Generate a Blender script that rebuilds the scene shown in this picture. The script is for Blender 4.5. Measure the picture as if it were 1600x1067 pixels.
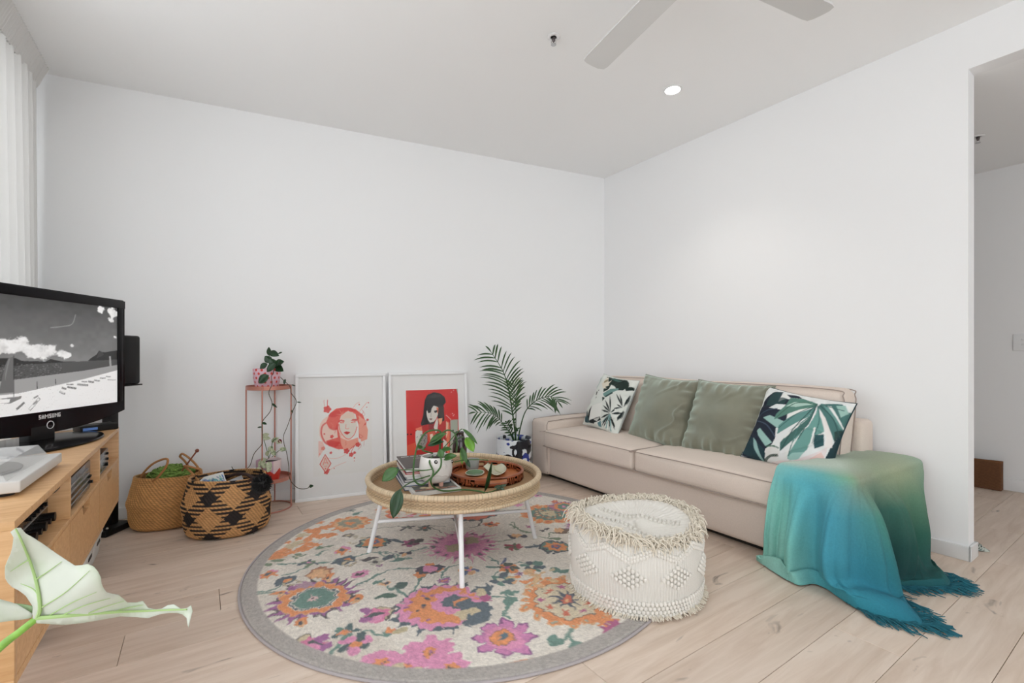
import bpy, bmesh, math, random
import numpy as np
from mathutils import Vector, Matrix

for o in list(bpy.data.objects):
    bpy.data.objects.remove(o, do_unlink=True)
sc = bpy.context.scene
COL = sc.collection
random.seed(7)
rng = np.random.default_rng(11)
R = math.radians
PI = math.pi

# ------------------------------------------------------------------ camera
F, HZ, EYE = 725.0, 553.0, 1.03
cam_d = bpy.data.cameras.new('camera')
cam_d.sensor_width = 36.0
cam_d.lens = 36.0 * F / 1600.0
cam_d.shift_y = (HZ - 533.5) / 1600.0
cam_d.clip_start = 0.02
cam = bpy.data.objects.new('camera', cam_d)
COL.objects.link(cam)
cam.location = (0, 0, EYE)
cam.rotation_euler = (PI / 2, 0, 0)
sc.camera = cam

# ------------------------------------------------------------------ world (bright overcast daylight) and exposure
w = bpy.data.worlds.new('daylight')
sc.world = w
w.use_nodes = True
bg = w.node_tree.nodes['Background']
bg.inputs[0].default_value = (0.93, 0.968, 1.0, 1)
bg.inputs[1].default_value = 2.0
vs = sc.view_settings
vs.view_transform = 'Standard'
vs.look = 'None'
vs.gamma = 1.0
vs.use_curve_mapping = False
vs.exposure = 0.3

# ------------------------------------------------------------------ measuring helpers
def S(r, g, b):
    def f(c):
        c /= 255.0
        return c / 12.92 if c <= 0.04045 else ((c + 0.055) / 1.055) ** 2.4
    return (f(r), f(g), f(b))

def at(u, v, d):
    return Vector(((u - 800) / F * d, d, EYE - (v - HZ) / F * d))

def onz(u, v, z=0.0):
    d = F * (EYE - z) / (v - HZ)
    return at(u, v, d)

def on_plane(u, v, p0, n):
    r = Vector(((u - 800) / F, 1.0, -(v - HZ) / F))
    o = Vector((0, 0, EYE))
    t = (p0 - o).dot(n) / r.dot(n)
    return o + r * t

# room corner and axes: ES runs along the sofa wall, EN from it into the room, EB along the picture wall
C0 = Vector((0.872, 4.39, 0))
ES = Vector((0.5584, -0.8297, 0)).normalized()
EN = Vector((ES.y, -ES.x, 0)).normalized()
EB = Vector((3.372, 1.52, 0)).normalized()
EBN = Vector((EB.y, -EB.x, 0))
UP = Vector((0, 0, 1))
H = 2.69

def sn(s, n, z=0.0):
    return C0 + ES * s + EN * n + UP * z

def to_sn(p):
    q = p - C0
    return q.dot(ES), q.dot(EN)

def bw(t, n, z=0.0):
    return C0 - EB * t + EBN * n + UP * z

# ------------------------------------------------------------------ mesh helpers
class MB:
    def __init__(self, xf=None):
        self.v = []; self.f = []; self.m = []; self.xf = xf
    def add(self, verts, faces, mi=0):
        o = len(self.v)
        if self.xf is not None:
            verts = [self.xf(*p) for p in verts]
        self.v += [tuple(p) for p in verts]
        self.f += [tuple(i + o for i in f) for f in faces]
        self.m += [mi] * len(faces)
    def box(self, x0, x1, y0, y1, z0, z1, mi=0, bev=0.0):
        if bev > 0:
            self.rbox((x0 + x1) / 2, (y0 + y1) / 2, (z0 + z1) / 2, x1 - x0, y1 - y0, z1 - z0, bev, seg=1, rs=2, mi=mi)
            return
        v = [(x, y, z) for z in (z0, z1) for y in (y0, y1) for x in (x0, x1)]
        f = [(0, 2, 3, 1), (4, 5, 7, 6), (0, 1, 5, 4), (2, 6, 7, 3), (0, 4, 6, 2), (1, 3, 7, 5)]
        self.add(v, f, mi)
    def rbox(self, cx, cy, cz, sx, sy, sz, r, puff=(0, 0, 0), seg=6, rs=3, mi=0, fn=None):
        # rounded box: six face grids with rounded borders
        def axis(s):
            h = s / 2; rr = min(r, h * 0.98)
            a = [-h + rr * (1 - math.cos(k / rs * PI / 2)) for k in range(rs)]
            b = [-h + rr + (2 * h - 2 * rr) * k / seg for k in range(seg + 1)]
            return a + b + [-x for x in a[::-1]]
        A = [axis(sx), axis(sy), axis(sz)]
        Hh = (sx / 2, sy / 2, sz / 2)
        inn = [max(h - r, h * 0.02) for h in Hh]
        def proj(p):
            q = [max(-inn[i], min(inn[i], p[i])) for i in range(3)]
            d = [p[i] - q[i] for i in range(3)]
            L = math.sqrt(sum(x * x for x in d))
            if L > 1e-9:
                k = min(r, min(Hh) * 0.98) / L
                p = [q[i] + d[i] * k for i in range(3)]
            u = [p[i] / Hh[i] for i in range(3)]
            g = []
            for i in range(3):
                j, k2 = (i + 1) % 3, (i + 2) % 3
                g.append(p[i] + puff[i] * u[i] * max(0, 1 - u[j] ** 2) * max(0, 1 - u[k2] ** 2))
            if fn: g = fn(g[0], g[1], g[2])
            return (g[0] + cx, g[1] + cy, g[2] + cz)
        for ax in range(3):
            a, b = (ax + 1) % 3, (ax + 2) % 3
            for sg in (-1, 1):
                V = []; Fc = []
                na, nb = len(A[a]), len(A[b])
                for i in range(na):
                    for j in range(nb):
                        p = [0, 0, 0]
                        p[ax] = sg * Hh[ax]; p[a] = A[a][i]; p[b] = A[b][j]
                        V.append(proj(p))
                for i in range(na - 1):
                    for j in range(nb - 1):
                        q = (i * nb + j, (i + 1) * nb + j, (i + 1) * nb + j + 1, i * nb + j + 1)
                        Fc.append(q if sg > 0 else q[::-1])
                self.add(V, Fc, mi)
    def tube(self, pts, r, seg=8, mi=0, closed=False, caps=True):
        pts = [Vector(p) for p in pts]
        n = len(pts)
        rr = r if hasattr(r, '__len__') else [r] * n
        V = []; Fc = []
        prev = None
        for i in range(n):
            if closed:
                t = pts[(i + 1) % n] - pts[i - 1]
            else:
                t = pts[min(i + 1, n - 1)] - pts[max(i - 1, 0)]
            if t.length < 1e-9: t = Vector((0, 0, 1))
            t.normalize()
            if prev is None:
                a = t.orthogonal().normalized()
            else:
                a = prev - t * prev.dot(t)
                a = a.normalized() if a.length > 1e-6 else t.orthogonal().normalized()
            prev = a
            b = t.cross(a)
            for k in range(seg):
                th = 2 * PI * k / seg
                V.append(pts[i] + (a * math.cos(th) + b * math.sin(th)) * rr[i])
        m = n if closed else n - 1
        for i in range(m):
            for k in range(seg):
                j = (i + 1) % n; k2 = (k + 1) % seg
                Fc.append((i * seg + k, i * seg + k2, j * seg + k2, j * seg + k))
        if caps and not closed:
            Fc.append(tuple(range(seg))[::-1])
            Fc.append(tuple((n - 1) * seg + k for k in range(seg)))
        self.add(V, Fc, mi)
    def lathe(self, prof, seg=32, c=(0, 0, 0), sx=1.0, sy=1.0, mi=0, rot=0.0):
        V = []; Fc = []
        n = len(prof)
        for (r, z) in prof:
            for k in range(seg):
                th = 2 * PI * k / seg
                x, y = r * sx * math.cos(th), r * sy * math.sin(th)
                V.append((c[0] + x * math.cos(rot) - y * math.sin(rot), c[1] + x * math.sin(rot) + y * math.cos(rot), c[2] + z))
        for i in range(n - 1):
            for k in range(seg):
                k2 = (k + 1) % seg
                Fc.append((i * seg + k, i * seg + k2, (i + 1) * seg + k2, (i + 1) * seg + k))
        if prof[0][0] > 1e-6: Fc.append(tuple(range(seg))[::-1])
        if prof[-1][0] > 1e-6: Fc.append(tuple((n - 1) * seg + k for k in range(seg)))
        self.add(V, Fc, mi)
    def sphere(self, c, r, seg=8, rings=6, mi=0, sc3=(1, 1, 1)):
        prof = [(max(1e-5, r * math.sin(PI * k / rings)), -r * math.cos(PI * k / rings)) for k in range(rings + 1)]
        V = []; Fc = []
        for (q, z) in prof:
            for k in range(seg):
                th = 2 * PI * k / seg
                V.append((c[0] + q * math.cos(th) * sc3[0], c[1] + q * math.sin(th) * sc3[1], c[2] + z * sc3[2]))
        for i in range(rings):
            for k in range(seg):
                k2 = (k + 1) % seg
                Fc.append((i * seg + k, i * seg + k2, (i + 1) * seg + k2, (i + 1) * seg + k))
        self.add(V, Fc, mi)
    def prism(self, poly, z0, z1, mi=0):
        n = len(poly)
        V = [(p[0], p[1], z0) for p in poly] + [(p[0], p[1], z1) for p in poly]
        Fc = [tuple(range(n))[::-1], tuple(range(n, 2 * n))]
        Fc += [(i, (i + 1) % n, n + (i + 1) % n, n + i) for i in range(n)]
        self.add(V, Fc, mi)
    def build(self, name, mats, parent=None, smooth=True, base=None, label=None, angle=40):
        if not isinstance(mats, (list, tuple)): mats = [mats]
        me = bpy.data.meshes.new(name)
        off = Vector((0, 0, 0))
        if parent is not None:
            off = world_loc(parent)
        elif base is not None:
            off = Vector(base)
        V = np.array(self.v, dtype=np.float64).reshape(-1, 3) - np.array(off)
        me.from_pydata(V.tolist(), [], self.f)
        for m in mats: me.materials.append(m)
        if len(mats) > 1:
            me.polygons.foreach_set('material_index', np.array(self.m, dtype=np.int32))
        finish(me, smooth, angle)
        o = bpy.data.objects.new(name, me)
        COL.objects.link(o)
        if parent is not None:
            o.parent = parent
        else:
            o.location = off
        if label: o['label'] = label
        return o

def world_loc(o):
    p = Vector((0, 0, 0))
    while o is not None:
        p = p + o.location
        o = o.parent
    return p

def finish(me, smooth, angle=40):
    me.validate()
    bm = bmesh.new(); bm.from_mesh(me)
    bmesh.ops.remove_doubles(bm, verts=bm.verts, dist=1e-6)
    bmesh.ops.recalc_face_normals(bm, faces=bm.faces)
    if smooth:
        lim = R(angle)
        for f in bm.faces: f.smooth = True
        for e in bm.edges:
            if len(e.link_faces) == 2 and e.calc_face_angle(0) > lim:
                e.smooth = False
    bm.to_mesh(me); bm.free()
    me.update()

def gridmesh(name, P, mats, parent=None, base=None, cols=None, closed_u=False, smooth=True, label=None):
    # P: (nu, nv, 3) numpy array of world positions; cols (nu, nv, 3) linear colours
    nu, nv = P.shape[:2]
    off = np.array(world_loc(parent) if parent is not None else Vector(base if base is not None else (0, 0, 0)))
    idx = np.arange(nu * nv).reshape(nu, nv)
    if closed_u:
        a = idx; b = np.roll(idx, -1, axis=0)
    else:
        a = idx[:-1]; b = idx[1:]
    q = np.stack([a[:, :-1], b[:, :-1], b[:, 1:], a[:, 1:]], -1).reshape(-1, 4)
    me = bpy.data.meshes.new(name)
    nf = len(q)
    me.vertices.add(nu * nv)
    me.vertices.foreach_set('co', (P.reshape(-1, 3) - off).astype(np.float32).ravel())
    me.loops.add(nf * 4)
    me.loops.foreach_set('vertex_index', q.astype(np.int32).ravel())
    me.polygons.add(nf)
    me.polygons.foreach_set('loop_start', np.arange(0, nf * 4, 4, dtype=np.int32))
    me.polygons.foreach_set('use_smooth', np.full(nf, smooth))
    me.update(calc_edges=True)
    me.validate()
    if cols is not None:
        at_ = me.color_attributes.new('Col', 'FLOAT_COLOR', 'POINT')
        c4 = np.ones((nu * nv, 4), dtype=np.float32)
        c4[:, :3] = cols.reshape(-1, 3)
        at_.data.foreach_set('color', c4.ravel())
    for m in (mats if isinstance(mats, (list, tuple)) else [mats]): me.materials.append(m)
    o = bpy.data.objects.new(name, me)
    COL.objects.link(o)
    if parent is not None: o.parent = parent
    else: o.location = off.tolist()
    if label: o['label'] = label
    return o

def thing(name, loc, label, cat, group=None):
    o = bpy.data.objects.new(name, None)
    o.empty_display_size = 0.05
    COL.objects.link(o)
    o.location = loc
    return tag(o, label, cat, group)

def tag(o, label, cat, group=None):
    o['label'] = label; o['category'] = cat
    if group: o['group'] = group
    return o

def struct(o):
    o['kind'] = 'structure'
    return o

def stuff(o):
    o['kind'] = 'stuff'
    return o

def solid(o, t, offset=0.0):
    m = o.modifiers.new('thickness', 'SOLIDIFY')
    m.thickness = t; m.offset = offset
    return o

def catmull(pts, n):
    P = np.array([tuple(p) for p in pts], dtype=float)
    t = np.linspace(0, len(P) - 1, n)
    i = np.clip(t.astype(int), 0, len(P) - 2)
    f = (t - i)[:, None]
    p0 = P[np.clip(i - 1, 0, len(P) - 1)]; p1 = P[i]; p2 = P[i + 1]; p3 = P[np.clip(i + 2, 0, len(P) - 1)]
    return 0.5 * ((2 * p1) + (-p0 + p2) * f + (2 * p0 - 5 * p1 + 4 * p2 - p3) * f ** 2 + (-p0 + 3 * p1 - 3 * p2 + p3) * f ** 3)

def vnoise(x, y, seed=0):
    # smooth value noise for arrays
    x = np.asarray(x, float); y = np.asarray(y, float)
    xi = np.floor(x).astype(int); yi = np.floor(y).astype(int)
    xf = x - xi; yf = y - yi
    xf = xf * xf * (3 - 2 * xf); yf = yf * yf * (3 - 2 * yf)
    def h(a, b):
        k = np.sin(a * 127.1 + b * 311.7 + seed * 74.7) * 43758.5453
        return k - np.floor(k)
    return (h(xi, yi) * (1 - xf) + h(xi + 1, yi) * xf) * (1 - yf) + (h(xi, yi + 1) * (1 - xf) + h(xi + 1, yi + 1) * xf) * yf

# ------------------------------------------------------------------ print canvas: flat print as a colour attribute
class Canvas:
    def __init__(self, nx, ny, x0, x1, y0, y1, bgc):
        self.x0, self.x1, self.y0, self.y1 = x0, x1, y0, y1
        self.X, self.Y = np.meshgrid(np.linspace(x0, x1, nx), np.linspace(y0, y1, ny), indexing='ij')
        self.dx = (x1 - x0) / (nx - 1); self.dy = (y1 - y0) / (ny - 1)
        self.c = np.empty((nx, ny, 3)); self.c[:] = bgc
    def _win(self, xa, xb, ya, yb):
        nx, ny = self.X.shape
        def ix(v, o, d, n): return int(max(0, min(n, math.floor((v - o) / d))))
        ia, ib = sorted((ix(xa, self.x0, self.dx, nx), ix(xb, self.x0, self.dx, nx)))
        ja, jb = sorted((ix(ya, self.y0, self.dy, ny), ix(yb, self.y0, self.dy, ny)))
        return slice(max(0, ia - 1), min(nx, ib + 2)), slice(max(0, ja - 1), min(ny, jb + 2))
    def blend(self, sl, a, col):
        a = a[..., None]
        self.c[sl] = self.c[sl] * (1 - a) + np.array(col) * a
    def poly(self, pts, col, alpha=1.0):
        P = np.array([(p[0], p[1]) for p in pts], float)
        sl = self._win(P[:, 0].min(), P[:, 0].max(), P[:, 1].min(), P[:, 1].max())
        X = self.X[sl]; Y = self.Y[sl]
        if X.size == 0: return
        acc = np.zeros(X.shape)
        for ox, oy in ((-.25, -.25), (.25, -.25), (-.25, .25), (.25, .25)):
            x = X + ox * self.dx; y = Y + oy * self.dy
            ins = np.zeros(X.shape, bool)
            j = len(P) - 1
            for i in range(len(P)):
                xi, yi = P[i]; xj, yj = P[j]
                if yi != yj:
                    ins ^= ((yi > y) != (yj > y)) & (x < (xj - xi) * (y - yi) / (yj - yi) + xi)
                j = i
            acc += ins
        self.blend(sl, acc / 4 * alpha, col)
    def ell(self, cx, cy, rx, ry, col, rot=0.0, alpha=1.0, n=28, wob=0.0, k=6, ph=0.0):
        pts = []
        for i in range(n):
            th = 2 * PI * i / n
            q = 1 + wob * math.cos(k * th + ph)
            x, y = rx * q * math.cos(th), ry * q * math.sin(th)
            pts.append((cx + x * math.cos(rot) - y * math.sin(rot), cy + x * math.sin(rot) + y * math.cos(rot)))
        self.poly(pts, col, alpha)
    def star(self, cx, cy, ro, ri, k, col, rot=0.0, jit=0.0):
        pts = []
        for i in range(2 * k):
            r = (ro if i % 2 == 0 else ri) * (1 + jit * (random.random() - .5))
            th = PI * i / k + rot
            pts.append((cx + r * math.cos(th), cy + r * math.sin(th)))
        self.poly(pts, col)
    def stroke(self, pts, wd, col, smooth=True, alpha=1.0, taper=False):
        P = catmull([(p[0], p[1], 0) for p in pts], max(8, len(pts) * 6))[:, :2] if smooth and len(pts) > 2 else np.array([(p[0], p[1]) for p in pts], float)
        L = []; Rr = []
        n = len(P)
        for i in range(n):
            t = P[min(i + 1, n - 1)] - P[max(i - 1, 0)]
            l = math.hypot(*t) or 1
            nrm = np.array((-t[1], t[0])) / l
            ww = wd / 2 * ((1 - i / (n - 1)) * .9 + .1 if taper else 1)
            L.append(P[i] + nrm * ww); Rr.append(P[i] - nrm * ww)
        for i in range(n - 1):
            self.poly([L[i], L[i + 1], Rr[i + 1], Rr[i]], col, alpha)

# ------------------------------------------------------------------ materials
MATS = {}
def M(name, col=(.8, .8, .8), rough=.6, bump=0.0, bscale=60.0, var=0.0, vscale=8.0, metal=0.0, sheen=0.0, attr=False,
      spec=.5, coat=0.0, stretch=(1, 1, 1), emit=0.0, detail=4.0, tint=None, transl=0.0, shcol=None, velvet=None):
    if name in MATS: return MATS[name]
    m = bpy.data.materials.new(name); m.use_nodes = True
    nt = m.node_tree; N = nt.nodes; Lk = nt.links
    p = N['Principled BSDF']
    p.inputs['Roughness'].default_value = rough
    p.inputs['Metallic'].default_value = metal
    p.inputs['Specular IOR Level'].default_value = spec
    p.inputs['Coat Weight'].default_value = coat
    p.inputs['Sheen Weight'].default_value = sheen
    if sheen: p.inputs['Sheen Roughness'].default_value = .35
    if shcol: p.inputs['Sheen Tint'].default_value = (*shcol, 1)
    tc = N.new('ShaderNodeTexCoord')
    mp = N.new('ShaderNodeMapping'); mp.inputs['Scale'].default_value = stretch
    Lk.new(tc.outputs['Object'], mp.inputs['Vector'])
    if attr:
        a = N.new('ShaderNodeAttribute'); a.attribute_name = 'Col'
        csock = a.outputs['Color']
    else:
        rgb = N.new('ShaderNodeRGB'); rgb.outputs[0].default_value = (*col, 1)
        csock = rgb.outputs[0]
    if var > 0:
        nz = N.new('ShaderNodeTexNoise'); nz.inputs['Scale'].default_value = vscale; nz.inputs['Detail'].default_value = detail
        Lk.new(mp.outputs[0], nz.inputs['Vector'])
        mr = N.new('ShaderNodeMapRange'); mr.inputs[1].default_value = .3; mr.inputs[2].default_value = .7
        mr.inputs[3].default_value = 1 - var; mr.inputs[4].default_value = 1 + var
        Lk.new(nz.outputs['Fac'], mr.inputs[0])
        vm = N.new('ShaderNodeVectorMath'); vm.operation = 'SCALE'
        Lk.new(csock, vm.inputs[0]); Lk.new(mr.outputs[0], vm.inputs['Scale'])
        csock = vm.outputs[0]
        if tint is not None:
            mx = N.new('ShaderNodeMix'); mx.data_type = 'RGBA'
            mx.inputs[7].default_value = (*tint, 1)
            mr2 = N.new('ShaderNodeMapRange'); mr2.inputs[1].default_value = .5; mr2.inputs[2].default_value = .75
            Lk.new(nz.outputs['Fac'], mr2.inputs[0]); Lk.new(mr2.outputs[0], mx.inputs[0]); Lk.new(csock, mx.inputs[6])
            csock = mx.outputs[2]
    if velvet:
        lw = N.new('ShaderNodeLayerWeight'); lw.inputs[0].default_value = .42
        mv = N.new('ShaderNodeMix'); mv.data_type = 'RGBA'; mv.inputs[7].default_value = (*velvet, 1)
        pw = N.new('ShaderNodeMath'); pw.operation = 'POWER'; pw.inputs[1].default_value = 1.3
        Lk.new(lw.outputs['Facing'], pw.inputs[0]); Lk.new(pw.outputs[0], mv.inputs[0]); Lk.new(csock, mv.inputs[6])
        csock = mv.outputs[2]
    Lk.new(csock, p.inputs['Base Color'])
    if bump > 0:
        nb = N.new('ShaderNodeTexNoise'); nb.inputs['Scale'].default_value = bscale; nb.inputs['Detail'].default_value = 3
        Lk.new(mp.outputs[0], nb.inputs['Vector'])
        b = N.new('ShaderNodeBump'); b.inputs['Strength'].default_value = bump; b.inputs['Distance'].default_value = .004
        Lk.new(nb.outputs['Fac'], b.inputs['Height']); Lk.new(b.outputs[0], p.inputs['Normal'])
    if emit > 0:
        Lk.new(csock, p.inputs['Emission Color']); p.inputs['Emission Strength'].default_value = emit
    if transl > 0:
        tr = N.new('ShaderNodeBsdfTranslucent'); Lk.new(csock, tr.inputs['Color'])
        mx = N.new('ShaderNodeMixShader'); mx.inputs[0].default_value = transl
        Lk.new(p.outputs[0], mx.inputs[1]); Lk.new(tr.outputs[0], mx.inputs[2])
        Lk.new(mx.outputs[0], N['Material Output'].inputs['Surface'])
    MATS[name] = m
    return m

def glass_mat(name, tint=(1, 1, 1), refl=.06, rough=0.02, cloud=0.0):
    m = bpy.data.materials.new(name); m.use_nodes = True
    nt = m.node_tree; N = nt.nodes; Lk = nt.links
    N.remove(N['Principled BSDF'])
    t = N.new('ShaderNodeBsdfTransparent'); t.inputs[0].default_value = (*tint, 1)
    g = N.new('ShaderNodeBsdfGlossy'); g.inputs['Roughness'].default_value = rough
    fr = N.new('ShaderNodeFresnel'); fr.inputs[0].default_value = 1.0 + refl * 8
    mx = N.new('ShaderNodeMixShader')
    ge = N.new('ShaderNodeNewGeometry'); iv = N.new('ShaderNodeMath'); iv.operation = 'SUBTRACT'; iv.inputs[0].default_value = 1.0
    Lk.new(ge.outputs['Backfacing'], iv.inputs[1])
    mu = N.new('ShaderNodeMath'); mu.operation = 'MULTIPLY'
    Lk.new(fr.outputs[0], mu.inputs[0]); Lk.new(iv.outputs[0], mu.inputs[1])   # reflect once, at the outer face of the sheet
    Lk.new(mu.outputs[0], mx.inputs[0]); Lk.new(t.outputs[0], mx.inputs[1]); Lk.new(g.outputs[0], mx.inputs[2])
    out = mx.outputs[0]
    if cloud > 0:
        d = N.new('ShaderNodeBsdfDiffuse'); d.inputs[0].default_value = (.75, .75, .75, 1)
        m2 = N.new('ShaderNodeMixShader'); m2.inputs[0].default_value = cloud
        Lk.new(out, m2.inputs[1]); Lk.new(d.outputs[0], m2.inputs[2]); out = m2.outputs[0]
    Lk.new(out, N['Material Output'].inputs['Surface'])
    return m

def wood_mat(name, c1, c2, rough=.45, scale=3.0, axis_rot=0.0, stretch=(14, 1.2, 14), world=False, knots=False, bump=.05):
    m = bpy.data.materials.new(name); m.use_nodes = True
    nt = m.node_tree; N = nt.nodes; Lk = nt.links
    p = N['Principled BSDF']; p.inputs['Roughness'].default_value = rough
    if world:
        g = N.new('ShaderNodeNewGeometry'); src = g.outputs['Position']
    else:
        g = N.new('ShaderNodeTexCoord'); src = g.outputs['Object']
    vr = N.new('ShaderNodeVectorRotate'); vr.rotation_type = 'Z_AXIS'; vr.inputs['Angle'].default_value = axis_rot
    Lk.new(src, vr.inputs['Vector'])
    oi = N.new('ShaderNodeObjectInfo')
    sc_ = N.new('ShaderNodeMath'); sc_.operation = 'MULTIPLY'; sc_.inputs[1].default_value = 37.0
    Lk.new(oi.outputs['Random'], sc_.inputs[0])
    ad = N.new('ShaderNodeVectorMath'); ad.operation = 'ADD'
    Lk.new(vr.outputs[0], ad.inputs[0]); Lk.new(sc_.outputs[0], ad.inputs[1])
    mp = N.new('ShaderNodeMapping'); mp.inputs['Scale'].default_value = stretch
    Lk.new(ad.outputs[0], mp.inputs['Vector'])
    nz = N.new('ShaderNodeTexNoise'); nz.inputs['Scale'].default_value = scale; nz.inputs['Detail'].default_value = 8; nz.inputs['Roughness'].default_value = .62
    nz.inputs['Distortion'].default_value = .6
    Lk.new(mp.outputs[0], nz.inputs['Vector'])
    cr = N.new('ShaderNodeValToRGB')
    cr.color_ramp.elements[0].position = .3; cr.color_ramp.elements[0].color = (*c2, 1)
    cr.color_ramp.elements[1].position = .65; cr.color_ramp.elements[1].color = (*c1, 1)
    Lk.new(nz.outputs['Fac'], cr.inputs[0])
    csock = cr.outputs[0]
    # tone of each board
    mr = N.new('ShaderNodeMapRange'); mr.inputs[3].default_value = .93; mr.inputs[4].default_value = 1.06
    Lk.new(oi.outputs['Random'], mr.inputs[0])
    vm = N.new('ShaderNodeVectorMath'); vm.operation = 'SCALE'
    Lk.new(csock, vm.inputs[0]); Lk.new(mr.outputs[0], vm.inputs['Scale'])
    csock = vm.outputs[0]
    if knots:
        mp2 = N.new('ShaderNodeMapping'); mp2.inputs['Scale'].default_value = (5.2, 2.2, 1)
        Lk.new(ad.outputs[0], mp2.inputs['Vector'])
        n2 = N.new('ShaderNodeTexNoise'); n2.inputs['Scale'].default_value = 2.0; n2.inputs['Detail'].default_value = 3
        n2.inputs['Distortion'].default_value = 1.2
        Lk.new(mp2.outputs[0], n2.inputs['Vector'])
        m3 = N.new('ShaderNodeMapRange'); m3.inputs[1].default_value = .66; m3.inputs[2].default_value = .76
        Lk.new(n2.outputs['Fac'], m3.inputs[0])
        mul = N.new('ShaderNodeMath'); mul.operation = 'MULTIPLY'; mul.inputs[1].default_value = .75
        Lk.new(m3.outputs[0], mul.inputs[0])
        mx = N.new('ShaderNodeMix'); mx.data_type = 'RGBA'; mx.inputs[7].default_value = (*S(96, 82, 70), 1)
        Lk.new(mul.outputs[0], mx.inputs[0]); Lk.new(csock, mx.inputs[6]); csock = mx.outputs[2]
    Lk.new(csock, p.inputs['Base Color'])
    b = N.new('ShaderNodeBump'); b.inputs['Strength'].default_value = bump; b.inputs['Distance'].default_value = .002
    Lk.new(nz.outputs['Fac'], b.inputs['Height']); Lk.new(b.outputs[0], p.inputs['Normal'])
    return m

m_wall = M('wall_paint', (.86, .86, .86), .75, bump=.03, bscale=180)
m_ceil = M('ceiling_paint', (.9, .9, .895), .8, bump=.02, bscale=150)
m_hall = M('hall_paint', (.86, .855, .85), .8, bump=.02, bscale=150)
m_trim = M('trim_gloss_white', (.85, .85, .85), .35)
m_white = M('white_satin', (.82, .82, .82), .35)
m_whitem = M('white_powder_coat', (.86, .86, .86), .3)
m_black = M('black_plastic', (.008, .007, .007), .4, spec=.25)
m_blackgl = M('black_gloss', (.004, .003, .004), .15, spec=.15)
m_blackmt = M('black_matte', (.015, .014, .014), .65)
m_steel = M('brushed_steel', (.55, .55, .56), .3, metal=1.0)
m_copper = M('copper_paint', S(190, 128, 112), .38, metal=.35)
m_green = M('leaf_green', S(62, 104, 44), .35, var=.25, vscale=30, tint=S(40, 78, 30))
m_dkgreen = M('leaf_dark_green', S(30, 62, 32), .3, var=.2, vscale=30)
m_ltgreen = M('leaf_fresh_green', S(108, 160, 50), .35, var=.12, vscale=20)
m_stem = M('stem_green', S(62, 98, 48), .5, var=.2, vscale=60)
m_soil = M('soil', S(52, 38, 30), .95, bump=.6, bscale=90)
m_paper = M('paper_white', (.8, .79, .77), .8)
m_oak = wood_mat('console_oak', S(226, 182, 132), S(205, 156, 106), .42, 3.0, R(56.05), (22, 1.6, 22), world=True)
m_floor = wood_mat('floor_pale_oak', S(226, 208, 192), S(206, 184, 165), .5, 2.2, R(56.05), (11, .9, 1), world=True, knots=True, bump=.04)

# ================================================================== SETTING
SN = lambda s, n, z: sn(s, n, z)
BWF = lambda t, n, z: bw(t, n, z)

def clip(poly, p0, nrm):
    out = []
    for i in range(len(poly)):
        a, b = poly[i], poly[(i + 1) % len(poly)]
        da, db = (a - p0).dot(nrm), (b - p0).dot(nrm)
        if da >= 0: out.append(a)
        if (da >= 0) != (db >= 0):
            out.append(a + (b - a) * (da / (da - db)))
    return out

S_END = 5.6
mb = MB(SN); mb.box(-.95, S_END, -2.0, 4.25, -.14, -.022)
floor = struct(mb.build('floor', M('subfloor', (.25, .2, .16), .9), smooth=False))

# planks: boards run across the room, rows 0.204 m wide
PW, PL = .204, 1.9
row_off = {}
for (u, v) in ((344, 943), (187, 1024), (931, 1052), (471, 801)):
    s_, n_ = to_sn(onz(u, v))
    row_off[math.floor((s_ - 2.38) / PW)] = n_
k0 = math.floor((-.85 - 2.38) / PW)
k1 = math.ceil((S_END - 2.38) / PW)
for k in range(k0, k1):
    sa, sb = 2.38 + k * PW, min(2.38 + (k + 1) * PW, S_END)
    off = row_off.get(k, random.uniform(0, PL))
    off = off - PL * math.floor((off + 1.95) / PL) 
    j = off - PL
    while j < 4.1:
        na, nb = max(j, -1.95), min(j + PL, 4.1)
        j += PL
        if nb - na < .03: continue
        poly = [sn(sa, na), sn(sb, na), sn(sb, nb), sn(sa, nb)]
        poly = clip(poly, C0 - EBN * .02, EBN)
        if len(poly) < 3: continue
        cx = sum((p for p in poly), Vector()) / len(poly)
        g = .0008
        poly2 = []
        for p in poly:
            s_, n_ = to_sn(p)
            cs, cn = to_sn(cx)
            poly2.append(sn(s_ - g * (1 if s_ > cs else -1), n_ - g * (1 if n_ > cn else -1)))
        q = MB()
        nn = len(poly2)
        b = .0012
        inner = []
        for p in poly2:
            s_, n_ = to_sn(p); cs, cn = to_sn(cx)
            inner.append(sn(s_ - b * (1 if s_ > cs else -1), n_ - b * (1 if n_ > cn else -1)))
        V = [(p.x, p.y, -.021) for p in poly2] + [(p.x, p.y, -.0012) for p in poly2] + [(p.x, p.y, 0) for p in inner]
        Fc = [tuple(range(nn))[::-1], tuple(range(2 * nn, 3 * nn))]
        for lv in (0, nn):
            Fc += [(lv + i, lv + (i + 1) % nn, lv + nn + (i + 1) % nn, lv + nn + i) for i in range(nn)]
        q.add(V, Fc)
        q.build('plank', m_floor, floor, smooth=False)

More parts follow.
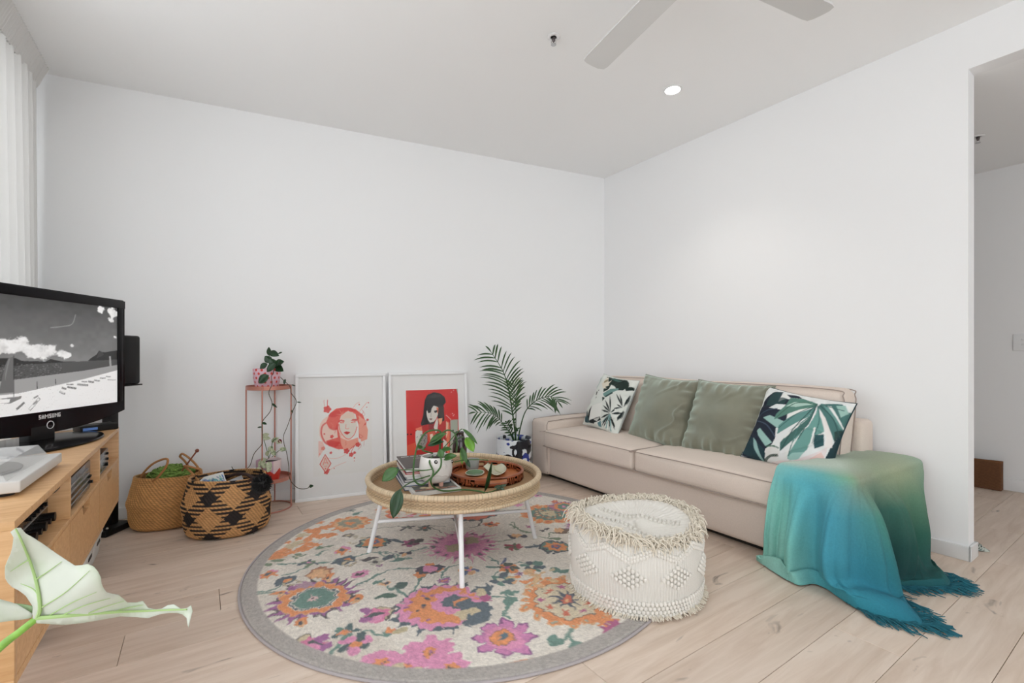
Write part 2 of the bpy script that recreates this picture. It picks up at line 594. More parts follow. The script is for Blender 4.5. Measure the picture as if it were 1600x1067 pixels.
mb = MB(SN); mb.box(-.95, S_END, -.1, 4.25, H, H + .12)
struct(mb.build('ceiling', m_ceil, smooth=False))
mb = MB(SN); mb.box(.7, S_END, -2.0, -.1035, 2.448, 2.56)
struct(mb.build('ceiling_hall', m_ceil, smooth=False))
mb = MB(BWF); mb.box(-.15, 4.35, -.12, 0, -.02, H)
struct(mb.build('wall_back', m_wall, smooth=False))
mb = MB(SN)
mb.box(0, 2.507, -.1035, 0, -.02, H)
mb.box(2.507, S_END, -.1035, 0, 2.448, H)
struct(mb.build('wall_right', m_wall, smooth=False))
mb = MB(SN); mb.box(.6, S_END, -2.02, -1.9, -.02, 2.448)
struct(mb.build('wall_hall', m_hall, smooth=False))
mb = MB(SN); mb.box(.6, .7, -1.9, -.1035, -.02, 2.448)
struct(mb.build('wall_hall_end', m_hall, smooth=False))
mb = MB(SN)
mb.box(-.95, S_END, 4.1, 4.2, -.02, .09); mb.box(-.95, S_END, 4.1, 4.2, 2.56, H)
mb.box(-.95, -.45, 4.1, 4.2, .09, 2.56); mb.box(4.15, S_END, 4.1, 4.2, .09, 2.56)
struct(mb.build('wall_left', m_wall, smooth=False))
mb = MB(SN); mb.box(S_END, S_END + .1, -2.02, 4.2, -.02, .05); mb.box(S_END, S_END + .1, -2.02, 4.2, 2.52, H); mb.box(S_END, S_END + .1, 3.9, 4.2, .05, 2.52); mb.box(S_END, S_END + .1, -2.02, .0, .05, 2.52)
struct(mb.build('wall_rear', m_wall, smooth=False))
mb = MB(SN)
win = bpy.data.objects.new('window_1', None); COL.objects.link(win); win.location = sn(2.4, 4.15, .09); struct(win)
xs = [-.45, .7, 1.85, 3.0, 4.15]
m_alu = M('window_aluminium', (.55, .55, .55), .4, metal=.6)
m_pane = glass_mat('window_glass', (1, 1, 1), .06)
mb = MB(SN); mb.box(-.45, 4.15, 4.12, 4.18, .09, .14); mb.box(-.45, 4.15, 4.12, 4.18, 2.51, 2.56)
mb.build('window_frame', m_alu, win, smooth=False)
for x in xs:
    mb = MB(SN); mb.box(x - .025 if x > -.4 else x, x + .025 if x < 4.1 else x, 4.12, 4.18, .14, 2.51); mb.build('mullion', m_alu, win, smooth=False)
for a, b in zip(xs[:-1], xs[1:]):
    mb = MB(SN); mb.box(a + .025, b - .025, 4.147, 4.153, .14, 2.51); mb.build('pane', m_pane, win, smooth=False)

# added glazing behind the camera, unseen, lets in frontal fill light
win_fill = bpy.data.objects.new('window_fill', None); COL.objects.link(win_fill); win_fill.location = sn(S_END + .05, 1.95, .05); struct(win_fill)
ys = [.0, 1.3, 2.6, 3.9]
mb = MB(SN); mb.box(S_END + .02, S_END + .08, .0, 3.9, .05, .1); mb.box(S_END + .02, S_END + .08, .0, 3.9, 2.47, 2.52)
mb.build('window_frame', m_alu, win_fill, smooth=False)
for y in ys:
    mb = MB(SN); mb.box(S_END + .02, S_END + .08, y - .025, y + .025, .1, 2.47); mb.build('mullion', m_alu, win_fill, smooth=False)
for a, b in zip(ys[:-1], ys[1:]):
    mb = MB(SN); mb.box(S_END + .047, S_END + .053, a + .025, b - .025, .1, 2.47); mb.build('pane', m_pane, win_fill, smooth=False)

# baseboards
mb = MB(BWF); mb.box(0, 4.1, .001, .015, 0, .075, bev=.003)
struct(mb.build('baseboard_back', m_trim))
mb = MB(SN); mb.box(.0, 2.521, .001, .015, 0, .072, bev=.003); mb.box(2.508, 2.521, -.118, .015, 0, .072, bev=.003)
mb.box(.7, 2.521, -.118, -.1045, 0, .072, bev=.003)
struct(mb.build('baseboard_right', m_trim))
mb = MB(SN); mb.box(.7, S_END, -1.899, -1.885, 0, .09, bev=.003)
struct(mb.build('baseboard_hall', m_trim))

# ------------------------------------------------------------------ sheer curtain
m_curt = M('curtain_voile', (.8, .79, .77), .9, bump=.05, bscale=400, transl=.22)
cur = thing('sheer_curtain', sn(0, 3.95, 0.02), 'floor length white sheer curtain with gathered heading drawn into the left corner', 'curtain')
nu, nv = 240, 14
ss = np.linspace(-.615, .38, nu)
P = np.zeros((nu, nv, 3))
prof = np.zeros(nu)
ph = np.cumsum(.9 + .5 * np.array([vnoise(s * 3, 1.3, 5) for s in ss])) * (.995 / nu) * 52
for j in range(nv):
    z = .015 + (2.585 - .015) * j / (nv - 1)
    amp = .012 + .026 * (1 - j / (nv - 1))
    nn_ = 3.965 + amp * np.sin(ph) + .01 * np.sin(ss * 7 + j * .1)
    P[:, j, 0] = C0.x + ES.x * ss + EN.x * nn_
    P[:, j, 1] = C0.y + ES.y * ss + EN.y * nn_
    P[:, j, 2] = z
gridmesh('drape', P, m_curt, cur)
# gathered heading tape: narrow pencil pleats standing off the track
np_ = 320
ss = np.linspace(-.615, .38, np_)
zz = [2.575, 2.60, 2.635, 2.675, 2.686]
nn0 = [3.968, 3.955, 3.94, 3.92, 3.915]
P = np.zeros((np_, 5, 3))
tri = np.abs(((ss / .026 + .25 * np.sin(ss * 9)) % 1) - .5) * 2
for j in range(5):
    amp = .011 if j < 4 else .013
    n_ = nn0[j] - amp * tri
    s_ = ss + .018 * (zz[j] - 2.63) / .1
    P[:, j, 0] = C0.x + ES.x * s_ + EN.x * n_
    P[:, j, 1] = C0.y + ES.y * s_ + EN.y * n_
    P[:, j, 2] = zz[j] + .004 * tri * (1 if j == 4 else 0)
solid(gridmesh('heading_tape', P, M('curtain_heading', (.74, .73, .71), .9, transl=.1), cur, smooth=False), .004)

# ------------------------------------------------------------------ ceiling fittings
p = at(865, 57, F * (H - EYE) / (HZ - 57)); p.z = H
t = thing('fire_sprinkler', p - Vector((0, 0, .0)), 'small chrome fire sprinkler on living room ceiling beside fan blade', 'sprinkler')
def sprinkler(t, p):
    mb = MB(); mb.lathe([(.034, -.001), (.034, -.004), (.026, -.008), (.016, -.006), (.016, -.001)], 28, p); mb.build('rosette', m_white, t)
    mb = MB(); mb.lathe([(.009, -.004), (.009, -.02), (.007, -.022), (.004, -.03)], 16, p); mb.build('head', M('dark_chrome', (.12, .1, .1), .3, metal=.8), t)
    mb = MB(); mb.lathe([(.001, -.045), (.014, -.044), (.014, -.042), (.001, -.041)], 16, p)
    for a in (0, PI):
        mb.tube([p + Vector((math.cos(a) * .008, math.sin(a) * .008, -.02)), p + Vector((math.cos(a) * .012, math.sin(a) * .012, -.032)), p + Vector((math.cos(a) * .004, math.sin(a) * .004, -.042))], .0015, 6)
    mb.build('deflector', m_steel, t)
sprinkler(t, p)
ph_ = at(1528, 213, 1); k = (2.448 - EYE) / (ph_.z - EYE); ph_ = Vector((0, 0, EYE)) + (ph_ - Vector((0, 0, EYE))) * k
t = thing('fire_sprinkler', ph_, 'chrome fire sprinkler under the lower hallway ceiling', 'sprinkler')
sprinkler(t, ph_)

p = at(1051, 140, F * (H - EYE) / (HZ - 140)); p.z = H
t = thing('downlight', p, 'small round recessed downlight glowing in the ceiling', 'ceiling light')
mb = MB(); mb.lathe([(.056, -.001), (.056, -.005), (.045, -.006), (.044, -.001)], 36, p); mb.build('trim_ring', m_white, t)
mb = MB(); mb.lathe([(.0001, -.0045), (.044, -.004), (.044, -.001)], 36, p)
mb.build('lens', M('lamp_glow', (1, .97, .92), .5, emit=30), t)
ld = bpy.data.lights.new('downlight_lamp', 'SPOT'); ld.energy = 14; ld.spot_size = R(110); ld.spot_blend = .8; ld.shadow_soft_size = .04; ld.color = (1, .95, .88)
lo = bpy.data.objects.new('downlight_lamp', ld); COL.objects.link(lo); lo.parent = t; lo.location = (0, 0, -.02)

# ceiling fan, four blades
hub = Vector((.650, 1.603, 2.40))
fan = thing('ceiling_fan', Vector((hub.x, hub.y, H)), 'white four-blade ceiling fan hanging near the middle of the ceiling', 'ceiling fan')
mb = MB(); mb.lathe([(.06, 0), (.06, -.03), (.03, -.05), (.014, -.055), (.014, -.21)], 28, (hub.x, hub.y, H)); mb.build('downrod', m_white, fan)
mb = MB(); mb.lathe([(.02, .09), (.09, .075), (.11, .04), (.11, -.01), (.09, -.035), (.001, -.045)], 36, hub); mb.build('motor_housing', m_white, fan)
m_blade = M('fan_blade_white', (.66, .66, .65), .5)
d1 = Vector((-.405, .914, 0)).normalized()
for k in range(4):
    a = k * PI / 2
    ax = Vector((d1.x * math.cos(a) - d1.y * math.sin(a), d1.x * math.sin(a) + d1.y * math.cos(a), 0))
    sd = Vector((-ax.y, ax.x, 0))
    pit = R(9)
    wv = sd * math.cos(pit) + UP * math.sin(pit)
    nv_ = ax.cross(wv).normalized()
    out = [(.10, -.04), (.16, -.056), (.62, -.06), (.645, -.054), (.656, -.03), (.658, .0), (.656, .035), (.648, .056), (.62, .06), (.16, .056), (.10, .04)]
    mb = MB(lambda x, y, z, ax=ax, wv=wv, nv_=nv_: hub + ax * x + wv * y + nv_ * z)
    mb.prism(out, -.004, .004)
    mb.build('blade', m_blade, fan, smooth=False)

# hallway: woven box, switch, dropped cloths
t = thing('woven_basket', sn(2.30, -1.70, 0), 'low brown woven storage box against the hallway wall', 'basket')
pa = onz(1496, 757); pb = onz(1567, 763)
s_b, n_b = to_sn(pb)
t.location = sn(s_b - .25, n_b - .12, 0)
nu, nv = 160, 40
def box_weave(name, s0, s1, n0, n1, z1, parent):
    per = []
    N_ = nu
    L1, L2 = s1 - s0, n1 - n0
    tot = 2 * (L1 + L2)
    P = np.zeros((N_, nv, 3)); Cc = np.zeros((N_, nv, 3))
    for i in range(N_):
        q = tot * i / N_
        if q < L1: s_, n_ = s0 + q, n1; o = (0, 1)
        elif q < L1 + L2: s_, n_ = s1, n1 - (q - L1); o = (1, 0)
        elif q < 2 * L1 + L2: s_, n_ = s1 - (q - L1 - L2), n0; o = (0, -1)
        else: s_, n_ = s0, n0 + (q - 2 * L1 - L2); o = (-1, 0)
        for j in range(nv):
            z = .002 + (z1 - .002) * j / (nv - 1)
            wv = math.sin(q * 320 + (j % 2) * PI) * .002
            pt = sn(s_ + o[0] * wv, n_ + o[1] * wv, z + .008 * math.sin(q * 5) * j / nv)
            P[i, j] = pt
            k = .75 + .4 * math.sin(q * 320 + (j % 2) * PI) * .5 + random.uniform(-.1, .1)
            Cc[i, j] = np.array(S(120, 78, 46)) * k * (1.5 if j >= nv - 2 else 1)
    gridmesh(name, P, M('woven_print', rough=.8, attr=True), parent, cols=Cc, closed_u=True)
s_b, n_b = 2.317, -1.80
t.location = sn(s_b - .25, n_b - .04, 0)
box_weave('woven_side', s_b - .5, s_b, n_b - .075, n_b, .215, t)
mb = MB(SN); mb.box(s_b - .495, s_b - .005, n_b - .07, n_b - .005, .002, .012); mb.build('base', M('woven_base', S(110, 72, 44), .9), t)

t = thing('light_switch', sn(to_sn(on_plane(1591, 535, sn(0, -1.9), EN))[0], -1.9, EYE), 'white double switch plate on the hallway wall', 'light switch')
q = on_plane(1583, 522, sn(0, -1.9), EN); q2 = on_plane(1583, 548, sn(0, -1.9), EN)
s_, _ = to_sn(q)
mb = MB(SN); mb.box(s_, s_ + .115, -1.899, -1.891, q2.z, q.z, bev=.003); mb.build('plate', m_trim, t)
for k in range(2):
    zc = q2.z + (q.z - q2.z) * (.36 + .3 * k)
    mb = MB(SN); mb.box(s_ + .045, s_ + .07, -1.892, -1.886, zc - .008, zc + .008, bev=.002); mb.build('rocker', m_white, t)
def crumple(name, c, r, cols, seed, label):
    nu, nv = 30, 14
    P = np.zeros((nu, nv, 3)); Cc = np.zeros((nu, nv, 3))
    for i in range(nu):
        for j in range(nv):
            th = 2 * PI * i / nu; q = (j / (nv - 1))
            rr = r * (1 - q) * (1 + .35 * (vnoise(i * .5, seed, 3) - .5))
            P[i, j] = (c.x + rr * math.cos(th) * 1.3, c.y + rr * math.sin(th), .002 + .03 * q * vnoise(i * .6, j * .8 + seed, 2) + .012 * q)
            Cc[i, j] = cols[int(vnoise(i * .9, j * .9 + seed, 9) * 2.99)]
    o = gridmesh(name, P, M('cloth_print', rough=.85, attr=True), None, base=(c.x, c.y, 0), cols=Cc, closed_u=True)
    tag(o, label, 'cloth')
crumple('crumpled_cloth', onz(1528, 858) , .035, [S(40, 70, 60), S(200, 205, 195), S(25, 40, 35)], 3, 'tiny crumpled green and white patterned cloth beside the wall end')
crumple('dropped_scrap', sn(2.46, -.165, 0), .03, [S(190, 40, 60), S(200, 60, 80), S(220, 150, 150)], 8, 'tiny red scrap of cloth behind the wall end')

# ================================================================== RUG
RC = Vector((-.247, 2.48, 0)); RR = 1.049
def RP(u, v):
    q = onz(u, v, .012)
    return (q.x, q.y)
cream = S(229, 222, 211)
cv = Canvas(640, 640, RC.x - RR, RC.x + RR, RC.y - RR, RC.y + RR, cream)
OR, PK, PU, TL, SL, NV, BG = S(226, 142, 84), S(222, 142, 182), S(158, 92, 150), S(92, 134, 124), S(72, 92, 106), S(58, 62, 80), S(206, 190, 156)
MG, RD, GN, DK, LO, BL = S(176, 80, 132), S(206, 100, 72), S(110, 132, 106), S(70, 66, 70), S(226, 176, 128), S(86, 104, 142)
def rf(u, v): return RP(u, v)
def scallop(u, v, r, k, col, wob=.1, dx=0, dy=0, sq=1.0, rot=0):
    x, y = rf(u, v); cv.ell(x + dx, y + dy, r, r * sq, col, rot, n=k * 8, wob=wob, k=k)
def st(u, v, ro, ri, k, col, rot=0.0, jit=.3):
    x, y = rf(u, v); cv.star(x, y, ro, ri, k, col, rot, jit)
def ring(u, v, r, k, rad, col, sq=1.0):
    x, y = rf(u, v)
    for i in range(k):
        th = 2 * PI * i / k
        cv.ell(x + r * math.cos(th), y + r * sq * math.sin(th), rad, rad, col, n=12)
def stem(pts, wd=.011, col=TL):
    cv.stroke([rf(*p) for p in pts], wd, col)
def leaf2(u0, v0, u1, v1, wd, col):
    a = np.array(rf(u0, v0)); b = np.array(rf(u1, v1)); d = b - a; l = math.hypot(*d); nrm = np.array((-d[1], d[0])) / l
    pts = []
    for i in range(9):
        t = i / 8; pts.append(a + d * t + nrm * wd * math.sin(PI * t) ** .8 / 2)
    for i in range(8, -1, -1):
        t = i / 8; pts.append(a + d * t - nrm * wd * math.sin(PI * t) ** .8 / 2)
    cv.poly(pts, col)
def daisy(u, v, r, k, c1, c2, c3=None, rot=0.0):
    x, y = rf(u, v); r *= .74; rot += random.random()
    for i in range(k):
        th = 2 * PI * i / k + rot
        cv.ell(x + r * .62 * math.cos(th), y + r * .62 * math.sin(th), r * .42, r * .3, c1 if i % 2 == 0 or c3 is None else c3, th, n=14)
    cv.ell(x, y, r * .3, r * .3, c2, n=12)
def dots(u, v, rmax, n, rad, cols):
    x, y = rf(u, v)
    for i in range(n):
        th = random.uniform(0, 2 * PI); q = rmax * math.sqrt(random.random())
        cv.ell(x + q * math.cos(th), y + q * math.sin(th), rad, rad * .8, random.choice(cols), th, n=10)
# ground colour drifts
for i in range(60):
    x = RC.x + random.uniform(-1, 1); y = RC.y + random.uniform(-1, 1)
    cv.ell(x, y, random.uniform(.05, .2), random.uniform(.04, .12), random.choice([S(196, 186, 172), S(210, 203, 192), S(190, 180, 168)]), random.uniform(0, 3), alpha=.3)
# stems
stem([(553, 917), (600, 894), (640, 888), (664, 889)], .012)
stem([(700, 902), (690, 897), (700, 886), (722, 883)], .012)
stem([(663, 897), (650, 915), (637, 934)], .014); stem([(645, 936), (625, 925), (606, 914)], .016)
leaf2(618, 922, 634, 908, .05, S(58, 92, 88)); leaf2(590, 932, 620, 928, .055, S(58, 100, 88))
stem([(637, 938), (622, 945), (606, 951)], .009, DK)
stem([(512, 1033), (520, 1015), (535, 1004), (548, 1000)], .016); stem([(553, 997), (565, 988), (582, 987), (604, 991)], .012)
stem([(755, 885), (775, 887)], .016); stem([(761, 869), (782, 881)], .008); stem([(786, 872), (787, 880)], .018, BL)
stem([(803, 891), (817, 898)], .008); stem([(776, 892), (773, 900), (780, 905)], .012); stem([(800, 880), (815, 877), (825, 880)], .009)
stem([(795, 926), (796, 940), (792, 965)], .018); stem([(762, 932), (790, 934), (805, 932)], .012)
stem([(893, 981), (888, 992), (900, 1006)], .015); stem([(888, 993), (875, 999)], .012)
stem([(712, 1041), (750, 1045), (802, 1042)], .016)
stem([(440, 897), (465, 892), (482, 884)], .012); stem([(433, 882), (465, 880), (480, 878)], .014); stem([(496, 868), (505, 862), (511, 859)], .014)
stem([(492, 880), (515, 877), (533, 871), (560, 868), (580, 862), (600, 866), (625, 873)], .011)
stem([(398, 925), (420, 922), (440, 912)], .013); stem([(400, 928), (430, 924)], .01)
stem([(592, 863), (610, 864), (625, 870), (640, 869)], .009); leaf2(612, 877, 642, 870, .05, TL)
stem([(640, 861), (655, 857), (668, 855)], .009); stem([(795, 820), (805, 824), (812, 829), (834, 831)], .012, GN); stem([(797, 818), (803, 817), (804, 824)], .011, GN)
stem([(842, 837), (857, 839), (865, 832), (880, 831)], .01, GN); leaf2(857, 841, 880, 841, .03, GN)
stem([(777, 845), (790, 844), (800, 841)], .008, GN); stem([(730, 824), (750, 820), (756, 812)], .01, DK); stem([(774, 802), (780, 796), (800, 798), (812, 796)], .012, GN)
stem([(690, 833), (680, 828), (672, 823)], .007, DK); stem([(550, 826), (580, 825), (640, 822), (700, 821)], .008, S(140, 140, 130))
# big left medallion
st(491, 934, .188, .135, 22, DK); st(491, 934, .18, .125, 22, PU)
scallop(491, 934, .132, 14, LO, .05); scallop(491, 934, .127, 14, OR, .05)
scallop(491, 934, .096, 12, cream, .04); scallop(491, 934, .091, 12, SL, .05); scallop(491, 934, .082, 12, cream, .04); scallop(491, 934, .078, 12, TL, .03)
st(491, 934, .032, .015, 8, S(226, 190, 190), jit=.1); st(491, 934, .009, .006, 6, DK, jit=0)
for (u, v) in ((437, 927), (469, 972), (553, 937), (512, 901)):
    leaf2(u - 13, v + 3, u + 15, v - 6, .05, OR); leaf2(u - 6, v + 3, u + 8, v + 2, .045, LO); x, y = rf(u, v); cv.ell(x, y, .011, .011, NV)
# paisley medallion in the middle
st(686, 946, .195, .15, 24, SL); scallop(688, 945, .163, 20, PK, .05); scallop(692, 944, .14, 18, OR, .06)
dots(676, 945, .1, 14, .011, [PK, PU, NV]); scallop(708, 940, .085, 12, PK, .06); scallop(712, 939, .062, 3, SL, .02, sq=.8); scallop(722, 940, .032, 6, OR, .1)
leaf2(728, 960, 752, 935, .14, SL); leaf2(716, 970, 742, 948, .1, BG); leaf2(730, 975, 762, 950, .1, SL); leaf2(735, 962, 745, 950, .05, BG)
scallop(756, 921, .045, 8, SL, .12); scallop(750, 924, .028, 6, BG, .1); scallop(756, 933, .03, 8, MG, .1); leaf2(735, 940, 752, 935, .04, PK)
st(704, 983, .03, .012, 5, SL)
# pink burst under the table
st(722, 851, .225, .115, 26, S(222, 150, 180)); st(722, 851, .19, .1, 22, PK); ring(722, 851, .15, 15, .017, S(196, 100, 158)); ring(722, 851, .15, 15, .009, S(90, 110, 96))
scallop(722, 851, .085, 12, S(204, 120, 170), .1); scallop(708, 856, .05, 8, S(176, 158, 128), .08); scallop(738, 845, .05, 8, S(180, 164, 136), .08)
# purple flower, lower right
x, y = rf(788, 996)
for i in range(8):
    th = 2 * PI * i / 8
    q_ = .06 + .02 * ((i * 5) % 3) / 2
    cv.ell(x + (q_ + .008) * math.cos(th), y + (q_ + .008) * math.sin(th), .042, .029, S(134, 72, 132), th, n=20, wob=.1)
    cv.ell(x + q_ * math.cos(th), y + q_ * math.sin(th), .039, .026, S(206, 126, 178), th, n=20, wob=.08)
cv.ell(x, y, .068, .068, PK); ring(788, 996, .037, 10, .015, DK); ring(788, 996, .037, 10, .0125, OR); cv.ell(x, y, .032, .032, OR); cv.ell(x, y, .021, .021, S(70, 104, 122), wob=.15)
# orange and cream medallion beside the pouf
ring(886, 936, .178, 16, .026, LO); ring(886, 936, .178, 16, .018, OR); scallop(886, 936, .168, 18, OR, .05); ring(886, 936, .178, 16, .008, S(170, 180, 160))
scallop(886, 936, .138, 16, DK, .05); scallop(886, 936, .134, 16, S(214, 200, 172), .05)
for i in range(9):
    th = 2 * PI * i / 9 + .3; x, y = rf(886, 936); cv.star(x + .1 * math.cos(th), y + .1 * math.sin(th), .024, .01, 5, random.choice([MG, RD, S(190, 90, 120)]), th)
st(887, 936, .08, .034, 9, NV, jit=.1); st(887, 936, .074, .03, 9, S(66, 82, 104), jit=.1); scallop(887, 936, .028, 8, RD, .15); scallop(887, 936, .014, 6, LO, .1)
# pink blossoms at the near edge
for (u, v, r) in ((672, 1018, .085), (650, 1032, .06), (588, 1036, .07), (705, 1041, .062), (620, 1036, .06), (688, 1047, .05), (606, 1030, .05), (655, 1010, .045), (690, 1012, .05)):
    scallop(u, v, r, 7, PK, .14, sq=.9, rot=random.random())
for (u, v, r) in ((672, 1020, .02), (596, 1034, .024), (578, 1043, .022), (706, 1042, .024), (636, 1040, .014), (655, 1047, .014)):
    scallop(u, v, r, 5, OR, .25); dots(u, v, r, 4, .005, [PU, DK])
leaf2(612, 1050, 630, 1034, .04, BG); leaf2(640, 1050, 660, 1043, .03, BG)
# far medallions
ring(856, 802, .15, 16, .032, LO); ring(856, 802, .15, 16, .026, OR); ring(856, 802, .15, 16, .01, RD); scallop(856, 802, .132, 16, OR, .04); scallop(856, 802, .118, 14, TL, .06); ring(856, 802, .075, 12, .017, S(150, 90, 70)); ring(856, 802, .075, 12, .009, BG); scallop(856, 802, .05, 8, BG, .08); scallop(856, 802, .01, 5, DK, .1)
scallop(547, 817, .115, 12, OR, .1); scallop(547, 817, .09, 10, LO, .08); scallop(547, 817, .066, 10, S(150, 150, 130), .1); scallop(547, 817, .03, 6, OR, .2)
ring(640, 800, .13, 18, .024, OR); ring(628, 803, .08, 12, .02, RD); dots(640, 802, .12, 24, .013, [OR, PK, PU, LO]); dots(600, 795, .07, 14, .016, [OR, LO])
scallop(735, 800, .17, 18, S(70, 80, 84), .05); scallop(735, 799, .155, 16, RD, .06); dots(735, 798, .13, 26, .014, [PK, OR, NV])
# orange damask on the left
dm = [(424, 874), (430, 866), (446, 858), (460, 850), (476, 846), (488, 838), (496, 828), (506, 824)]
cv.stroke([rf(*p) for p in dm], .05, OR)
for (u, v, a) in ((430, 868, .06), (440, 866, .05), (455, 862, .05), (474, 857, .055), (484, 850, .045), (494, 851, .04), (501, 837, .06), (515, 836, .055), (518, 834, .04), (489, 829, .05), (508, 824, .06), (500, 816, .04), (480, 828, .035), (468, 841, .03), (450, 847, .03)):
    scallop(u, v, a * .62, 5, OR, .28, rot=random.random() * 3)
for (u, v) in ((455, 853), (466, 847), (472, 836)): scallop(u, v, .03, 5, BG, .2)
# paisleys
for (u, v, tu, tv) in ((584, 847, 632, 847), (870, 854, 820, 856)):
    stem([(tu, tv), ((tu + u) / 2, v - 3), (u, v + 1)], .03, SL); scallop(u, v, .088, 3, S(58, 66, 84), .04, sq=.9); scallop(u, v, .077, 3, TL, .04, sq=.9); scallop(u, v, .06, 8, OR, .14); scallop(u, v, .026, 5, BL, .1); scallop(u, v, .013, 5, RD, .1)
# small motifs
daisy(482, 879, .06, 6, GN, PK, SL, .4); daisy(466, 868, .05, 4, GN, S(200, 190, 160)); leaf2(422, 876, 446, 874, .04, GN); leaf2(414, 884, 424, 880, .05, GN); leaf2(493, 858, 508, 852, .05, GN); leaf2(505, 854, 523, 851, .025, GN)
for (u, v) in ((533, 860), (420, 897)):
    leaf2(u - 14, v + 6, u + 4, v - 2, .05, PK); leaf2(u - 4, v, u + 16, v - 6, .05, PK); scallop(u, v + 1, .035, 6, OR, .2); scallop(u, v, .017, 5, SL, .2)
for (u, v) in ((540, 875), (447, 906)):
    leaf2(u - 24, v + 6, u + 20, v - 6, .085, SL); ring(u + 7, v + 4, .028, 6, .012, DK); ring(u + 7, v + 4, .028, 6, .009, BG); leaf2(u - 4, v, u + 10, v - 2, .025, OR)
scallop(499, 895, .05, 7, S(170, 110, 80), .15); scallop(499, 896, .038, 7, LO, .15); scallop(476, 914, .035, 6, S(176, 140, 160), .2); daisy(562, 897, .058, 8, PK, BG); scallop(562, 897, .018, 5, DK, .2)
daisy(594, 883, .032, 6, PU, NV); daisy(692, 906, .035, 6, PU, OR); leaf2(620, 866, 632, 862, .04, NV); leaf2(634, 865, 646, 861, .04, NV); scallop(633, 866, .018, 5, LO, .1)
daisy(644, 848, .07, 6, MG, DK, S(120, 60, 90)); leaf2(650, 849, 660, 842, .05, DK)
for (u, v, c) in ((658, 895, OR), (672, 883, OR), (681, 889, OR), (683, 885, NV), (671, 893, NV), (658, 890, NV), (669, 888, PK)): scallop(u, v, .033, 5, c, .15)
daisy(733, 891, .06, 6, BL, PK, LO); leaf2(586, 912, 597, 905, .03, TL); scallop(601, 911, .022, 5, LO, .2); scallop(602, 910, .013, 4, NV, .2)
daisy(793, 887, .075, 8, OR, MG, S(70, 86, 80)); daisy(832, 884, .08, 6, TL, S(214, 205, 186), SL); daisy(785, 905, .085, 6, TL, S(214, 205, 186), SL, .3); daisy(815, 898, .03, 5, PU, SL)
dots(828, 904, .1, 26, .018, [LO, S(220, 186, 140), OR]); leaf2(858, 888, 880, 893, .045, TL); scallop(864, 890, .014, 5, BG, .1); leaf2(876, 896, 890, 889, .035, TL)
daisy(803, 854, .065, 7, S(170, 60, 84), S(80, 90, 70), S(96, 110, 80)); leaf2(795, 839, 806, 837, .05, NV); leaf2(811, 838, 821, 837, .05, NV); scallop(807, 836, .022, 5, LO, .2); daisy(767, 819, .06, 6, OR, NV, RD)
leaf2(841, 829, 862, 826, .04, DK); scallop(851, 828, .015, 5, cream, .1); leaf2(866, 832, 894, 827, .06, S(120, 96, 80)); scallop(874, 828, .022, 6, LO, .2); scallop(829, 823, .02, 5, MG, .2); scallop(896, 817, .03, 5, OR, .2); daisy(866, 783, .04, 5, RD, OR); daisy(840, 774, .05, 6, PK, NV); daisy(808, 788, .05, 6, PK, DK)
daisy(588, 878, .06, 5, S(190, 185, 170), DK); leaf2(563, 876, 590, 870, .03, DK); leaf2(600, 875, 612, 867, .05, SL); daisy(548, 836, .05, 6, S(120, 112, 104), BG); daisy(548, 797, .05, 5, S(130, 140, 132), SL)
leaf2(548, 806, 566, 799, .04, TL); dots(556, 843, .06, 10, .012, [BG, S(200, 190, 170)]); daisy(661, 825, .06, 6, S(90, 100, 94), RD); daisy(636, 824, .05, 5, DK, GN)
for (u, v, fl) in ((589, 961, 1), (488, 1004, -1)):
    leaf2(u - 5 * fl, v - 8, u + 20 * fl, v - 10, .05, DK); leaf2(u + 14 * fl, v + 8, u + 20 * fl, v - 10, .05, DK); leaf2(u - 3 * fl, v - 8, u + 18 * fl, v - 10, .035, BG); leaf2(u + 13 * fl, v + 5, u + 19 * fl, v - 9, .035, BG)
    scallop(u, v, .042, 6, S(214, 118, 160), .18); leaf2(u - 18 * fl, v + 3, u + 8 * fl, v - 2, .03, S(60, 76, 80)); scallop(u - 15 * fl, v - 7, .022, 5, PU, .2); scallop(u - 17 * fl, v + 7, .02, 5, PU, .2); leaf2(u - 12 * fl, v + 10, u + 6 * fl, v + 2, .035, PK)
daisy(538, 987, .062, 5, S(62, 96, 100), PK, TL, .5); scallop(538, 987, .014, 5, OR, .2); daisy(556, 1006, .085, 6, PK, OR, S(56, 86, 92), .2); leaf2(600, 991, 616, 983, .05, TL); scallop(614, 984, .016, 5, PK, .2); leaf2(614, 990, 634, 980, .05, S(188, 176, 140)); leaf2(606, 980, 614, 986, .03, OR)
leaf2(784, 946, 806, 932, .06, TL); leaf2(786, 930, 800, 919, .045, TL); leaf2(795, 928, 808, 922, .04, TL); leaf2(853, 1003, 882, 997, .06, TL); leaf2(890, 1010, 912, 1004, .045, TL); leaf2(889, 1014, 900, 1007, .03, TL)
for (u, v) in ((805, 1040), (812, 1038), (820, 1036), (830, 1035)): scallop(u, v, .022, 5, OR, .12)
for (u, v) in ((935, 966), (945, 973), (955, 968), (962, 975), (940, 958), (952, 984)): scallop(u, v, .026, 5, random.choice([OR, LO, OR, MG]), .3)
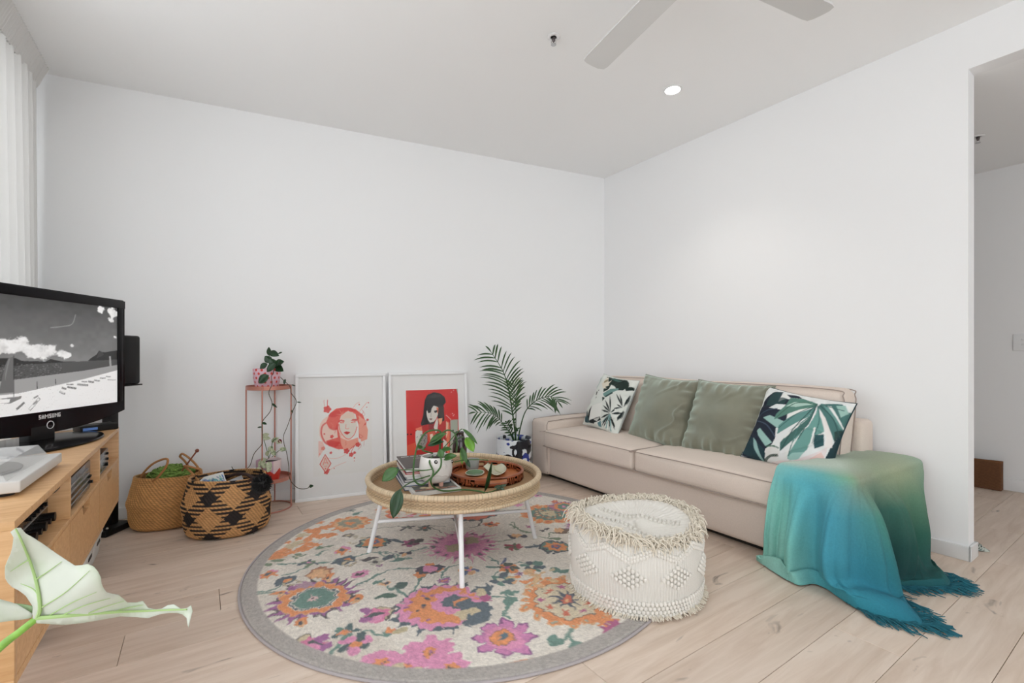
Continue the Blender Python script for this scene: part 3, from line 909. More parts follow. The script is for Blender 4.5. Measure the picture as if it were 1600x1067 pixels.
# unseen side, behind the pouf and at the right edge, carries on in the same way
for (x, y, r) in ((.45, 2.75, .1), (.55, 2.3, .09), (.35, 3.1, .08), (-.2, 3.35, .07)):
    cv.star(x, y, r * 1.4, r, 18, PU); cv.ell(x, y, r, r, OR, wob=.06, k=12, n=96); cv.ell(x, y, r * .6, r * .6, TL, wob=.05, k=10, n=80); cv.ell(x, y, r * .2, r * .2, PK)
D = np.hypot(cv.X - RC.x, cv.Y - RC.y)
bord = np.clip((D - (RR - .074)) / .006, 0, 1)[..., None]
cv.c = cv.c * (1 - bord) + np.array(S(168, 162, 157)) * bord
# sprinkle of pile tones
sp = (1 + .26 * (vnoise(cv.X * 160, cv.Y * 160, 1) - .5) + .3 * (rng.random(cv.X.shape) - .5))[..., None]
cv.c = cv.c * .90 + np.array(cream) * .10
cv.c = np.clip(cv.c * sp, 0, 1)
rug = thing('round_rug', RC, 'round cream rug with orange, pink and teal flowers and a grey border', 'rug')
# polar resample keeps the outline round
nr, na = 250, 900
rr_ = np.linspace(.002, RR - .008, nr); th_ = np.linspace(0, 2 * PI, na, endpoint=False)
TH, RRr = np.meshgrid(th_, rr_, indexing='ij')
PX = RC.x + RRr * np.cos(TH); PY = RC.y + RRr * np.sin(TH)
inn = np.clip((RR - .09 - RRr) / .02, 0, 1)
WX = PX + inn * (.030 * (vnoise(PX * 28, PY * 28, 21) - .5) + .012 * (vnoise(PX * 85, PY * 85, 23) - .5))
WY = PY + inn * (.030 * (vnoise(PX * 28, PY * 28, 22) - .5) + .012 * (vnoise(PX * 85, PY * 85, 24) - .5))
ix = (WX - cv.x0) / cv.dx; iy = (WY - cv.y0) / cv.dy
i0 = np.clip(ix.astype(int), 0, 638); j0 = np.clip(iy.astype(int), 0, 638)
fx = (ix - i0)[..., None]; fy = (iy - j0)[..., None]
Cc = (cv.c[i0, j0] * (1 - fx) + cv.c[i0 + 1, j0] * fx) * (1 - fy) + (cv.c[i0, j0 + 1] * (1 - fx) + cv.c[i0 + 1, j0 + 1] * fx) * fy
PZ = .0105 + .0016 * rng.random(PX.shape)
PZ[:, -1] = .004; PZ[:, -2] = .009
P = np.stack([PX, PY, PZ], -1)
m_rug = M('rug_pile', rough=.95, attr=True, bump=.5, bscale=500, var=.1, vscale=330, sheen=.15)
gridmesh('pile', P, m_rug, rug, cols=Cc, closed_u=True)
mb = MB(); mb.tube([(RC.x + (RR - .004) * math.cos(a), RC.y + (RR - .004) * math.sin(a), .0055) for a in np.linspace(0, 2 * PI, 240, endpoint=False)], .0052, 8, closed=True)
mb.build('edge_binding', M('rug_binding', S(172, 165, 166), .85, bump=.3, bscale=300), rug)

# ================================================================== SOFA
m_sofa = M('sofa_linen', S(218, 203, 191), .9, bump=.25, bscale=420, var=.05, vscale=260, sheen=.1)
m_pipe = M('sofa_piping', S(166, 151, 142), .9)
sofa = thing('sofa', sn(1.14, .42, 0), 'long pale beige fabric sofa with low arms along the right wall', 'sofa')
sA, sB = -.05, 2.31
mb = MB(SN)
mb.rbox((sA + sB) / 2, .42, .15, sB - sA - .02, .74, .23, .025, puff=(0, .006, 0), seg=10); mb.build('base', m_sofa, sofa)
mb = MB(SN); mb.rbox(1.155, .115, .36, 1.95, .17, .61, .03, seg=8); mb.build('back_frame', m_sofa, sofa)
for (a, b) in ((sA, sA + .22), (sB - .24, sB)):
    rt = a > 1
    mb = MB(SN); mb.rbox((a + b) / 2, .425, .2575, b - a, .79, .445, .035, puff=(.0, .006, .0 if rt else .012), seg=6); arm = mb.build('arm', m_sofa, sofa)
    q = MB(SN)
    for x in (a + .012, b - .012):
        q.tube([(x, .805, .05), (x, .812, .25), (x, .812, .45), (x, .80, .474), (x, .6, .484), (x, .3, .484), (x, .1, .48)] if not rt else [(x, .1, .05), (x, .03, .06), (x, .03, .4), (x, .05, .474), (x, .2, .4795)], .0035, 6)
    q.build('piping', m_pipe, arm)
mid = 1.10
for (a, b) in ((sA + .2, mid), (mid, sB - .22)):
    mb = MB(SN); mb.rbox((a + b) / 2, .51, .34, b - a - .006, .68, .142, .03, puff=(.004, .014, .028), seg=10, rs=3); cu = mb.build('seat_cushion', m_sofa, sofa)
    q = MB(SN)
    z1, z0, nf = .402, .279, .846
    pts = [(a + .008, .2, z1), (a + .012, nf - .02, z1), (a + .03, nf + .001, z1 - .003), ((a + b) / 2, nf + .008, z1 + .002), (b - .03, nf + .001, z1 - .003), (b - .012, nf - .02, z1), (b - .008, .2, z1)]
    q.tube(catmull(pts, 60), .0028, 6)
    q.tube(catmull([(x, y, z0) for (x, y, z) in pts[1:-1]], 60), .0028, 6)
    q.build('piping', m_pipe, cu)
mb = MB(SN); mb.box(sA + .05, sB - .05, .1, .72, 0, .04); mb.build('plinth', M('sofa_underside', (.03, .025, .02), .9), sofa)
for (a, b) in ((.27, 1.2), (1.2, 2.10)):
    def lean(x, y, z): return (x, y - z * .22, z)
    mb = MB(SN); mb.rbox((a + b) / 2, .285, .625, b - a - .008, .17, .43, .05, puff=(.006, .035, .01), seg=10, rs=4, fn=lean); bc = mb.build('back_cushion', m_sofa, sofa)
    q = MB(SN)
    w_ = (b - a) / 2 - .006; cxx = (a + b) / 2
    for yy in (.075, -.075):
        pts = []
        for (x, z) in ((-w_, -.19), (-w_, .1), (-w_ + .008, .175), (-w_ + .05, .209), (0, .217), (w_ - .05, .209), (w_ - .008, .175), (w_, .1), (w_, -.19)):
            g = lean(x, yy, z); pts.append((g[0] + cxx, g[1] + .285, g[2] + .625))
        q.tube(catmull(pts, 70), .003, 6)
    q.build('piping', m_pipe, bc)

# ------------------------------------------------------------------ cushions on the sofa
def cushion(name, s, n, z, size, th, roll, lean_, yaw, mat, label, canvas=None, seg=48, seed=0, back=None, wr=1.0):
    c = sn(s, n, z)
    # local: X along the sofa (+s), Z up the cushion, Y out of the face (+n)
    def frame(x, y, zz):
        x, zz = x * math.cos(roll) - zz * math.sin(roll), x * math.sin(roll) + zz * math.cos(roll)
        y, zz = y * math.cos(lean_) - zz * math.sin(lean_), y * math.sin(lean_) + zz * math.cos(lean_)
        x, y = x * math.cos(yaw) - y * math.sin(yaw), x * math.sin(yaw) + y * math.cos(yaw)
        return c + ES * x + EN * y + UP * zz
    t = thing(name, frame(0, 0, -size / 2), label, 'cushion')
    n_ = seg
    U, W = np.meshgrid(np.linspace(-1, 1, n_), np.linspace(-1, 1, n_), indexing='ij')
    h = size / 2
    prof = (np.clip(1 - U ** 2, 0, 1) ** .42) * (np.clip(1 - W ** 2, 0, 1) ** .42)
    for side in (1, -1):
        x = h * U * (1 - .075 * (1 - W ** 2) * np.abs(U) ** 3)
        z_ = h * W * (1 - .075 * (1 - U ** 2) * np.abs(W) ** 3)
        edge = np.maximum(np.abs(U), np.abs(W))
        ang = np.arctan2(W, U)
        px_ = np.where(np.abs(U) > np.abs(W), W, U)
        wrk = wr * .010 * (vnoise(px_ * 9 + seed, edge * 2.0, seed) - .5) * np.clip((edge - .55) / .3, 0, 1) * np.clip((1 - edge) / .1, 0, 1) * 2
        wrk += wr * .012 * (vnoise(U * 2.2 + W * .8 + seed, W * 2.6, seed + 4) - .5) * prof
        rid = np.abs(vnoise(U * 1.6 - W * 2.2 + seed * 1.3, U * .7 + W * .9 + seed, seed + 6) - .5)
        wrk += wr * .012 * np.clip(1 - rid / .07, 0, 1) * prof * np.clip((U + .2) / .8, 0, 1)
        y = side * (th / 2 * prof) + wrk * (1 if side > 0 else .3)
        P = np.zeros((n_, n_, 3))
        for i in range(n_):
            for j in range(n_):
                P[i, j] = frame(x[i, j], y[i, j], z_[i, j])
        if canvas is not None and side > 0:
            gridmesh('front_panel', P, mat, t, cols=canvas.c)
        else:
            gridmesh('front_panel' if side > 0 else 'back_panel', P[::-1] if side < 0 else P, mat if (side > 0 or back is None) else back, t)
    q = MB()
    loop = []
    for (ua, wa, ub, wb) in ((-1, -1, 1, -1), (1, -1, 1, 1), (1, 1, -1, 1), (-1, 1, -1, -1)):
        for k in range(14):
            u = ua + (ub - ua) * k / 14; w_ = wa + (wb - wa) * k / 14
            loop.append(frame(h * u * (1 - .075 * (1 - w_ ** 2) * abs(u) ** 3), 0, h * w_ * (1 - .075 * (1 - u ** 2) * abs(w_) ** 3)))
    q.tube(loop, .004, 6, closed=True)
    q.build('seam', back if back is not None else mat, t)
    return t
m_velvet = M('sage_velvet', S(116, 114, 96), .55, bump=.12, bscale=300, var=.16, vscale=7, sheen=.6, shcol=S(206, 222, 212), velvet=S(196, 212, 200))
m_print = M('cushion_print', rough=.85, attr=True, bump=.08, bscale=500)
WH, DT, MT, LTt, NVY = S(226, 228, 222), S(34, 62, 64), S(92, 136, 128), S(150, 186, 178), S(22, 32, 48)
# print of the palm and white bird cushion
ca = Canvas(110, 110, 0, 100, 0, 95, S(216, 219, 212))
def bil(x, y, cs):
    a, b, c_, d_ = [np.array(p, float) for p in cs]
    u, v = .5, .5
    for _ in range(12):
        p_ = a * (1 - u) * (1 - v) + b * u * (1 - v) + c_ * (1 - u) * v + d_ * u * v - np.array((x, y), float)
        du = (b - a) * (1 - v) + (d_ - c_) * v; dv = (c_ - a) * (1 - u) + (d_ - b) * u
        sol = np.linalg.solve(np.array([du, dv]).T, -p_); u += sol[0]; v += sol[1]
    return (u * 100, 95 - v * 95)
def A(x, y): return bil(x, y, ((265, 60), (1040, 75), (85, 935), (880, 1035)))
AP = lambda pts, col, a=1.0: ca.poly([A(*p) for p in pts], col, a)
for pts in ([(430, 100), (860, 95), (930, 150), (950, 210), (880, 300), (780, 320), (700, 260), (560, 230), (480, 150)], [(560, 220), (620, 240), (610, 330), (510, 390), (490, 340)], [(880, 240), (1010, 205), (1020, 250), (930, 300)], [(520, 470), (590, 480), (550, 540)]): AP(pts, S(20, 40, 34))
AP([(500, 120), (640, 110), (800, 140), (700, 160)], S(60, 100, 92)); AP([(510, 420), (640, 320), (790, 280), (800, 310), (700, 370), (560, 460)], S(110, 146, 140)); AP([(560, 460), (700, 360), (720, 380), (600, 470)], S(40, 70, 66))
AP([(400, 250), (440, 140), (490, 110), (530, 200), (600, 160), (560, 240), (590, 260), (500, 300), (560, 320), (470, 330)], S(222, 214, 196)); AP([(440, 200), (500, 150), (520, 190), (450, 240)], S(150, 138, 110))
AP([(330, 390), (370, 400), (365, 460), (330, 450)], S(26, 30, 30)); AP([(380, 365), (400, 365), (400, 385), (385, 390)], S(26, 30, 30)); AP([(365, 480), (385, 490), (370, 520)], S(40, 44, 44))
AP([(300, 160), (340, 120), (330, 260), (270, 380), (250, 300)], S(170, 186, 182), .6); AP([(300, 700), (330, 640), (560, 560), (580, 760), (540, 860), (420, 880), (330, 850)], S(226, 226, 220))
AP([(240, 760), (320, 640), (300, 860), (280, 860)], S(18, 26, 26)); AP([(150, 690), (220, 780), (320, 890), (360, 930), (180, 920), (140, 800)], S(50, 76, 82)); AP([(150, 700), (170, 700), (330, 900), (300, 905)], S(24, 36, 40)); AP([(330, 880), (560, 790), (580, 840), (420, 930), (330, 930)], S(22, 30, 30)); AP([(420, 860), (560, 800), (500, 880)], S(190, 190, 184)); AP([(510, 900), (580, 850), (580, 960), (520, 960)], S(90, 128, 134))
for (a, b, wd) in (((770, 690), (670, 420), 26), ((770, 690), (600, 510), 26), ((770, 690), (580, 600), 22), ((770, 700), (570, 680), 24), ((770, 710), (580, 810), 28), ((770, 710), (590, 940), 30), ((770, 715), (640, 980), 26), ((770, 715), (870, 940), 34), ((775, 700), (830, 610), 24), ((790, 710), (940, 650), 34), ((930, 560), (780, 370), 22), ((930, 560), (850, 370), 24), ((940, 560), (990, 340), 26), ((930, 570), (800, 620), 22), ((930, 570), (830, 540), 18), ((950, 600), (890, 800), 30), ((770, 715), (770, 990), 22)):
    p0_, p1_ = np.array(A(*a)), np.array(A(*b)); dd_ = p1_ - p0_; nn2 = np.array((-dd_[1], dd_[0])) / np.hypot(*dd_) * wd / 11.23 * .75
    ca.poly([p0_, p0_ + dd_ * .35 + nn2 * .8, p0_ + dd_ * .6 + nn2, p1_, p0_ + dd_ * .6 - nn2, p0_ + dd_ * .35 - nn2 * .8], S(22, 34, 34))
for (a, b, wd) in (((770, 720), (600, 880), 14), ((770, 720), (700, 960), 26), ((770, 720), (810, 980), 26)): ca.stroke([A(*a), A(*b)], wd / 11.23, S(120, 158, 156), smooth=False)
# print of the monstera cushion
cd = Canvas(130, 130, 0, 100, 0, 100, S(222, 224, 222))
def Dm(x, y):
    # photo crop corners TL(200,75) TR(1245,255) BL(60,930) BR(~1010,1000)
    a, b, c_, d_ = np.array((200, 75.)), np.array((1245, 255.)), np.array((50, 940.)), np.array((960, 1010.))
    u, v = .5, .5
    for _ in range(12):
        p_ = a * (1 - u) * (1 - v) + b * u * (1 - v) + c_ * (1 - u) * v + d_ * u * v - np.array((x, y), float)
        du = (b - a) * (1 - v) + (d_ - c_) * v; dv = (c_ - a) * (1 - u) + (d_ - b) * u
        sol = np.linalg.solve(np.array([du, dv]).T, -p_); u += sol[0]; v += sol[1]
    return (u * 100, 100 - v * 100)
DP = lambda pts, col, a=1.0: cd.poly([Dm(*p) for p in pts], col, a)
DP([(310, 170), (450, 150), (440, 240), (560, 260), (560, 500), (450, 600), (450, 700), (420, 770), (350, 830), (340, 900), (320, 1000), (60, 930), (140, 560), (200, 300)], NVY)
DP([(320, 170), (440, 160), (430, 230), (520, 250), (500, 330), (330, 350), (250, 330)], DT); DP([(60, 900), (130, 700), (330, 830), (350, 880), (320, 1000)], S(24, 54, 62)); DP([(500, 190), (640, 190), (690, 230), (560, 240)], NVY)
DP([(435, 240), (480, 170), (530, 220), (560, 235)], S(226, 226, 220)); DP([(310, 370), (400, 325), (520, 330), (500, 395)], S(222, 226, 224)); DP([(265, 490), (350, 460), (530, 520), (470, 600)], LTt); DP([(210, 640), (250, 610), (420, 750), (350, 800), (240, 690)], LTt); DP([(180, 720), (230, 760), (320, 960), (300, 970), (210, 830)], S(140, 176, 172)); DP([(450, 170), (420, 300), (530, 240)], S(210, 214, 210), .2)
DP([(900, 280), (1120, 280), (1190, 360), (1230, 330), (1210, 420), (1140, 560), (1060, 640), (1000, 540), (960, 440), (900, 360), (870, 330)], S(70, 112, 108)); DP([(1060, 300), (1150, 290), (1190, 370), (1120, 420)], S(150, 184, 174)); DP([(1060, 560), (1160, 520), (1060, 650)], S(40, 66, 62))
DP([(870, 290), (700, 230), (560, 240), (520, 340), (430, 440), (415, 510), (560, 440), (700, 370), (820, 340)], S(84, 126, 112)); DP([(840, 290), (620, 290), (520, 350), (640, 350), (780, 310)], S(168, 196, 184)); DP([(860, 300), (800, 360), (600, 460), (480, 570), (470, 660), (560, 600), (780, 450), (850, 350)], S(92, 138, 132)); DP([(860, 310), (780, 460), (620, 600), (510, 740), (510, 830), (560, 780), (700, 650), (800, 520)], S(64, 104, 98)); DP([(870, 320), (860, 400), (790, 560), (680, 660), (590, 820), (590, 890), (680, 880), (790, 760), (840, 640), (960, 580), (950, 500), (900, 420)], S(104, 152, 144)); DP([(590, 870), (640, 820), (760, 790), (700, 870), (610, 900)], S(150, 190, 182)); DP([(850, 620), (960, 600), (960, 700), (860, 740)], S(40, 80, 84)); DP([(1040, 680), (1220, 420), (1210, 560), (1000, 900), (930, 880)], S(20, 50, 56)); DP([(900, 280), (1000, 330), (1160, 520), (1120, 520), (960, 350)], S(100, 144, 138))
DP([(905, 390), (960, 440), (1040, 600), (1040, 700), (960, 740), (980, 620), (930, 480)], S(226, 220, 216)); DP([(970, 310), (1010, 310), (1160, 515), (1140, 510)], S(226, 228, 224)); DP([(560, 460), (680, 380), (800, 340), (700, 400), (580, 480)], S(226, 226, 220)); DP([(790, 455), (640, 590), (520, 690), (560, 690), (700, 560)], S(222, 224, 220)); DP([(720, 630), (640, 730), (550, 870), (590, 860), (660, 740)], S(222, 224, 220)); DP([(860, 540), (885, 560), (850, 680), (830, 780), (820, 700)], S(222, 224, 220)); DP([(1160, 290), (1240, 300), (1210, 350)], S(226, 226, 220)); DP([(340, 990), (500, 920), (640, 900), (900, 760), (1000, 700), (940, 880), (700, 960), (500, 1030)], S(222, 210, 208)); DP([(800, 850), (930, 760), (960, 800), (900, 870)], S(222, 190, 182)); DP([(350, 830), (430, 780), (520, 830), (470, 900), (360, 920)], S(214, 212, 208)); cd.stroke([Dm(330, 960), Dm(400, 900), Dm(490, 870)], 3.2, S(58, 74, 66)); cd.stroke([Dm(360, 800), Dm(440, 785), Dm(500, 800)], 2, S(60, 100, 80))
for (p_, c_) in (([(860, 300), (800, 500), (700, 680)], S(50, 84, 82)), ([(860, 300), (650, 440), (480, 600)], S(58, 98, 94)), ([(860, 300), (640, 600), (530, 800)], S(44, 76, 74)), ([(870, 300), (640, 300), (440, 480)], S(60, 98, 84)), ([(880, 300), (1040, 440), (1120, 600)], S(40, 76, 76)), ([(870, 310), (900, 480), (840, 700)], S(60, 104, 100)), ([(160, 520), (330, 570), (450, 690)], S(70, 84, 104)), ([(190, 460), (300, 400), (430, 380)], S(60, 78, 96)), ([(820, 420), (700, 560), (600, 860)], S(70, 116, 110)), ([(900, 300), (1000, 320), (1150, 350)], S(58, 96, 92))):
    cd.stroke([Dm(*q_) for q_ in p_], 1.1, c_)
cushion('throw_cushion', .525, .465, .635, .46, .15, R(-5), R(24), R(8), m_print, 'white cushion with cockatoo and dark palm leaf print, nearest the corner', ca, seg=110, seed=1, back=M('cushion_back_grey', S(200, 206, 202), .9))
cushion('throw_cushion', 1.02, .45, .628, .50, .17, R(-3), R(20), R(3), m_velvet, 'plain sage velvet cushion beside the cockatoo cushion', seed=2, wr=1.4)
cushion('throw_cushion', 1.50, .46, .618, .50, .18, R(-2), R(22), R(-2), m_velvet, 'plain sage velvet cushion beside the monstera leaf cushion', seed=5, wr=1.7)
cushion('throw_cushion', 1.915, .47, .605, .45, .15, R(-9), R(26), R(-6), m_print, 'monstera leaf print cushion in teal and navy beside the sofa arm', cd, seg=130, seed=7, back=M('cushion_back_teal', S(24, 54, 60), .8))

# ================================================================== THROW BLANKET
rim = [(2.0, .845), (2.06, .85), (2.13, .853), (2.2, .853), (2.265, .85), (2.315, .83), (2.328, .775), (2.332, .69), (2.334, .57), (2.337, .42), (2.342, .25), (2.345, .08)]
top = [(2.035, .72), (2.045, .68), (2.055, .62), (2.06, .56), (2.06, .50), (2.06, .45), (2.06, .41), (2.06, .36), (2.06, .31), (2.06, .26), (2.065, .2), (2.08, .14)]
r3 = [(1.985, .875, .33), (2.06, .857, .33), (2.125, .91, .33), (2.195, .858, .33), (2.265, .925, .33), (2.325, .865, .33), (2.395, .79, .33), (2.335, .67, .33), (2.40, .53, .33), (2.355, .41, .33), (2.388, .25, .33), (2.35, .10, .33)]
r4 = [(1.975, .885, .17), (2.05, .862, .17), (2.115, .95, .17), (2.185, .862, .17), (2.265, .965, .17), (2.345, .885, .17), (2.435, .80, .17), (2.335, .66, .17), (2.435, .53, .17), (2.362, .40, .17), (2.415, .26, .17), (2.35, .13, .17)]
r5 = [(1.965, .89, .045), (2.045, .872, .04), (2.11, .95, .055), (2.185, .868, .05), (2.275, .955, .07), (2.36, .885, .075), (2.46, .81, .06), (2.34, .67, .04), (2.43, .55, .05), (2.43, .44, .05), (2.425, .29, .05), (2.352, .155, .04)]
r6 = [(1.94, .905, .03), (2.035, .895, .045), (2.125, .965, .03), (2.19, .885, .05), (2.345, .965, .045), (2.47, .90, .055), (2.47, .82, .03), (2.352, .69, .016), (2.415, .595, .02), (2.49, .45, .03), (2.46, .31, .022), (2.354, .162, .014)]
r7 = [(1.925, .885, .008), (2.03, .935, .008), (2.155, .975, .008), (2.215, .90, .008), (2.40, .985, .008), (2.56, .93, .010), (2.52, .84, .010), (2.36, .70, .008), (2.425, .61, .008), (2.53, .45, .008), (2.49, .335, .008), (2.356, .167, .008)]
zr = .485
rows = [[(s_, n_, .497) for (s_, n_) in top], [((a[0] * .45 + b[0] * .55), (a[1] * .45 + b[1] * .55), .4995) for a, b in zip(top, rim)], [(s_ - .012 if i > 4 else s_, n_ - (.012 if i < 6 else 0), zr) for i, (s_, n_) in enumerate(rim)], [(s_ + (.006 if i > 4 else 0), n_ + (.012 if i < 6 else 0), .435) for i, (s_, n_) in enumerate(rim)], r3, r4, r5, r6, r7]
G = np.array(rows)                       # (9, 12, 3)
G[3:6, :5, 1] += .012
NU, NVv = 150, 120
tmp = np.stack([catmull(G[r], NU) for r in range(len(rows))], 0)      # along columns
Gd = np.stack([catmull(tmp[:, i], NVv) for i in range(NU)], 0)        # (NU, NV, 3)
uu = np.linspace(0, 1, NU)[:, None]; vv_ = np.linspace(0, 1, NVv)[None, :]
# finer folds
fold = (.016 * np.sin(uu * 50 + 2.5 * vv_ + 3 * np.sin(uu * 9)) + .012 * np.sin(uu * 118 + 4 * vv_) * np.clip((uu - .3) / .1, 0, 1) * np.clip((.56 - uu) / .1, 0, 1)) * np.clip((vv_ - .33) / .3, 0, 1) * np.clip((1 - vv_) / .2, 0, 1)
fold = fold + .01 * (vnoise(uu * 22, vv_ * 5, 4) - .5) * np.clip((vv_ - .3) / .3, 0, 1)
wfront = np.clip((.46 - uu) / .06, 0, 1)
Gd[..., 1] += np.abs(fold) * wfront
Gd[..., 0] += np.abs(fold) * (1 - wfront)
Gd[..., 2] += .030 * (vnoise(uu * 20 + vv_ * 6, vv_ * 16, 8)) ** 1.5 * np.clip((vv_ - .78) / .12, 0, 1) * np.clip((1 - vv_) / .08, .1, 1)
Gd[..., 2] = np.maximum(Gd[..., 2], .006)
P = np.zeros((NU, NVv, 3))
P[..., 0] = C0.x + ES.x * Gd[..., 0] + EN.x * Gd[..., 1]
P[..., 1] = C0.y + ES.y * Gd[..., 0] + EN.y * Gd[..., 1]
P[..., 2] = Gd[..., 2]
aq, tq, bt, sg, dg, tt, pg = S(132, 200, 190), S(98, 182, 190), S(66, 150, 172), S(146, 160, 138), S(44, 104, 92), S(28, 106, 122), S(192, 212, 200)
cc = [[pg] * 12, [pg, pg, pg, pg, pg, pg, S(182, 202, 186), S(172, 192, 172)] + [S(164, 182, 160)] * 4, [S(132, 194, 192), S(120, 192, 194), S(108, 186, 192), S(104, 178, 178), S(118, 178, 160), S(130, 170, 140), sg, sg, S(150, 168, 140), S(160, 174, 146), S(158, 176, 150), S(150, 178, 160)]]
cc += [[S(126, 198, 196), tq, S(88, 176, 190), S(84, 168, 184), S(90, 160, 168), S(110, 150, 142), S(116, 144, 126), S(104, 134, 116), S(130, 152, 126), S(144, 164, 134), S(144, 166, 138), S(138, 168, 148)]]
cc += [[aq, S(118, 196, 188), tq, S(80, 166, 184), bt, S(66, 138, 150), S(70, 132, 120), S(44, 94, 86), S(58, 106, 92), S(84, 126, 104), S(92, 134, 110), S(104, 148, 126)]]
cc += [[aq, aq, S(120, 194, 186), S(84, 168, 180), S(64, 150, 172), S(46, 126, 146), S(40, 112, 118), S(20, 66, 66), S(26, 76, 70), S(38, 90, 78), S(44, 98, 84), S(60, 112, 94)]]
cc += [[S(140, 202, 190), S(142, 204, 194), S(128, 196, 188), S(90, 170, 180), S(60, 146, 166), S(44, 126, 148), S(34, 110, 126), S(16, 60, 64), S(18, 66, 66), S(22, 74, 72), S(28, 80, 76), S(40, 94, 84)]]
cc += [[S(146, 204, 192), S(146, 204, 194), S(130, 194, 186), S(84, 164, 174), S(52, 140, 160), S(38, 120, 142), S(30, 108, 128), S(24, 84, 92), S(26, 88, 88), S(28, 92, 92), S(34, 98, 94), S(48, 108, 98)]]
cc += [[S(140, 196, 184), S(140, 196, 186), S(120, 186, 178), S(70, 152, 164), S(40, 128, 146), S(30, 112, 132), S(26, 102, 122), S(24, 84, 96), S(24, 90, 98), S(26, 94, 104), S(30, 98, 104), S(44, 108, 104)]]
Cg = np.array(cc)
tmp = np.stack([np.stack([np.interp(np.linspace(0, 11, NU), np.arange(12), Cg[r, :, k]) for k in range(3)], -1) for r in range(9)], 0)
CSC = np.array((.98, .92, .90))
Cd = CSC * np.stack([np.stack([np.interp(np.linspace(0, 8, NVv), np.arange(9), tmp[:, i, k]) for k in range(3)], -1) for i in range(NU)], 0)
thr = thing('throw_blanket', sn(2.2, .8, 0), 'aqua to deep green ombre throw blanket draped over the sofa arm onto the floor', 'blanket')
o = gridmesh('blanket_cloth', P, M('throw_wool', rough=.95, attr=True, bump=.35, bscale=350, var=.06, vscale=120), thr, cols=Cd)
solid(o, .005, 0)
mb = MB()
edge = P[:, -1]
for i in range(NU):
    u = i / (NU - 1)
    if not (.33 < u < .62 or .68 < u < .93): continue
    for k in range(3):
        b = Vector(edge[i]) + Vector((random.uniform(-.004, .004), random.uniform(-.004, .004), random.uniform(-.002, .004)))
        dirv = (ES * (.95 if u < .62 else .8) + EN * (-.35 if u < .62 else -.35) + Vector((random.uniform(-.35, .35), random.uniform(-.35, .35), 0))).normalized()
        if u < .42: dirv = (ES * .9 + EN * .25 + Vector((random.uniform(-.25, .25), random.uniform(-.25, .25), 0))).normalized()
        L = random.uniform(.06, .11)
        side = Vector((-dirv.y, dirv.x, 0)) * random.uniform(-.02, .02)
        mb.tube([b, b + dirv * L * .4 + side * .6 + UP * random.uniform(.001, .01) , Vector((*(b + dirv * L * .75 + side).xy, .006)), Vector((*(b + dirv * L + side * .3).xy, .005))], [.0022, .0022, .0022, .0015], 5)
stuff(mb.build('fringe', M('throw_fringe', S(30, 96, 110), .95, var=.3, vscale=40), thr))

# ================================================================== POUF
PC = Vector((.548, 2.06, 0)); PR = .268
pouf = thing('knitted_pouf', PC, 'white knitted pouf with diamond bobbles and a shaggy top rim', 'pouf')
def pouf_r(th, z):
    q = z / .36
    r = PR * (.985 + .05 * math.sin(PI * min(1, q * 1.1)) - .045 * max(0, q - .55) ** 1.2 * 2)
    return r * (1 + .02 * math.sin(th * 2 + 1) + .012 * math.sin(3 * th))
def rim_z(th):
    return .320 + .014 * math.sin(th * 2 + .6) - .012 * math.cos(th + .9)
na, nz_ = 420, 76
prof = []
P = np.zeros((na, nz_ + 26, 3))
for i in range(na):
    th = 2 * PI * i / na
    rz = rim_z(th)
    for j in range(nz_):
        z = .008 + (rz - .03) * j / (nz_ - 1)
        r = pouf_r(th, z)
        rib = .0045 * abs(math.sin(th * 70)) + .0014 * math.sin(j * PI + th * 140)
        if j == 0: r *= .9
        P[i, j] = (PC.x + (r + rib) * math.cos(th), PC.y + (r + rib) * math.sin(th), z + (.02 if j > nz_ - 2 else 0) * 0)
    r1 = pouf_r(th, .33)
    for k in range(26):
        q = k / 25
        r = r1 * (1 - q) ** .85 if k < 25 else .0005
        dip = .042 * (1 - (r / r1) ** 2.2) * (1 + (.3 * math.sin(th * 2 + 2.2)) * (r / r1))
        zz = rz - .022 + .022 * math.sin(min(1, q * 5) * PI / 2) - dip
        rowb = .004 if (k in (6, 7, 12, 13)) else 0
        P[i, nz_ + k] = (PC.x + r * math.cos(th), PC.y + r * math.sin(th), zz + .0015 * math.sin(th * 60) * (r / r1) + rowb * (1 if math.sin(th * 40) > 0 else .3))
m_knit = M('pouf_cotton', S(228, 224, 216), .95, bump=.4, bscale=260)
gridmesh('knit_cover', P, m_knit, pouf, closed_u=True)
mb = MB()
def bob(th, z, s=.0085):
    r = pouf_r(th, z) + .006
    mb.sphere((PC.x + r * math.cos(th), PC.y + r * math.sin(th), z), s, 6, 4)
for row, z in enumerate((.018, .034, .050, .066)):
    n_ = 104
    for k in range(n_): bob(2 * PI * (k + .5 * (row % 2)) / n_, z, .0096)
ND = 9
for d_ in range(ND):                           # diamonds of bobbles
    th0 = 2 * PI * d_ / ND + R(-110)
    for a in range(-4, 5):
        for b in range(-4, 5):
            if abs(a) + abs(b) <= 4 and (a + b) % 2 == 0:
                bob(th0 + a * .056, .162 + b * .0098, .0092)
for k in range(150):                           # zigzag under the fringe, two rows
    th = 2 * PI * k / 150
    zz = abs((((th - R(-110)) / (2 * PI) * ND + .5) % 1) - .5) * 2
    for e in (0, .014): bob(th, .222 + .04 * zz + e, .0088)
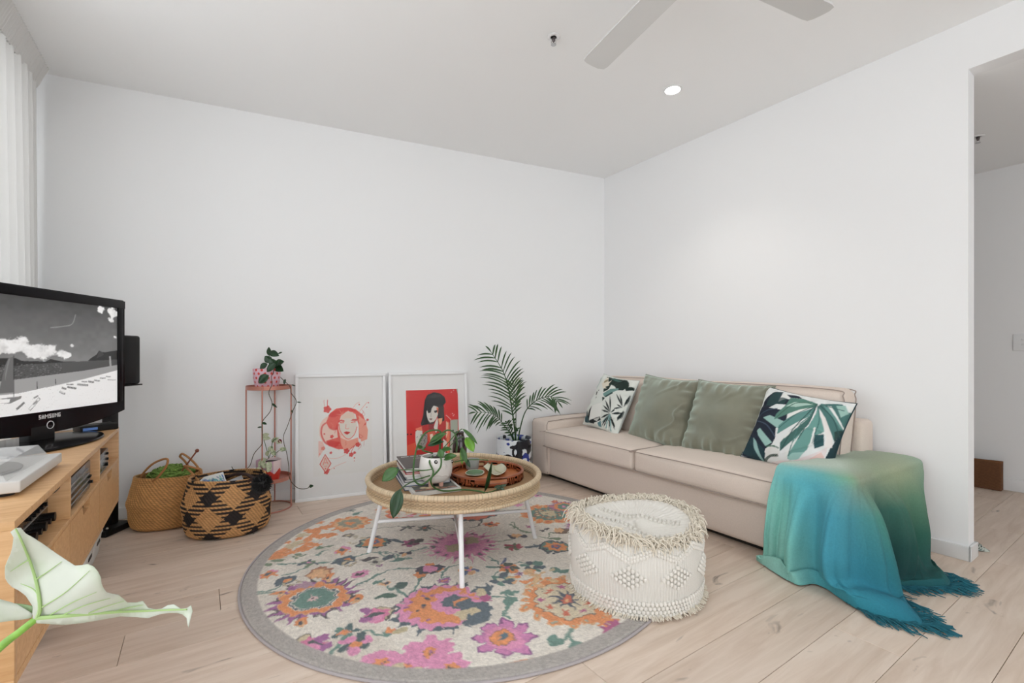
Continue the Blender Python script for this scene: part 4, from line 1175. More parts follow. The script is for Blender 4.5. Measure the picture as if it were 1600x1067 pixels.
for off in (-.085, -.068, .05, .067):           # ridges of bobbles across the sunken top
    for k in range(-9, 10):
        x = k * .019; y = off
        xr, yr = x * math.cos(-.5) - y * math.sin(-.5), x * math.sin(-.5) + y * math.cos(-.5)
        th = math.atan2(yr, xr); r = math.hypot(xr, yr); r1 = pouf_r(th, .33)
        if r > r1 * .84: continue
        zt = rim_z(th) - .042 * (1 - (r / r1) ** 2.2) * (1 + (.3 * math.sin(th * 2 + 2.2)) * (r / r1))
        mb.sphere((PC.x + xr, PC.y + yr, zt + .003), .0085, 6, 4)
stuff(mb.build('bobbles', m_knit, pouf))
mb = MB()
def strand(b, o, L, up, r=.0022):
    sd = Vector((-o.y, o.x, 0)) * random.uniform(-.5, .5)
    mb.tube([b, b + (o + sd) * L * .35 + UP * up, b + (o + sd * 1.3) * L * .6 + UP * (up * .6 - L * .25), b + (o + sd * 1.6) * L * .75 + UP * (up * .2 - L * .65)], [r, r, r * .95, r * .7], 4)
for i in range(2300):
    th = random.uniform(0, 2 * PI)
    o_ = Vector((math.cos(th), math.sin(th), 0))
    r = pouf_r(th, .31) * random.uniform(.88, 1.01)
    tn_ = Vector((-o_.y, o_.x, 0)) * random.gauss(0, .9)
    dd = (o_ * random.uniform(-.25, 1.2) + tn_)
    L_ = random.uniform(.025, .05) * (1.3 if math.sin(th + 1.2) < -.6 else 1)
    b = Vector((PC.x + r * o_.x, PC.y + r * o_.y, rim_z(th) - random.uniform(.0, .035)))
    dr_ = random.uniform(.1, .8)
    up = random.uniform(.004, .02)
    mb.tube([b, b + dd * L_ * .35 + UP * up, b + dd * L_ * .62 + UP * (up - L_ * dr_ * .35), b + dd * L_ * .75 + UP * (up - L_ * dr_)], [.0026, .0026, .0024, .0016], 4)
for i in range(420):
    th = random.uniform(0, 2 * PI)
    o_ = Vector((math.cos(th), math.sin(th), 0))
    r = pouf_r(th, .02)
    b = Vector((PC.x + r * o_.x, PC.y + r * o_.y, random.uniform(.014, .022)))
    sd = Vector((-o_.y, o_.x, 0)) * random.uniform(-.012, .012)
    mb.tube([b, b + o_ * .018 + sd * .5, Vector((*(b + o_ * random.uniform(.024, .036) + sd).xy, .0135))], .002, 4)
stuff(mb.build('fringe', M('pouf_fringe', S(228, 219, 203), .95), pouf))

# ================================================================== COFFEE TABLE
TC = Vector((-.3035, 2.48, 0)); TR = .458
m_rat = M('rattan', rough=.6, attr=True, bump=.1, bscale=300)
table = thing('coffee_table', TC, 'round rattan tray-top coffee table with white metal legs on the rug', 'table')
cane, caneD, caneL = np.array(S(192, 166, 132)), np.array(S(150, 118, 82)), np.array(S(206, 184, 152))
na, nz_ = 720, 30
P = np.zeros((na, nz_ * 2, 3)); Cc = np.zeros((na, nz_ * 2, 3))
NW = 110
for i in range(na):
    th = 2 * PI * i / na
    for j in range(nz_):
        z = .332 + .056 * j / (nz_ - 1)
        row = int(j / (nz_ - 1) * 8.99)
        wv = math.cos(th * NW + (row % 2) * PI)
        bulge = .004 * wv + .0016 * abs(math.sin(j / (nz_ - 1) * 9 * PI))
        for side in (0, 1):
            r = (TR - .012 + bulge) if side == 0 else (TR - .024 - bulge * .6)
            jj = j if side == 0 else 2 * nz_ - 1 - j
            P[i, jj] = (TC.x + r * math.cos(th), TC.y + r * math.sin(th), z)
            k = .5 + .5 * wv
            base = cane * (.82 + .25 * k) * (.9 + .2 * vnoise(th * 60, row * 1.7, 3))
            gap = abs(math.sin(j / (nz_ - 1) * 9 * PI))
            Cc[i, jj] = base if gap > .25 else base * .55
gridmesh('woven_wall', P, m_rat, table, cols=Cc, closed_u=True)
def coil(name, rad, z, rr, wraps):
    n1, n2 = 1080, 14
    P = np.zeros((n1, n2 + 1, 3)); Cc = np.zeros((n1, n2 + 1, 3))
    for i in range(n1):
        th = 2 * PI * i / n1
        w_ = (th / (2 * PI) * wraps) % 1
        b = rr * (1 + .07 * math.sin(PI * w_))
        tone = caneL * (.9 + .16 * vnoise(math.floor(th / (2 * PI) * wraps) * .7, 1.2, 6)) * (1 if w_ > .12 else .62)
        for k in range(n2 + 1):
            a = 2 * PI * k / n2
            P[i, k] = (TC.x + (rad + b * math.cos(a)) * math.cos(th), TC.y + (rad + b * math.cos(a)) * math.sin(th), z + b * math.sin(a))
            Cc[i, k] = tone
    gridmesh(name, P, m_rat, table, cols=Cc, closed_u=True)
coil('top_rim', TR - .012, .393, .0135, 190)
coil('bottom_rim', TR - .012, .335, .0085, 210)
n1, n2 = 540, 90
P = np.zeros((n1, n2, 3)); Cc = np.zeros((n1, n2, 3))
TH = np.linspace(0, 2 * PI, n1, endpoint=False)[:, None]; RQ = np.linspace(.001, TR - .02, n2)[None, :]
X = RQ * np.cos(TH); Y = RQ * np.sin(TH)
wv = np.sin(X * 300) * np.sin(Y * 300)
P[..., 0] = TC.x + X; P[..., 1] = TC.y + Y; P[..., 2] = .352 + .0012 * wv
Cc[:] = np.array(S(172, 136, 96)); Cc *= (.86 + .22 * wv + .16 * (rng.random(wv.shape) - .5))[..., None]
gridmesh('tray_floor', P, m_rat, table, cols=Cc, closed_u=True)
mb = MB(); mb.lathe([(.001, .338), (TR - .03, .338), (TR - .03, .347), (.001, .347)], 64, (TC.x, TC.y, 0)); mb.build('underside', M('rattan_under', S(150, 120, 84), .8), table)
feet = [onz(577, 862, .013), onz(722, 917, .013), onz(836, 840, .013)]
feet.append(Vector((2 * TC.x - feet[1].x, 2 * TC.y - feet[1].y, .013)))
brace = []
for f in feet:
    f.z = .013
    d_ = Vector((f.x - TC.x, f.y - TC.y, 0)).normalized()
    tp = Vector((TC.x, TC.y, .337)) + d_ * .365
    mb = MB(); mb.tube([f, tp], .0115, 16); mb.lathe([(.0118, .012), (.0122, .013), (.0122, .018), (.0115, .02)], 16, (f.x, f.y, 0)); mb.build('leg', m_whitem, table)
    brace.append(f + (tp - f) * .47)
for a, b in ((0, 2), (1, 3)):
    dz = UP * (.0 if a == 0 else -.0)
    mb = MB(); mb.tube([brace[a], brace[b]], .0095, 12); mb.build('stretcher', m_whitem, table)

# ------------------------------------------------------------------ things on the table
TZ = .3545
def book(name, c, ang, L, W, z0, th, cover, pages, label, cat, group=None, soft=False, coverfn=None):
    ca_, sa_ = math.cos(ang), math.sin(ang)
    xf = lambda x, y, z: Vector((c.x + x * ca_ - y * sa_, c.y + x * sa_ + y * ca_, z))
    t = thing(name, Vector((c.x, c.y, z0)), label, cat, group)
    ct = .0012 if soft else .0028
    mb = MB(xf); mb.box(-L / 2 + .003, L / 2 - .003, -W / 2 + .002, W / 2 - .004, z0 + ct, z0 + th - ct); mb.build('page_block', pages, t, smooth=False)
    mb = MB(xf); mb.box(-L / 2, L / 2, -W / 2, W / 2, z0, z0 + ct); mb.box(-L / 2, L / 2, -W / 2 - .001, -W / 2 + .002, z0, z0 + th)
    mb.box(-L / 2, L / 2, -W / 2, W / 2, z0 + th - ct, z0 + th)
    mb.build('cover', cover, t, smooth=False)
    return t, xf, z0 + th
m_pages = M('book_pages', (.78, .77, .75), .85, bump=.2, bscale=30, stretch=(1, 1, 40))
# stack: left edge from (-.525,2.26) to (-.66,2.56)
bl = onz(631, 768, TZ)
dirL = Vector((-.36, .93, 0)).normalized()
ang = math.atan2(dirL.y, dirL.x)
right = Vector((dirL.y, -dirL.x, 0))
specs = [(.300, .235, .022, S(70, 84, 110), 'navy hardback book at the bottom of the table stack', 0), (.295, .23, .018, S(196, 196, 200), 'pale grey book second from the bottom of the table stack', .004),
         (.29, .22, .013, S(60, 66, 74), 'dark slate book third from the bottom of the table stack', .002), (.30, .225, .014, S(206, 206, 206), 'white book in the middle of the table stack', .012),
         (.285, .215, .010, S(226, 222, 214), 'cream book under the red book in the table stack', .004), (.285, .22, .010, S(190, 50, 44), 'thin red book second from the top of the table stack', .01), (.29, .225, .022, S(74, 68, 64), 'charcoal hardback with white lettering on top of the table stack', .006)]
z = TZ
for i, (L, W, th, c_, lab, j) in enumerate(specs):
    cen = bl + dirL * (L / 2 + .01) + right * (W / 2 + j)
    cover = M('book_cover_%d' % i, c_, .5)
    t, xf, ztop = book('book', cen, ang + random.uniform(-.03, .03), L, W, z, th, cover, m_pages, lab, 'book', 'books stacked on the coffee table')
    z = ztop + .0003
    if i == len(specs) - 1:
        q = MB(xf)
        # row of small white letters along the head of the cover
        x = -.12
        for k in range(22):
            if k not in (5, 11, 15):
                q.box(-W * 0 + L / 2 - .035, L / 2 - .035 + .010, W / 2 - .02 - k * .0085 - .006, W / 2 - .02 - k * .0085, ztop, ztop + .0004)
        for k in range(6): q.box(L / 2 - .085, L / 2 - .079, .03 - k * .009, .036 - k * .009, ztop, ztop + .0004)
        stuff(q.build('lettering', m_paper, t, smooth=False))
# open-top magazine with a dark food photograph under the pot
c1, c2, c3, c4 = onz(629, 751, .372), onz(652, 773, .372), onz(724, 764, .372), onz(700, 746, .372)
mc = (c1 + c2 + c3 + c4) / 4
axl = (c3 - c2); axl.z = 0
ang2 = math.atan2(axl.y, axl.x)
t, xf, mz = book('magazine', mc, ang2, .235, .19, TZ, .018, M('magazine_cover', S(214, 212, 206), .4), m_pages, 'thick magazine with dark food photo cover under the white pot', 'magazine', soft=True)
cg = Canvas(90, 72, -.105, .105, -.085, .085, S(92, 94, 84))
for k in range(90):
    cg.ell(random.uniform(-.1, .1), random.uniform(-.08, .08), random.uniform(.01, .03), random.uniform(.008, .02), random.choice([S(84, 86, 76), S(110, 108, 94), S(70, 74, 66)]), random.random() * 3, alpha=.6)
for (x, y, r) in ((-.08, .05, .026), (-.05, .055, .022), (-.09, .02, .02), (-.03, -.04, .022), (0, -.045, .02), (-.055, -.03, .018)): cg.ell(x, y, r, r * .8, S(220, 190, 150)); cg.ell(x, y, r * .6, r * .5, S(236, 220, 190))
for k in range(26): cg.ell(-.1 + k * .0082, -.066 + .004 * math.sin(k * 2), .006, .005, random.choice([S(190, 110, 90), S(160, 90, 80), S(206, 140, 110)]))
P = np.zeros((90, 72, 3))
for i in range(90):
    for j in range(72): P[i, j] = xf(cg.X[i, j], cg.Y[i, j], mz + .0006)
gridmesh('cover_photo', P, M('printed_page', rough=.3, attr=True), t, cols=cg.c)

# white face planter with trailing vine
pc = onz(681, 757, mz); pc.z = mz + .001
pot = thing('face_planter', pc, 'white ceramic bird-face planter on three feet with trailing green vine', 'potted plant')
m_cer = M('planter_glaze', S(226, 221, 216), .3, coat=.3)
K = .082
mb = MB(); mb.lathe([(.001, .018), (.05, .018), (.068, .03), (.080, .06), (.083, .09), (.080, .12), (.074, .142), (.070, .146), (.066, .142), (.066, .125), (.001, .125)], 44, pc); mb.build('pot', m_cer, pot)
m_pinkf = M('planter_feet_pink', S(222, 176, 160), .5)
for a in (-2.0, -.8, 1.7):
    mb = MB(); b = pc + Vector((math.cos(a) * .045, math.sin(a) * .045, 0)); mb.lathe([(.008, 0), (.011, .004), (.012, .026), (.001, .03)], 12, b); mb.build('foot', m_pinkf, pot)
mb = MB(); mb.lathe([(.064, .126), (.05, .131), (.001, .133)], 24, pc); mb.build('soil', m_soil, pot)
def on_pot(u, v, off=.0):
    # point of the pot surface seen at this pixel
    r_ = Vector(((u - 800) / F, 1, -(v - HZ) / F)); o_ = Vector((0, 0, EYE))
    best = None
    for k in range(400):
        q = o_ + r_ * (pc.y - .12 + k * .0006)
        rr = math.hypot(q.x - pc.x, q.y - pc.y)
        zz = q.z - pc.z
        R_ = np.interp(zz, [.018, .03, .06, .09, .12, .142], [.05, .068, .08, .083, .08, .074])
        if rr <= R_ + off: return q
    return o_ + r_ * pc.y
for (u, v, r) in ((681, 722, .009), (706, 721, .008)):
    q = on_pot(u, v, .001); mb = MB(); mb.sphere(q, r, 12, 8, sc3=(1, .4, 1.1)); e = mb.build('eye', M('planter_eye_black', (.02, .02, .02), .3), pot)
    mb = MB(); mb.sphere(q + Vector((.002, -.003, .002)), r * .4, 8, 6); mb.build('eye_glint', m_cer, e)
q = [on_pot(u, v, .004) for (u, v) in ((695, 724), (700, 729), (695, 734), (690, 729))]
cq = sum(q, Vector()) / 4
mb = MB(); pk = cq + (cq - pc).normalized() * .012
mb.add([*q, pk], [(0, 1, 4), (1, 2, 4), (2, 3, 4), (3, 0, 4), (0, 3, 2, 1)]); mb.build('beak', m_cer, pot, smooth=False)
mb = MB(); mb.tube([on_pot(u, 744 + .5 * math.sin(u), .0015) for u in range(660, 706, 4)], .0012, 6); mb.build('groove', M('groove_grey', S(190, 182, 174), .6), pot)

def leafmesh(base, tip, width, nrm, mat, parent, name='leaf', fold=.18, droop=.0, n=9, shape=.85, twist=0.0, label=None, ripple=0.0):
    base, tip = Vector(base), Vector(tip)
    ax = tip - base; L = ax.length; ax.normalize()
    nrm = Vector(nrm); nrm = (nrm - ax * nrm.dot(ax)).normalized()
    sd = ax.cross(nrm)
    V = []; Fc = []
    for i in range(n + 1):
        t = i / n
        w_ = width / 2 * (math.sin(PI * min(1, t) ** shape) ** .8 if 0 < t < 1 else 0.02)
        c = base + ax * L * t + nrm * (-droop * L * (t - .5) ** 2 * 4 + droop * L)
        for k in (-1, -.5, 0, .5, 1):
            V.append(c + sd * w_ * k + nrm * (abs(k) * w_ * fold * 2 - (.0015 if k == 0 else 0)) + nrm * ripple * width * math.sin(t * 14) * abs(k))
    for i in range(n):
        for k in range(4):
            a = i * 5 + k
            Fc.append((a, a + 1, a + 6, a + 5))
    mb = MB(); mb.add(V, Fc)
    o = mb.build(name, mat, parent, angle=70, label=label)
    return solid(o, .0008)
def vine(pts, r, parent, mat=m_stem, name='vine', n=40):
    mb = MB(); mb.tube(catmull(pts, n), r, 7); return mb.build(name, mat, parent)
m_vine = M('vine_green', S(72, 108, 52), .5, var=.25, vscale=40)
pd = pc.y
def A3(u, v, d=None): return at(u, v, pd if d is None else d)
vine([A3(676, 712, pd - .0), A3(671, 722, pd - .085), A3(677, 737, pd - .1), A3(673, 752, pd - .115), onz(679, 762, mz + .006), onz(695, 767, mz + .005), onz(722, 765, mz + .004), onz(746, 767, TZ + .008), onz(758, 770, TZ + .007)], .0042, pot)
vine([A3(684, 712, pd), A3(689, 716, pd - .08), A3(688, 730, pd - .1), A3(677, 743, pd - .105), A3(660, 757, pd - .115), A3(648, 751, pd - .10), A3(646, 735, pd - .06), A3(648, 715, pd - .02), A3(653, 695, pd), A3(665, 676, pd), A3(683, 672, pd + .02), A3(690, 678, pd + .03), A3(688, 690, pd + .02), A3(686, 712, pd)], .0045, pot, n=90)
vine([A3(688, 712, pd + .02), A3(688, 692, pd + .03), A3(692, 676, pd + .03), A3(702, 672, pd + .04), A3(711, 678, pd + .05), A3(714, 692, pd + .05), A3(713, 706, pd + .04)], .0042, pot)
vine([A3(672, 743, pd - .1), A3(650, 750, pd - .13), A3(634, 758, 2.10), A3(625, 766, 2.02)], .003, pot)
vine([A3(676, 733, pd - .1), A3(660, 735, pd - .11), A3(640, 734, pd - .09), A3(622, 734, pd - .08)], .0028, pot)
vine([A3(682, 712, pd), A3(700, 692, pd + .01), A3(714, 676, pd), A3(722, 670, pd)], .0025, pot)
vine([A3(700, 700, pd + .04), A3(716, 685, pd + .03), A3(724, 683, pd + .02)], .0022, pot)
vine([A3(665, 698, pd - .02), A3(660, 703, pd - .03), A3(668, 706, pd - .02), A3(676, 708, pd)], .004, pot)
vine([A3(710, 722, pd), A3(725, 719, pd + .03), A3(745, 718, pd + .03), A3(763, 719, pd + .02)], .0026, pot)
LF = [((622, 732), (597, 752), .06, pd - .08, (.2, -.7, .6), m_green), ((625, 764), (614, 810), .055, 1.985, (.1, -1, .15), m_dkgreen), ((671, 693), (698, 677), .055, pd, (-.3, -.6, .8), m_green), ((668, 696), (694, 690), .04, pd - .02, (0, -.6, .8), m_dkgreen),
      ((723, 670), (746, 694), .03, pd, (.5, -.5, .7), m_green), ((728, 683), (740, 706), .05, pd + .01, (.4, -.9, .2), m_ltgreen), ((688, 705), (706, 702), .04, pd - .03, (0, -.5, .9), m_green), ((692, 717), (714, 712), .04, pd - .05, (0, -.7, .7), m_green), ((687, 702), (692, 715), .035, pd - .06, (0, -1, .2), m_green),
      ((721, 699), (729, 724), .03, pd + .03, (.3, -1, .1), m_green), ((722, 698), (722, 726), .022, pd + .05, (-.3, -1, .1), m_ltgreen), ((727, 716), (735, 731), .022, pd + .03, (.2, -1, .3), m_dkgreen), ((757, 769), (768, 722), .032, 2.25, (.8, -.6, .2), m_dkgreen), ((660, 700), (652, 695), .02, pd, (0, -1, 0), m_green), ((700, 712), (708, 716), .02, pd - .04, (0, -1, .4), m_green)]
for (b, tp, w_, d_, nr_, m_) in LF:
    leafmesh(A3(*b, d_), A3(*tp, d_ - .02), w_, nr_, m_, pot)
# leaf resting on the table beside the tray
q = onz(770, 765, TZ + .01)
for k, (a, b) in enumerate((((776, 766), (792, 756)), ((772, 762), (786, 761)), ((778, 762), (788, 767)))):
    leafmesh(onz(*a, TZ + .012), onz(*b, TZ + .016), .028, (0, -.3, 1), m_dkgreen, pot)
vine([onz(757, 770, TZ + .008), onz(768, 768, TZ + .008), onz(778, 764, TZ + .012)], .0025, pot)

# dark glass vase behind the vine
vq = onz(716, 727, TZ); vq = Vector((vq.x - .01, vq.y + .16, TZ))
vs_ = thing('dark_vase', vq, 'dark brown bottle-shaped vase behind the trailing vine', 'vase')
mb = MB(); mb.lathe([(.001, .0), (.040, .0), (.046, .01), (.047, .07), (.042, .12), (.030, .15), (.027, .165), (.029, .175), (.025, .178), (.02, .165), (.02, .14), (.001, .12)], 32, vq); mb.build('body', M('dark_brown_glass', S(44, 26, 26), .15, coat=.5), vs_)
mb = MB(); mb.lathe([(.0415, .118), (.0435, .12), (.0425, .126), (.040, .128)], 24, vq); mb.build('neck_ring', M('dark_ring', S(30, 18, 20), .3), vs_)

# round wooden tray
m_tray = wood_mat('tray_timber', S(160, 86, 50), S(138, 68, 38), .35, 4.0, 0, (2, 2, 22), world=False)
m_trayf = wood_mat('tray_floor_timber', S(196, 122, 74), S(170, 98, 58), .35, 4.0, .6, (2, 26, 26), world=False)
yc = onz(760, 731, .405); yc.z = TZ; YR = .203
ty = thing('wooden_tray', yc, 'round reddish wooden serving tray with cut-out handles on the coffee table', 'tray')
mb = MB(); mb.lathe([(.001, .001), (YR - .008, .001), (YR - .008, .010), (.001, .010)], 64, yc); mb.build('tray_base', m_trayf, ty)
# wall with two handle slots
n1 = 180
mb = MB()
slots = [math.atan2(-.93, .37), math.atan2(.93, -.37)]
def in_slot(th):
    for s0 in slots:
        d_ = (th - s0 + PI) % (2 * PI) - PI
        if abs(d_) < .24: return abs(d_) / .24
    return None
levels = [(0, .012), (.012, .018), (.018, .036), (.036, .046)]
for i in range(n1):
    t0, t1 = 2 * PI * i / n1, 2 * PI * (i + 1) / n1
    sl = in_slot((t0 + t1) / 2)
    for (z0, z1) in levels:
        if sl is not None and z0 == .018 and sl < 1: continue
        def pt(r, t_, z): return (yc.x + r * math.cos(t_), yc.y + r * math.sin(t_), yc.z + z)
        V = [pt(YR, t0, z0), pt(YR, t1, z0), pt(YR, t1, z1), pt(YR, t0, z1), pt(YR - .009, t0, z0), pt(YR - .009, t1, z0), pt(YR - .009, t1, z1), pt(YR - .009, t0, z1)]
        Fc = [(0, 1, 2, 3), (5, 4, 7, 6), (3, 2, 6, 7), (1, 0, 4, 5), (0, 3, 7, 4), (2, 1, 5, 6)]
        mb.add(V, Fc)
mb.build('tray_wall', m_tray, ty)
TB = TZ + .0105
# leaf-shaped celadon dish
def dish(name, cpx, outline, h, mat, label, inner):
    c = sum((onz(u, v, TB + h) for (u, v) in outline), Vector()) / len(outline)
    pts = [onz(u, v, TB + h) for (u, v) in outline]
    P_ = catmull(pts + [pts[0]], 49)[:-1]
    t = thing(name, Vector((c.x, c.y, TB)), label, 'dish')
    V = []; Fc = []
    lv = [(.45, 0), (.8, h * .35), (1, h), (.97, h + .0015), (.92, h * .9), (.72, h * .45), (.3, h * .25)]
    n = len(P_)
    for (k, z) in lv:
        for p_ in P_: V.append((c.x + (p_[0] - c.x) * k, c.y + (p_[1] - c.y) * k, TB + z))
    for i in range(len(lv) - 1):
        for k in range(n): Fc.append((i * n + k, i * n + (k + 1) % n, (i + 1) * n + (k + 1) % n, (i + 1) * n + k))
    mb = MB(); mb.add(V, Fc); mb.add(V[:n], [tuple(range(n))[::-1]]); mb.add(V[-n:], [tuple(range(n))])
    o = mb.build('bowl', mat, t)
    return t, c, pts
t, c, pts = dish('leaf_dish', 0, [(755, 729), (765, 721), (768, 720), (778, 722), (789, 727), (791, 734), (784, 740), (774, 742), (766, 738)], .022, M('celadon_glaze', S(206, 208, 184), .25, coat=.4), 'pale celadon leaf-shaped dish in the wooden tray', 0)
mb = MB(); mb.tube([onz(768, 722, TB + .022), (c.x, c.y, TB + .0075), onz(782, 738, TB + .014)], .0016, 6); mb.build('midrib', M('celadon_dark', S(164, 172, 120), .4), t)
t, c, pts = dish('oval_dish', 0, [(727, 739), (733, 735), (743, 734), (753, 735), (756, 738), (751, 742), (741, 743), (731, 742)], .008, M('green_glaze', S(96, 128, 92), .25, coat=.4), 'small flat oval green dish at the front of the wooden tray', 0)
mb = MB(); mb.tube(catmull([p + UP * .001 for p in pts] + [pts[0] + UP * .001], 50), .002, 6); mb.build('rim', M('dish_rim_pale', S(206, 208, 190), .4), t)
# glass votive
gq = onz(738, 733, TB); gq.z = TB
gv = thing('glass_votive', gq, 'small smoky glass votive cup in the wooden tray', 'cup')
mb = MB(); mb.lathe([(.001, .002), (.033, .002), (.036, .006), (.041, .058), (.040, .059), (.037, .057), (.033, .012), (.001, .01)], 32, gq); mb.build('cup', glass_mat('smoky_glass', S(206, 212, 206), .1, .05, cloud=.35), gv)
mb = MB(); mb.lathe([(.001, .011), (.031, .011), (.032, .03), (.001, .031)], 28, gq); mb.build('wax', M('candle_wax', S(150, 156, 146), .5), gv)
mb = MB(); mb.tube([gq + UP * .03, gq + UP * .04], .001, 5); mb.build('wick', m_blackmt, gv)

# ================================================================== FRAMED PRINTS LEANING ON THE BACK WALL
m_frame = M('frame_white', (.84, .84, .84), .3)
m_mat = M('mount_board', (.80, .79, .775), .7)
m_fglass = glass_mat('picture_glass', (1, 1, 1), .022)
m_art = M('print_ink', rough=.5, attr=True)
def framed(base_l, width, height, off_top, label, canvas_fn, art_px):
    bl_ = Vector(base_l); bl_.z = 0
    u = EB.copy()
    nb = (bl_ - C0).dot(EBN)
    ang = math.asin((nb - off_top) / height)
    wv = (UP * math.cos(ang) - EBN * math.sin(ang)).normalized()
    nn_ = u.cross(wv).normalized()
    if nn_.dot(EBN) < 0: nn_ = -nn_
    xf = lambda x, y, z: bl_ + u * x + wv * y + nn_ * z
    t = thing('framed_print', bl_ + u * width / 2, label, 'picture')
    b, dp = .021, .026
    for (x0, x1, y0, y1) in ((0, width, 0, b), (0, width, height - b, height), (0, b, b, height - b), (width - b, width, b, height - b)):
        q = MB(xf); q.box(x0, x1, y0, y1, -dp, 0, bev=.002); q.build('frame_rail', m_frame, t)
    q = MB(xf); q.box(b * .8, width - b * .8, b * .8, height - b * .8, -dp + .002, -dp + .012); q.build('mount', m_mat, t, smooth=False)
    zf = -dp + .0125
    p0 = xf(0, 0, zf)
    def pm(px, py):
        q_ = on_plane(px, py, p0, nn_) - p0
        return (q_.dot(u), q_.dot(wv))
    cvs = canvas_fn(pm)
    nx, ny = cvs.X.shape
    P = np.array(p0)[None, None] + cvs.X[..., None] * np.array(u) + cvs.Y[..., None] * np.array(wv)
    gridmesh('print', P, m_art, t, cols=cvs.c)
    q = MB(xf); q.box(b * .9, width - b * .9, b * .9, height - b * .9, -.012, -.010); q.build('glass', m_fglass, t, smooth=False)
    return t

def art_red(pm):
    k = 7.623
    def a(x, y): return pm(470 + x / k, 610 + y / k)
    x0, y0 = a(150, 1030); x1, y1 = a(840, 60)
    cv_ = Canvas(170, 220, x0, x1, min(y0, y1), max(y0, y1), S(229, 227, 223))
    pl = lambda pts, c_, al=1.0: cv_.poly([a(*p) for p in pts], c_, al)
    sk = lambda pts, wd, c_, al=1.0: cv_.stroke([a(*p) for p in pts], wd / k * .00455, c_, alpha=al)
    def dot(x, y, r, c_, al=1.0, wob=.12):
        cx, cy = a(x, y); cv_.ell(cx, cy, r / k * .0046, r / k * .0046, c_, alpha=al, wob=wob, k=5)
    RED, R2, R3, R4 = S(214, 52, 46), S(226, 98, 86), S(234, 160, 140), S(236, 196, 178)
    dot(430, 470, 200, R4, .8, .02)                              # washed disc
    pl([(350, 270), (420, 215), (540, 200), (650, 220), (740, 290), (780, 390), (790, 520), (740, 600), (690, 560), (690, 420), (650, 280), (560, 245), (480, 300), (440, 420), (470, 560), (500, 640), (560, 700), (440, 700), (330, 660), (300, 600), (440, 560), (430, 470), (330, 440), (300, 380), (330, 310)], R2)
    pl([(690, 300), (760, 350), (800, 470), (790, 580), (720, 610), (690, 500)], R3)
    pl([(470, 560), (560, 600), (680, 560), (690, 620), (600, 690), (520, 720), (480, 640)], R3)
    pl([(350, 270), (480, 210), (600, 205), (700, 270), (640, 250), (540, 240), (450, 300), (370, 325), (325, 300)], RED, .75)
    for i in range(46):
        x = random.uniform(320, 770); y = random.uniform(220, 660)
        if 450 < x < 670 and 300 < y < 570: continue
        sk([(x, y), (x + random.uniform(-30, 40), y + random.uniform(20, 50)), (x + random.uniform(-40, 20), y + random.uniform(50, 90))], random.uniform(4, 9), random.choice([RED, R3, S(206, 70, 60)]), .6)
    # face
    pl([(455, 400), (480, 310), (540, 255), (620, 260), (660, 330), (668, 430), (640, 520), (590, 572), (540, 570), (490, 520), (460, 460)], S(222, 212, 200))
    pl([(490, 300), (560, 255), (640, 275), (640, 340), (560, 330), (480, 350)], S(226, 200, 182))
    sk([(455, 400), (465, 470), (500, 530), (545, 572), (590, 572), (640, 520), (670, 430)], 9, R2)
    pl([(445, 360), (480, 345), (520, 355), (520, 372), (480, 366), (450, 380)], RED, .85); pl([(590, 360), (620, 340), (672, 340), (668, 365), (620, 362)], RED, .85)
    pl([(460, 375), (510, 370), (515, 388), (475, 392)], R2); pl([(592, 375), (650, 365), (650, 382), (605, 388)], R2); pl([(475, 377), (505, 376), (500, 384)], S(226, 216, 206)); pl([(605, 376), (640, 372), (636, 381)], S(226, 216, 206))
    sk([(540, 400), (535, 440), (530, 450), (555, 458), (575, 448)], 6, R2); pl([(510, 500), (540, 487), (560, 490), (592, 497), (560, 524), (540, 524)], RED); pl([(530, 503), (575, 503), (560, 510), (540, 510)], S(150, 30, 34))
    # swirl, splashes and drips
    sk([(340, 440), (390, 465), (430, 450), (440, 400)], 22, RED, .8); sk([(300, 385), (255, 430), (245, 520), (290, 620), (350, 650)], 20, RED, .8); pl([(300, 610), (380, 600), (470, 620), (420, 680), (340, 660)], RED, .85)
    for (x, y, r) in ((315, 225, 42), (370, 548, 20), (280, 518, 10), (265, 690, 22), (358, 742, 15), (545, 722, 32), (680, 645, 28), (600, 765, 26), (795, 350, 15), (695, 168, 9), (805, 146, 8), (785, 200, 7), (638, 803, 9), (637, 838, 5), (305, 970, 28), (335, 945, 12), (397, 928, 6), (225, 758, 9), (640, 740, 16), (765, 400, 9)): dot(x, y, r, RED, .92, .15)
    sk([(315, 225), (318, 110)], 8, RED); sk([(290, 215), (275, 130), (285, 115)], 4, R2); sk([(640, 660), (600, 740), (660, 745)], 7, RED); sk([(545, 740), (600, 690), (660, 640)], 8, RED); sk([(620, 210), (660, 160), (700, 140)], 5, R3); sk([(690, 260), (740, 200), (790, 140)], 6, R3); sk([(340, 950), (420, 900), (540, 850)], 4, R3); sk([(280, 800), (420, 810), (540, 760)], 4, R3)
    pl([(210, 600), (260, 610), (290, 680), (240, 760), (210, 800)], R3, .6)
    # lozenge stamp
    for (q, c_) in ((0, RED), (11, S(224, 200, 188))): pl([(290, 755 + q * 1.4), (365 - q, 868), (295, 985 - q * 1.5), (222 + q, 880)], c_)
    sk([(290, 800), (265, 890)], 6, R2); sk([(290, 800), (325, 880)], 6, R2); sk([(272, 862), (318, 860)], 5, R2); sk([(280, 900), (300, 905), (312, 895)], 5, R2); dot(294, 932, 8, R2)
    return cv_

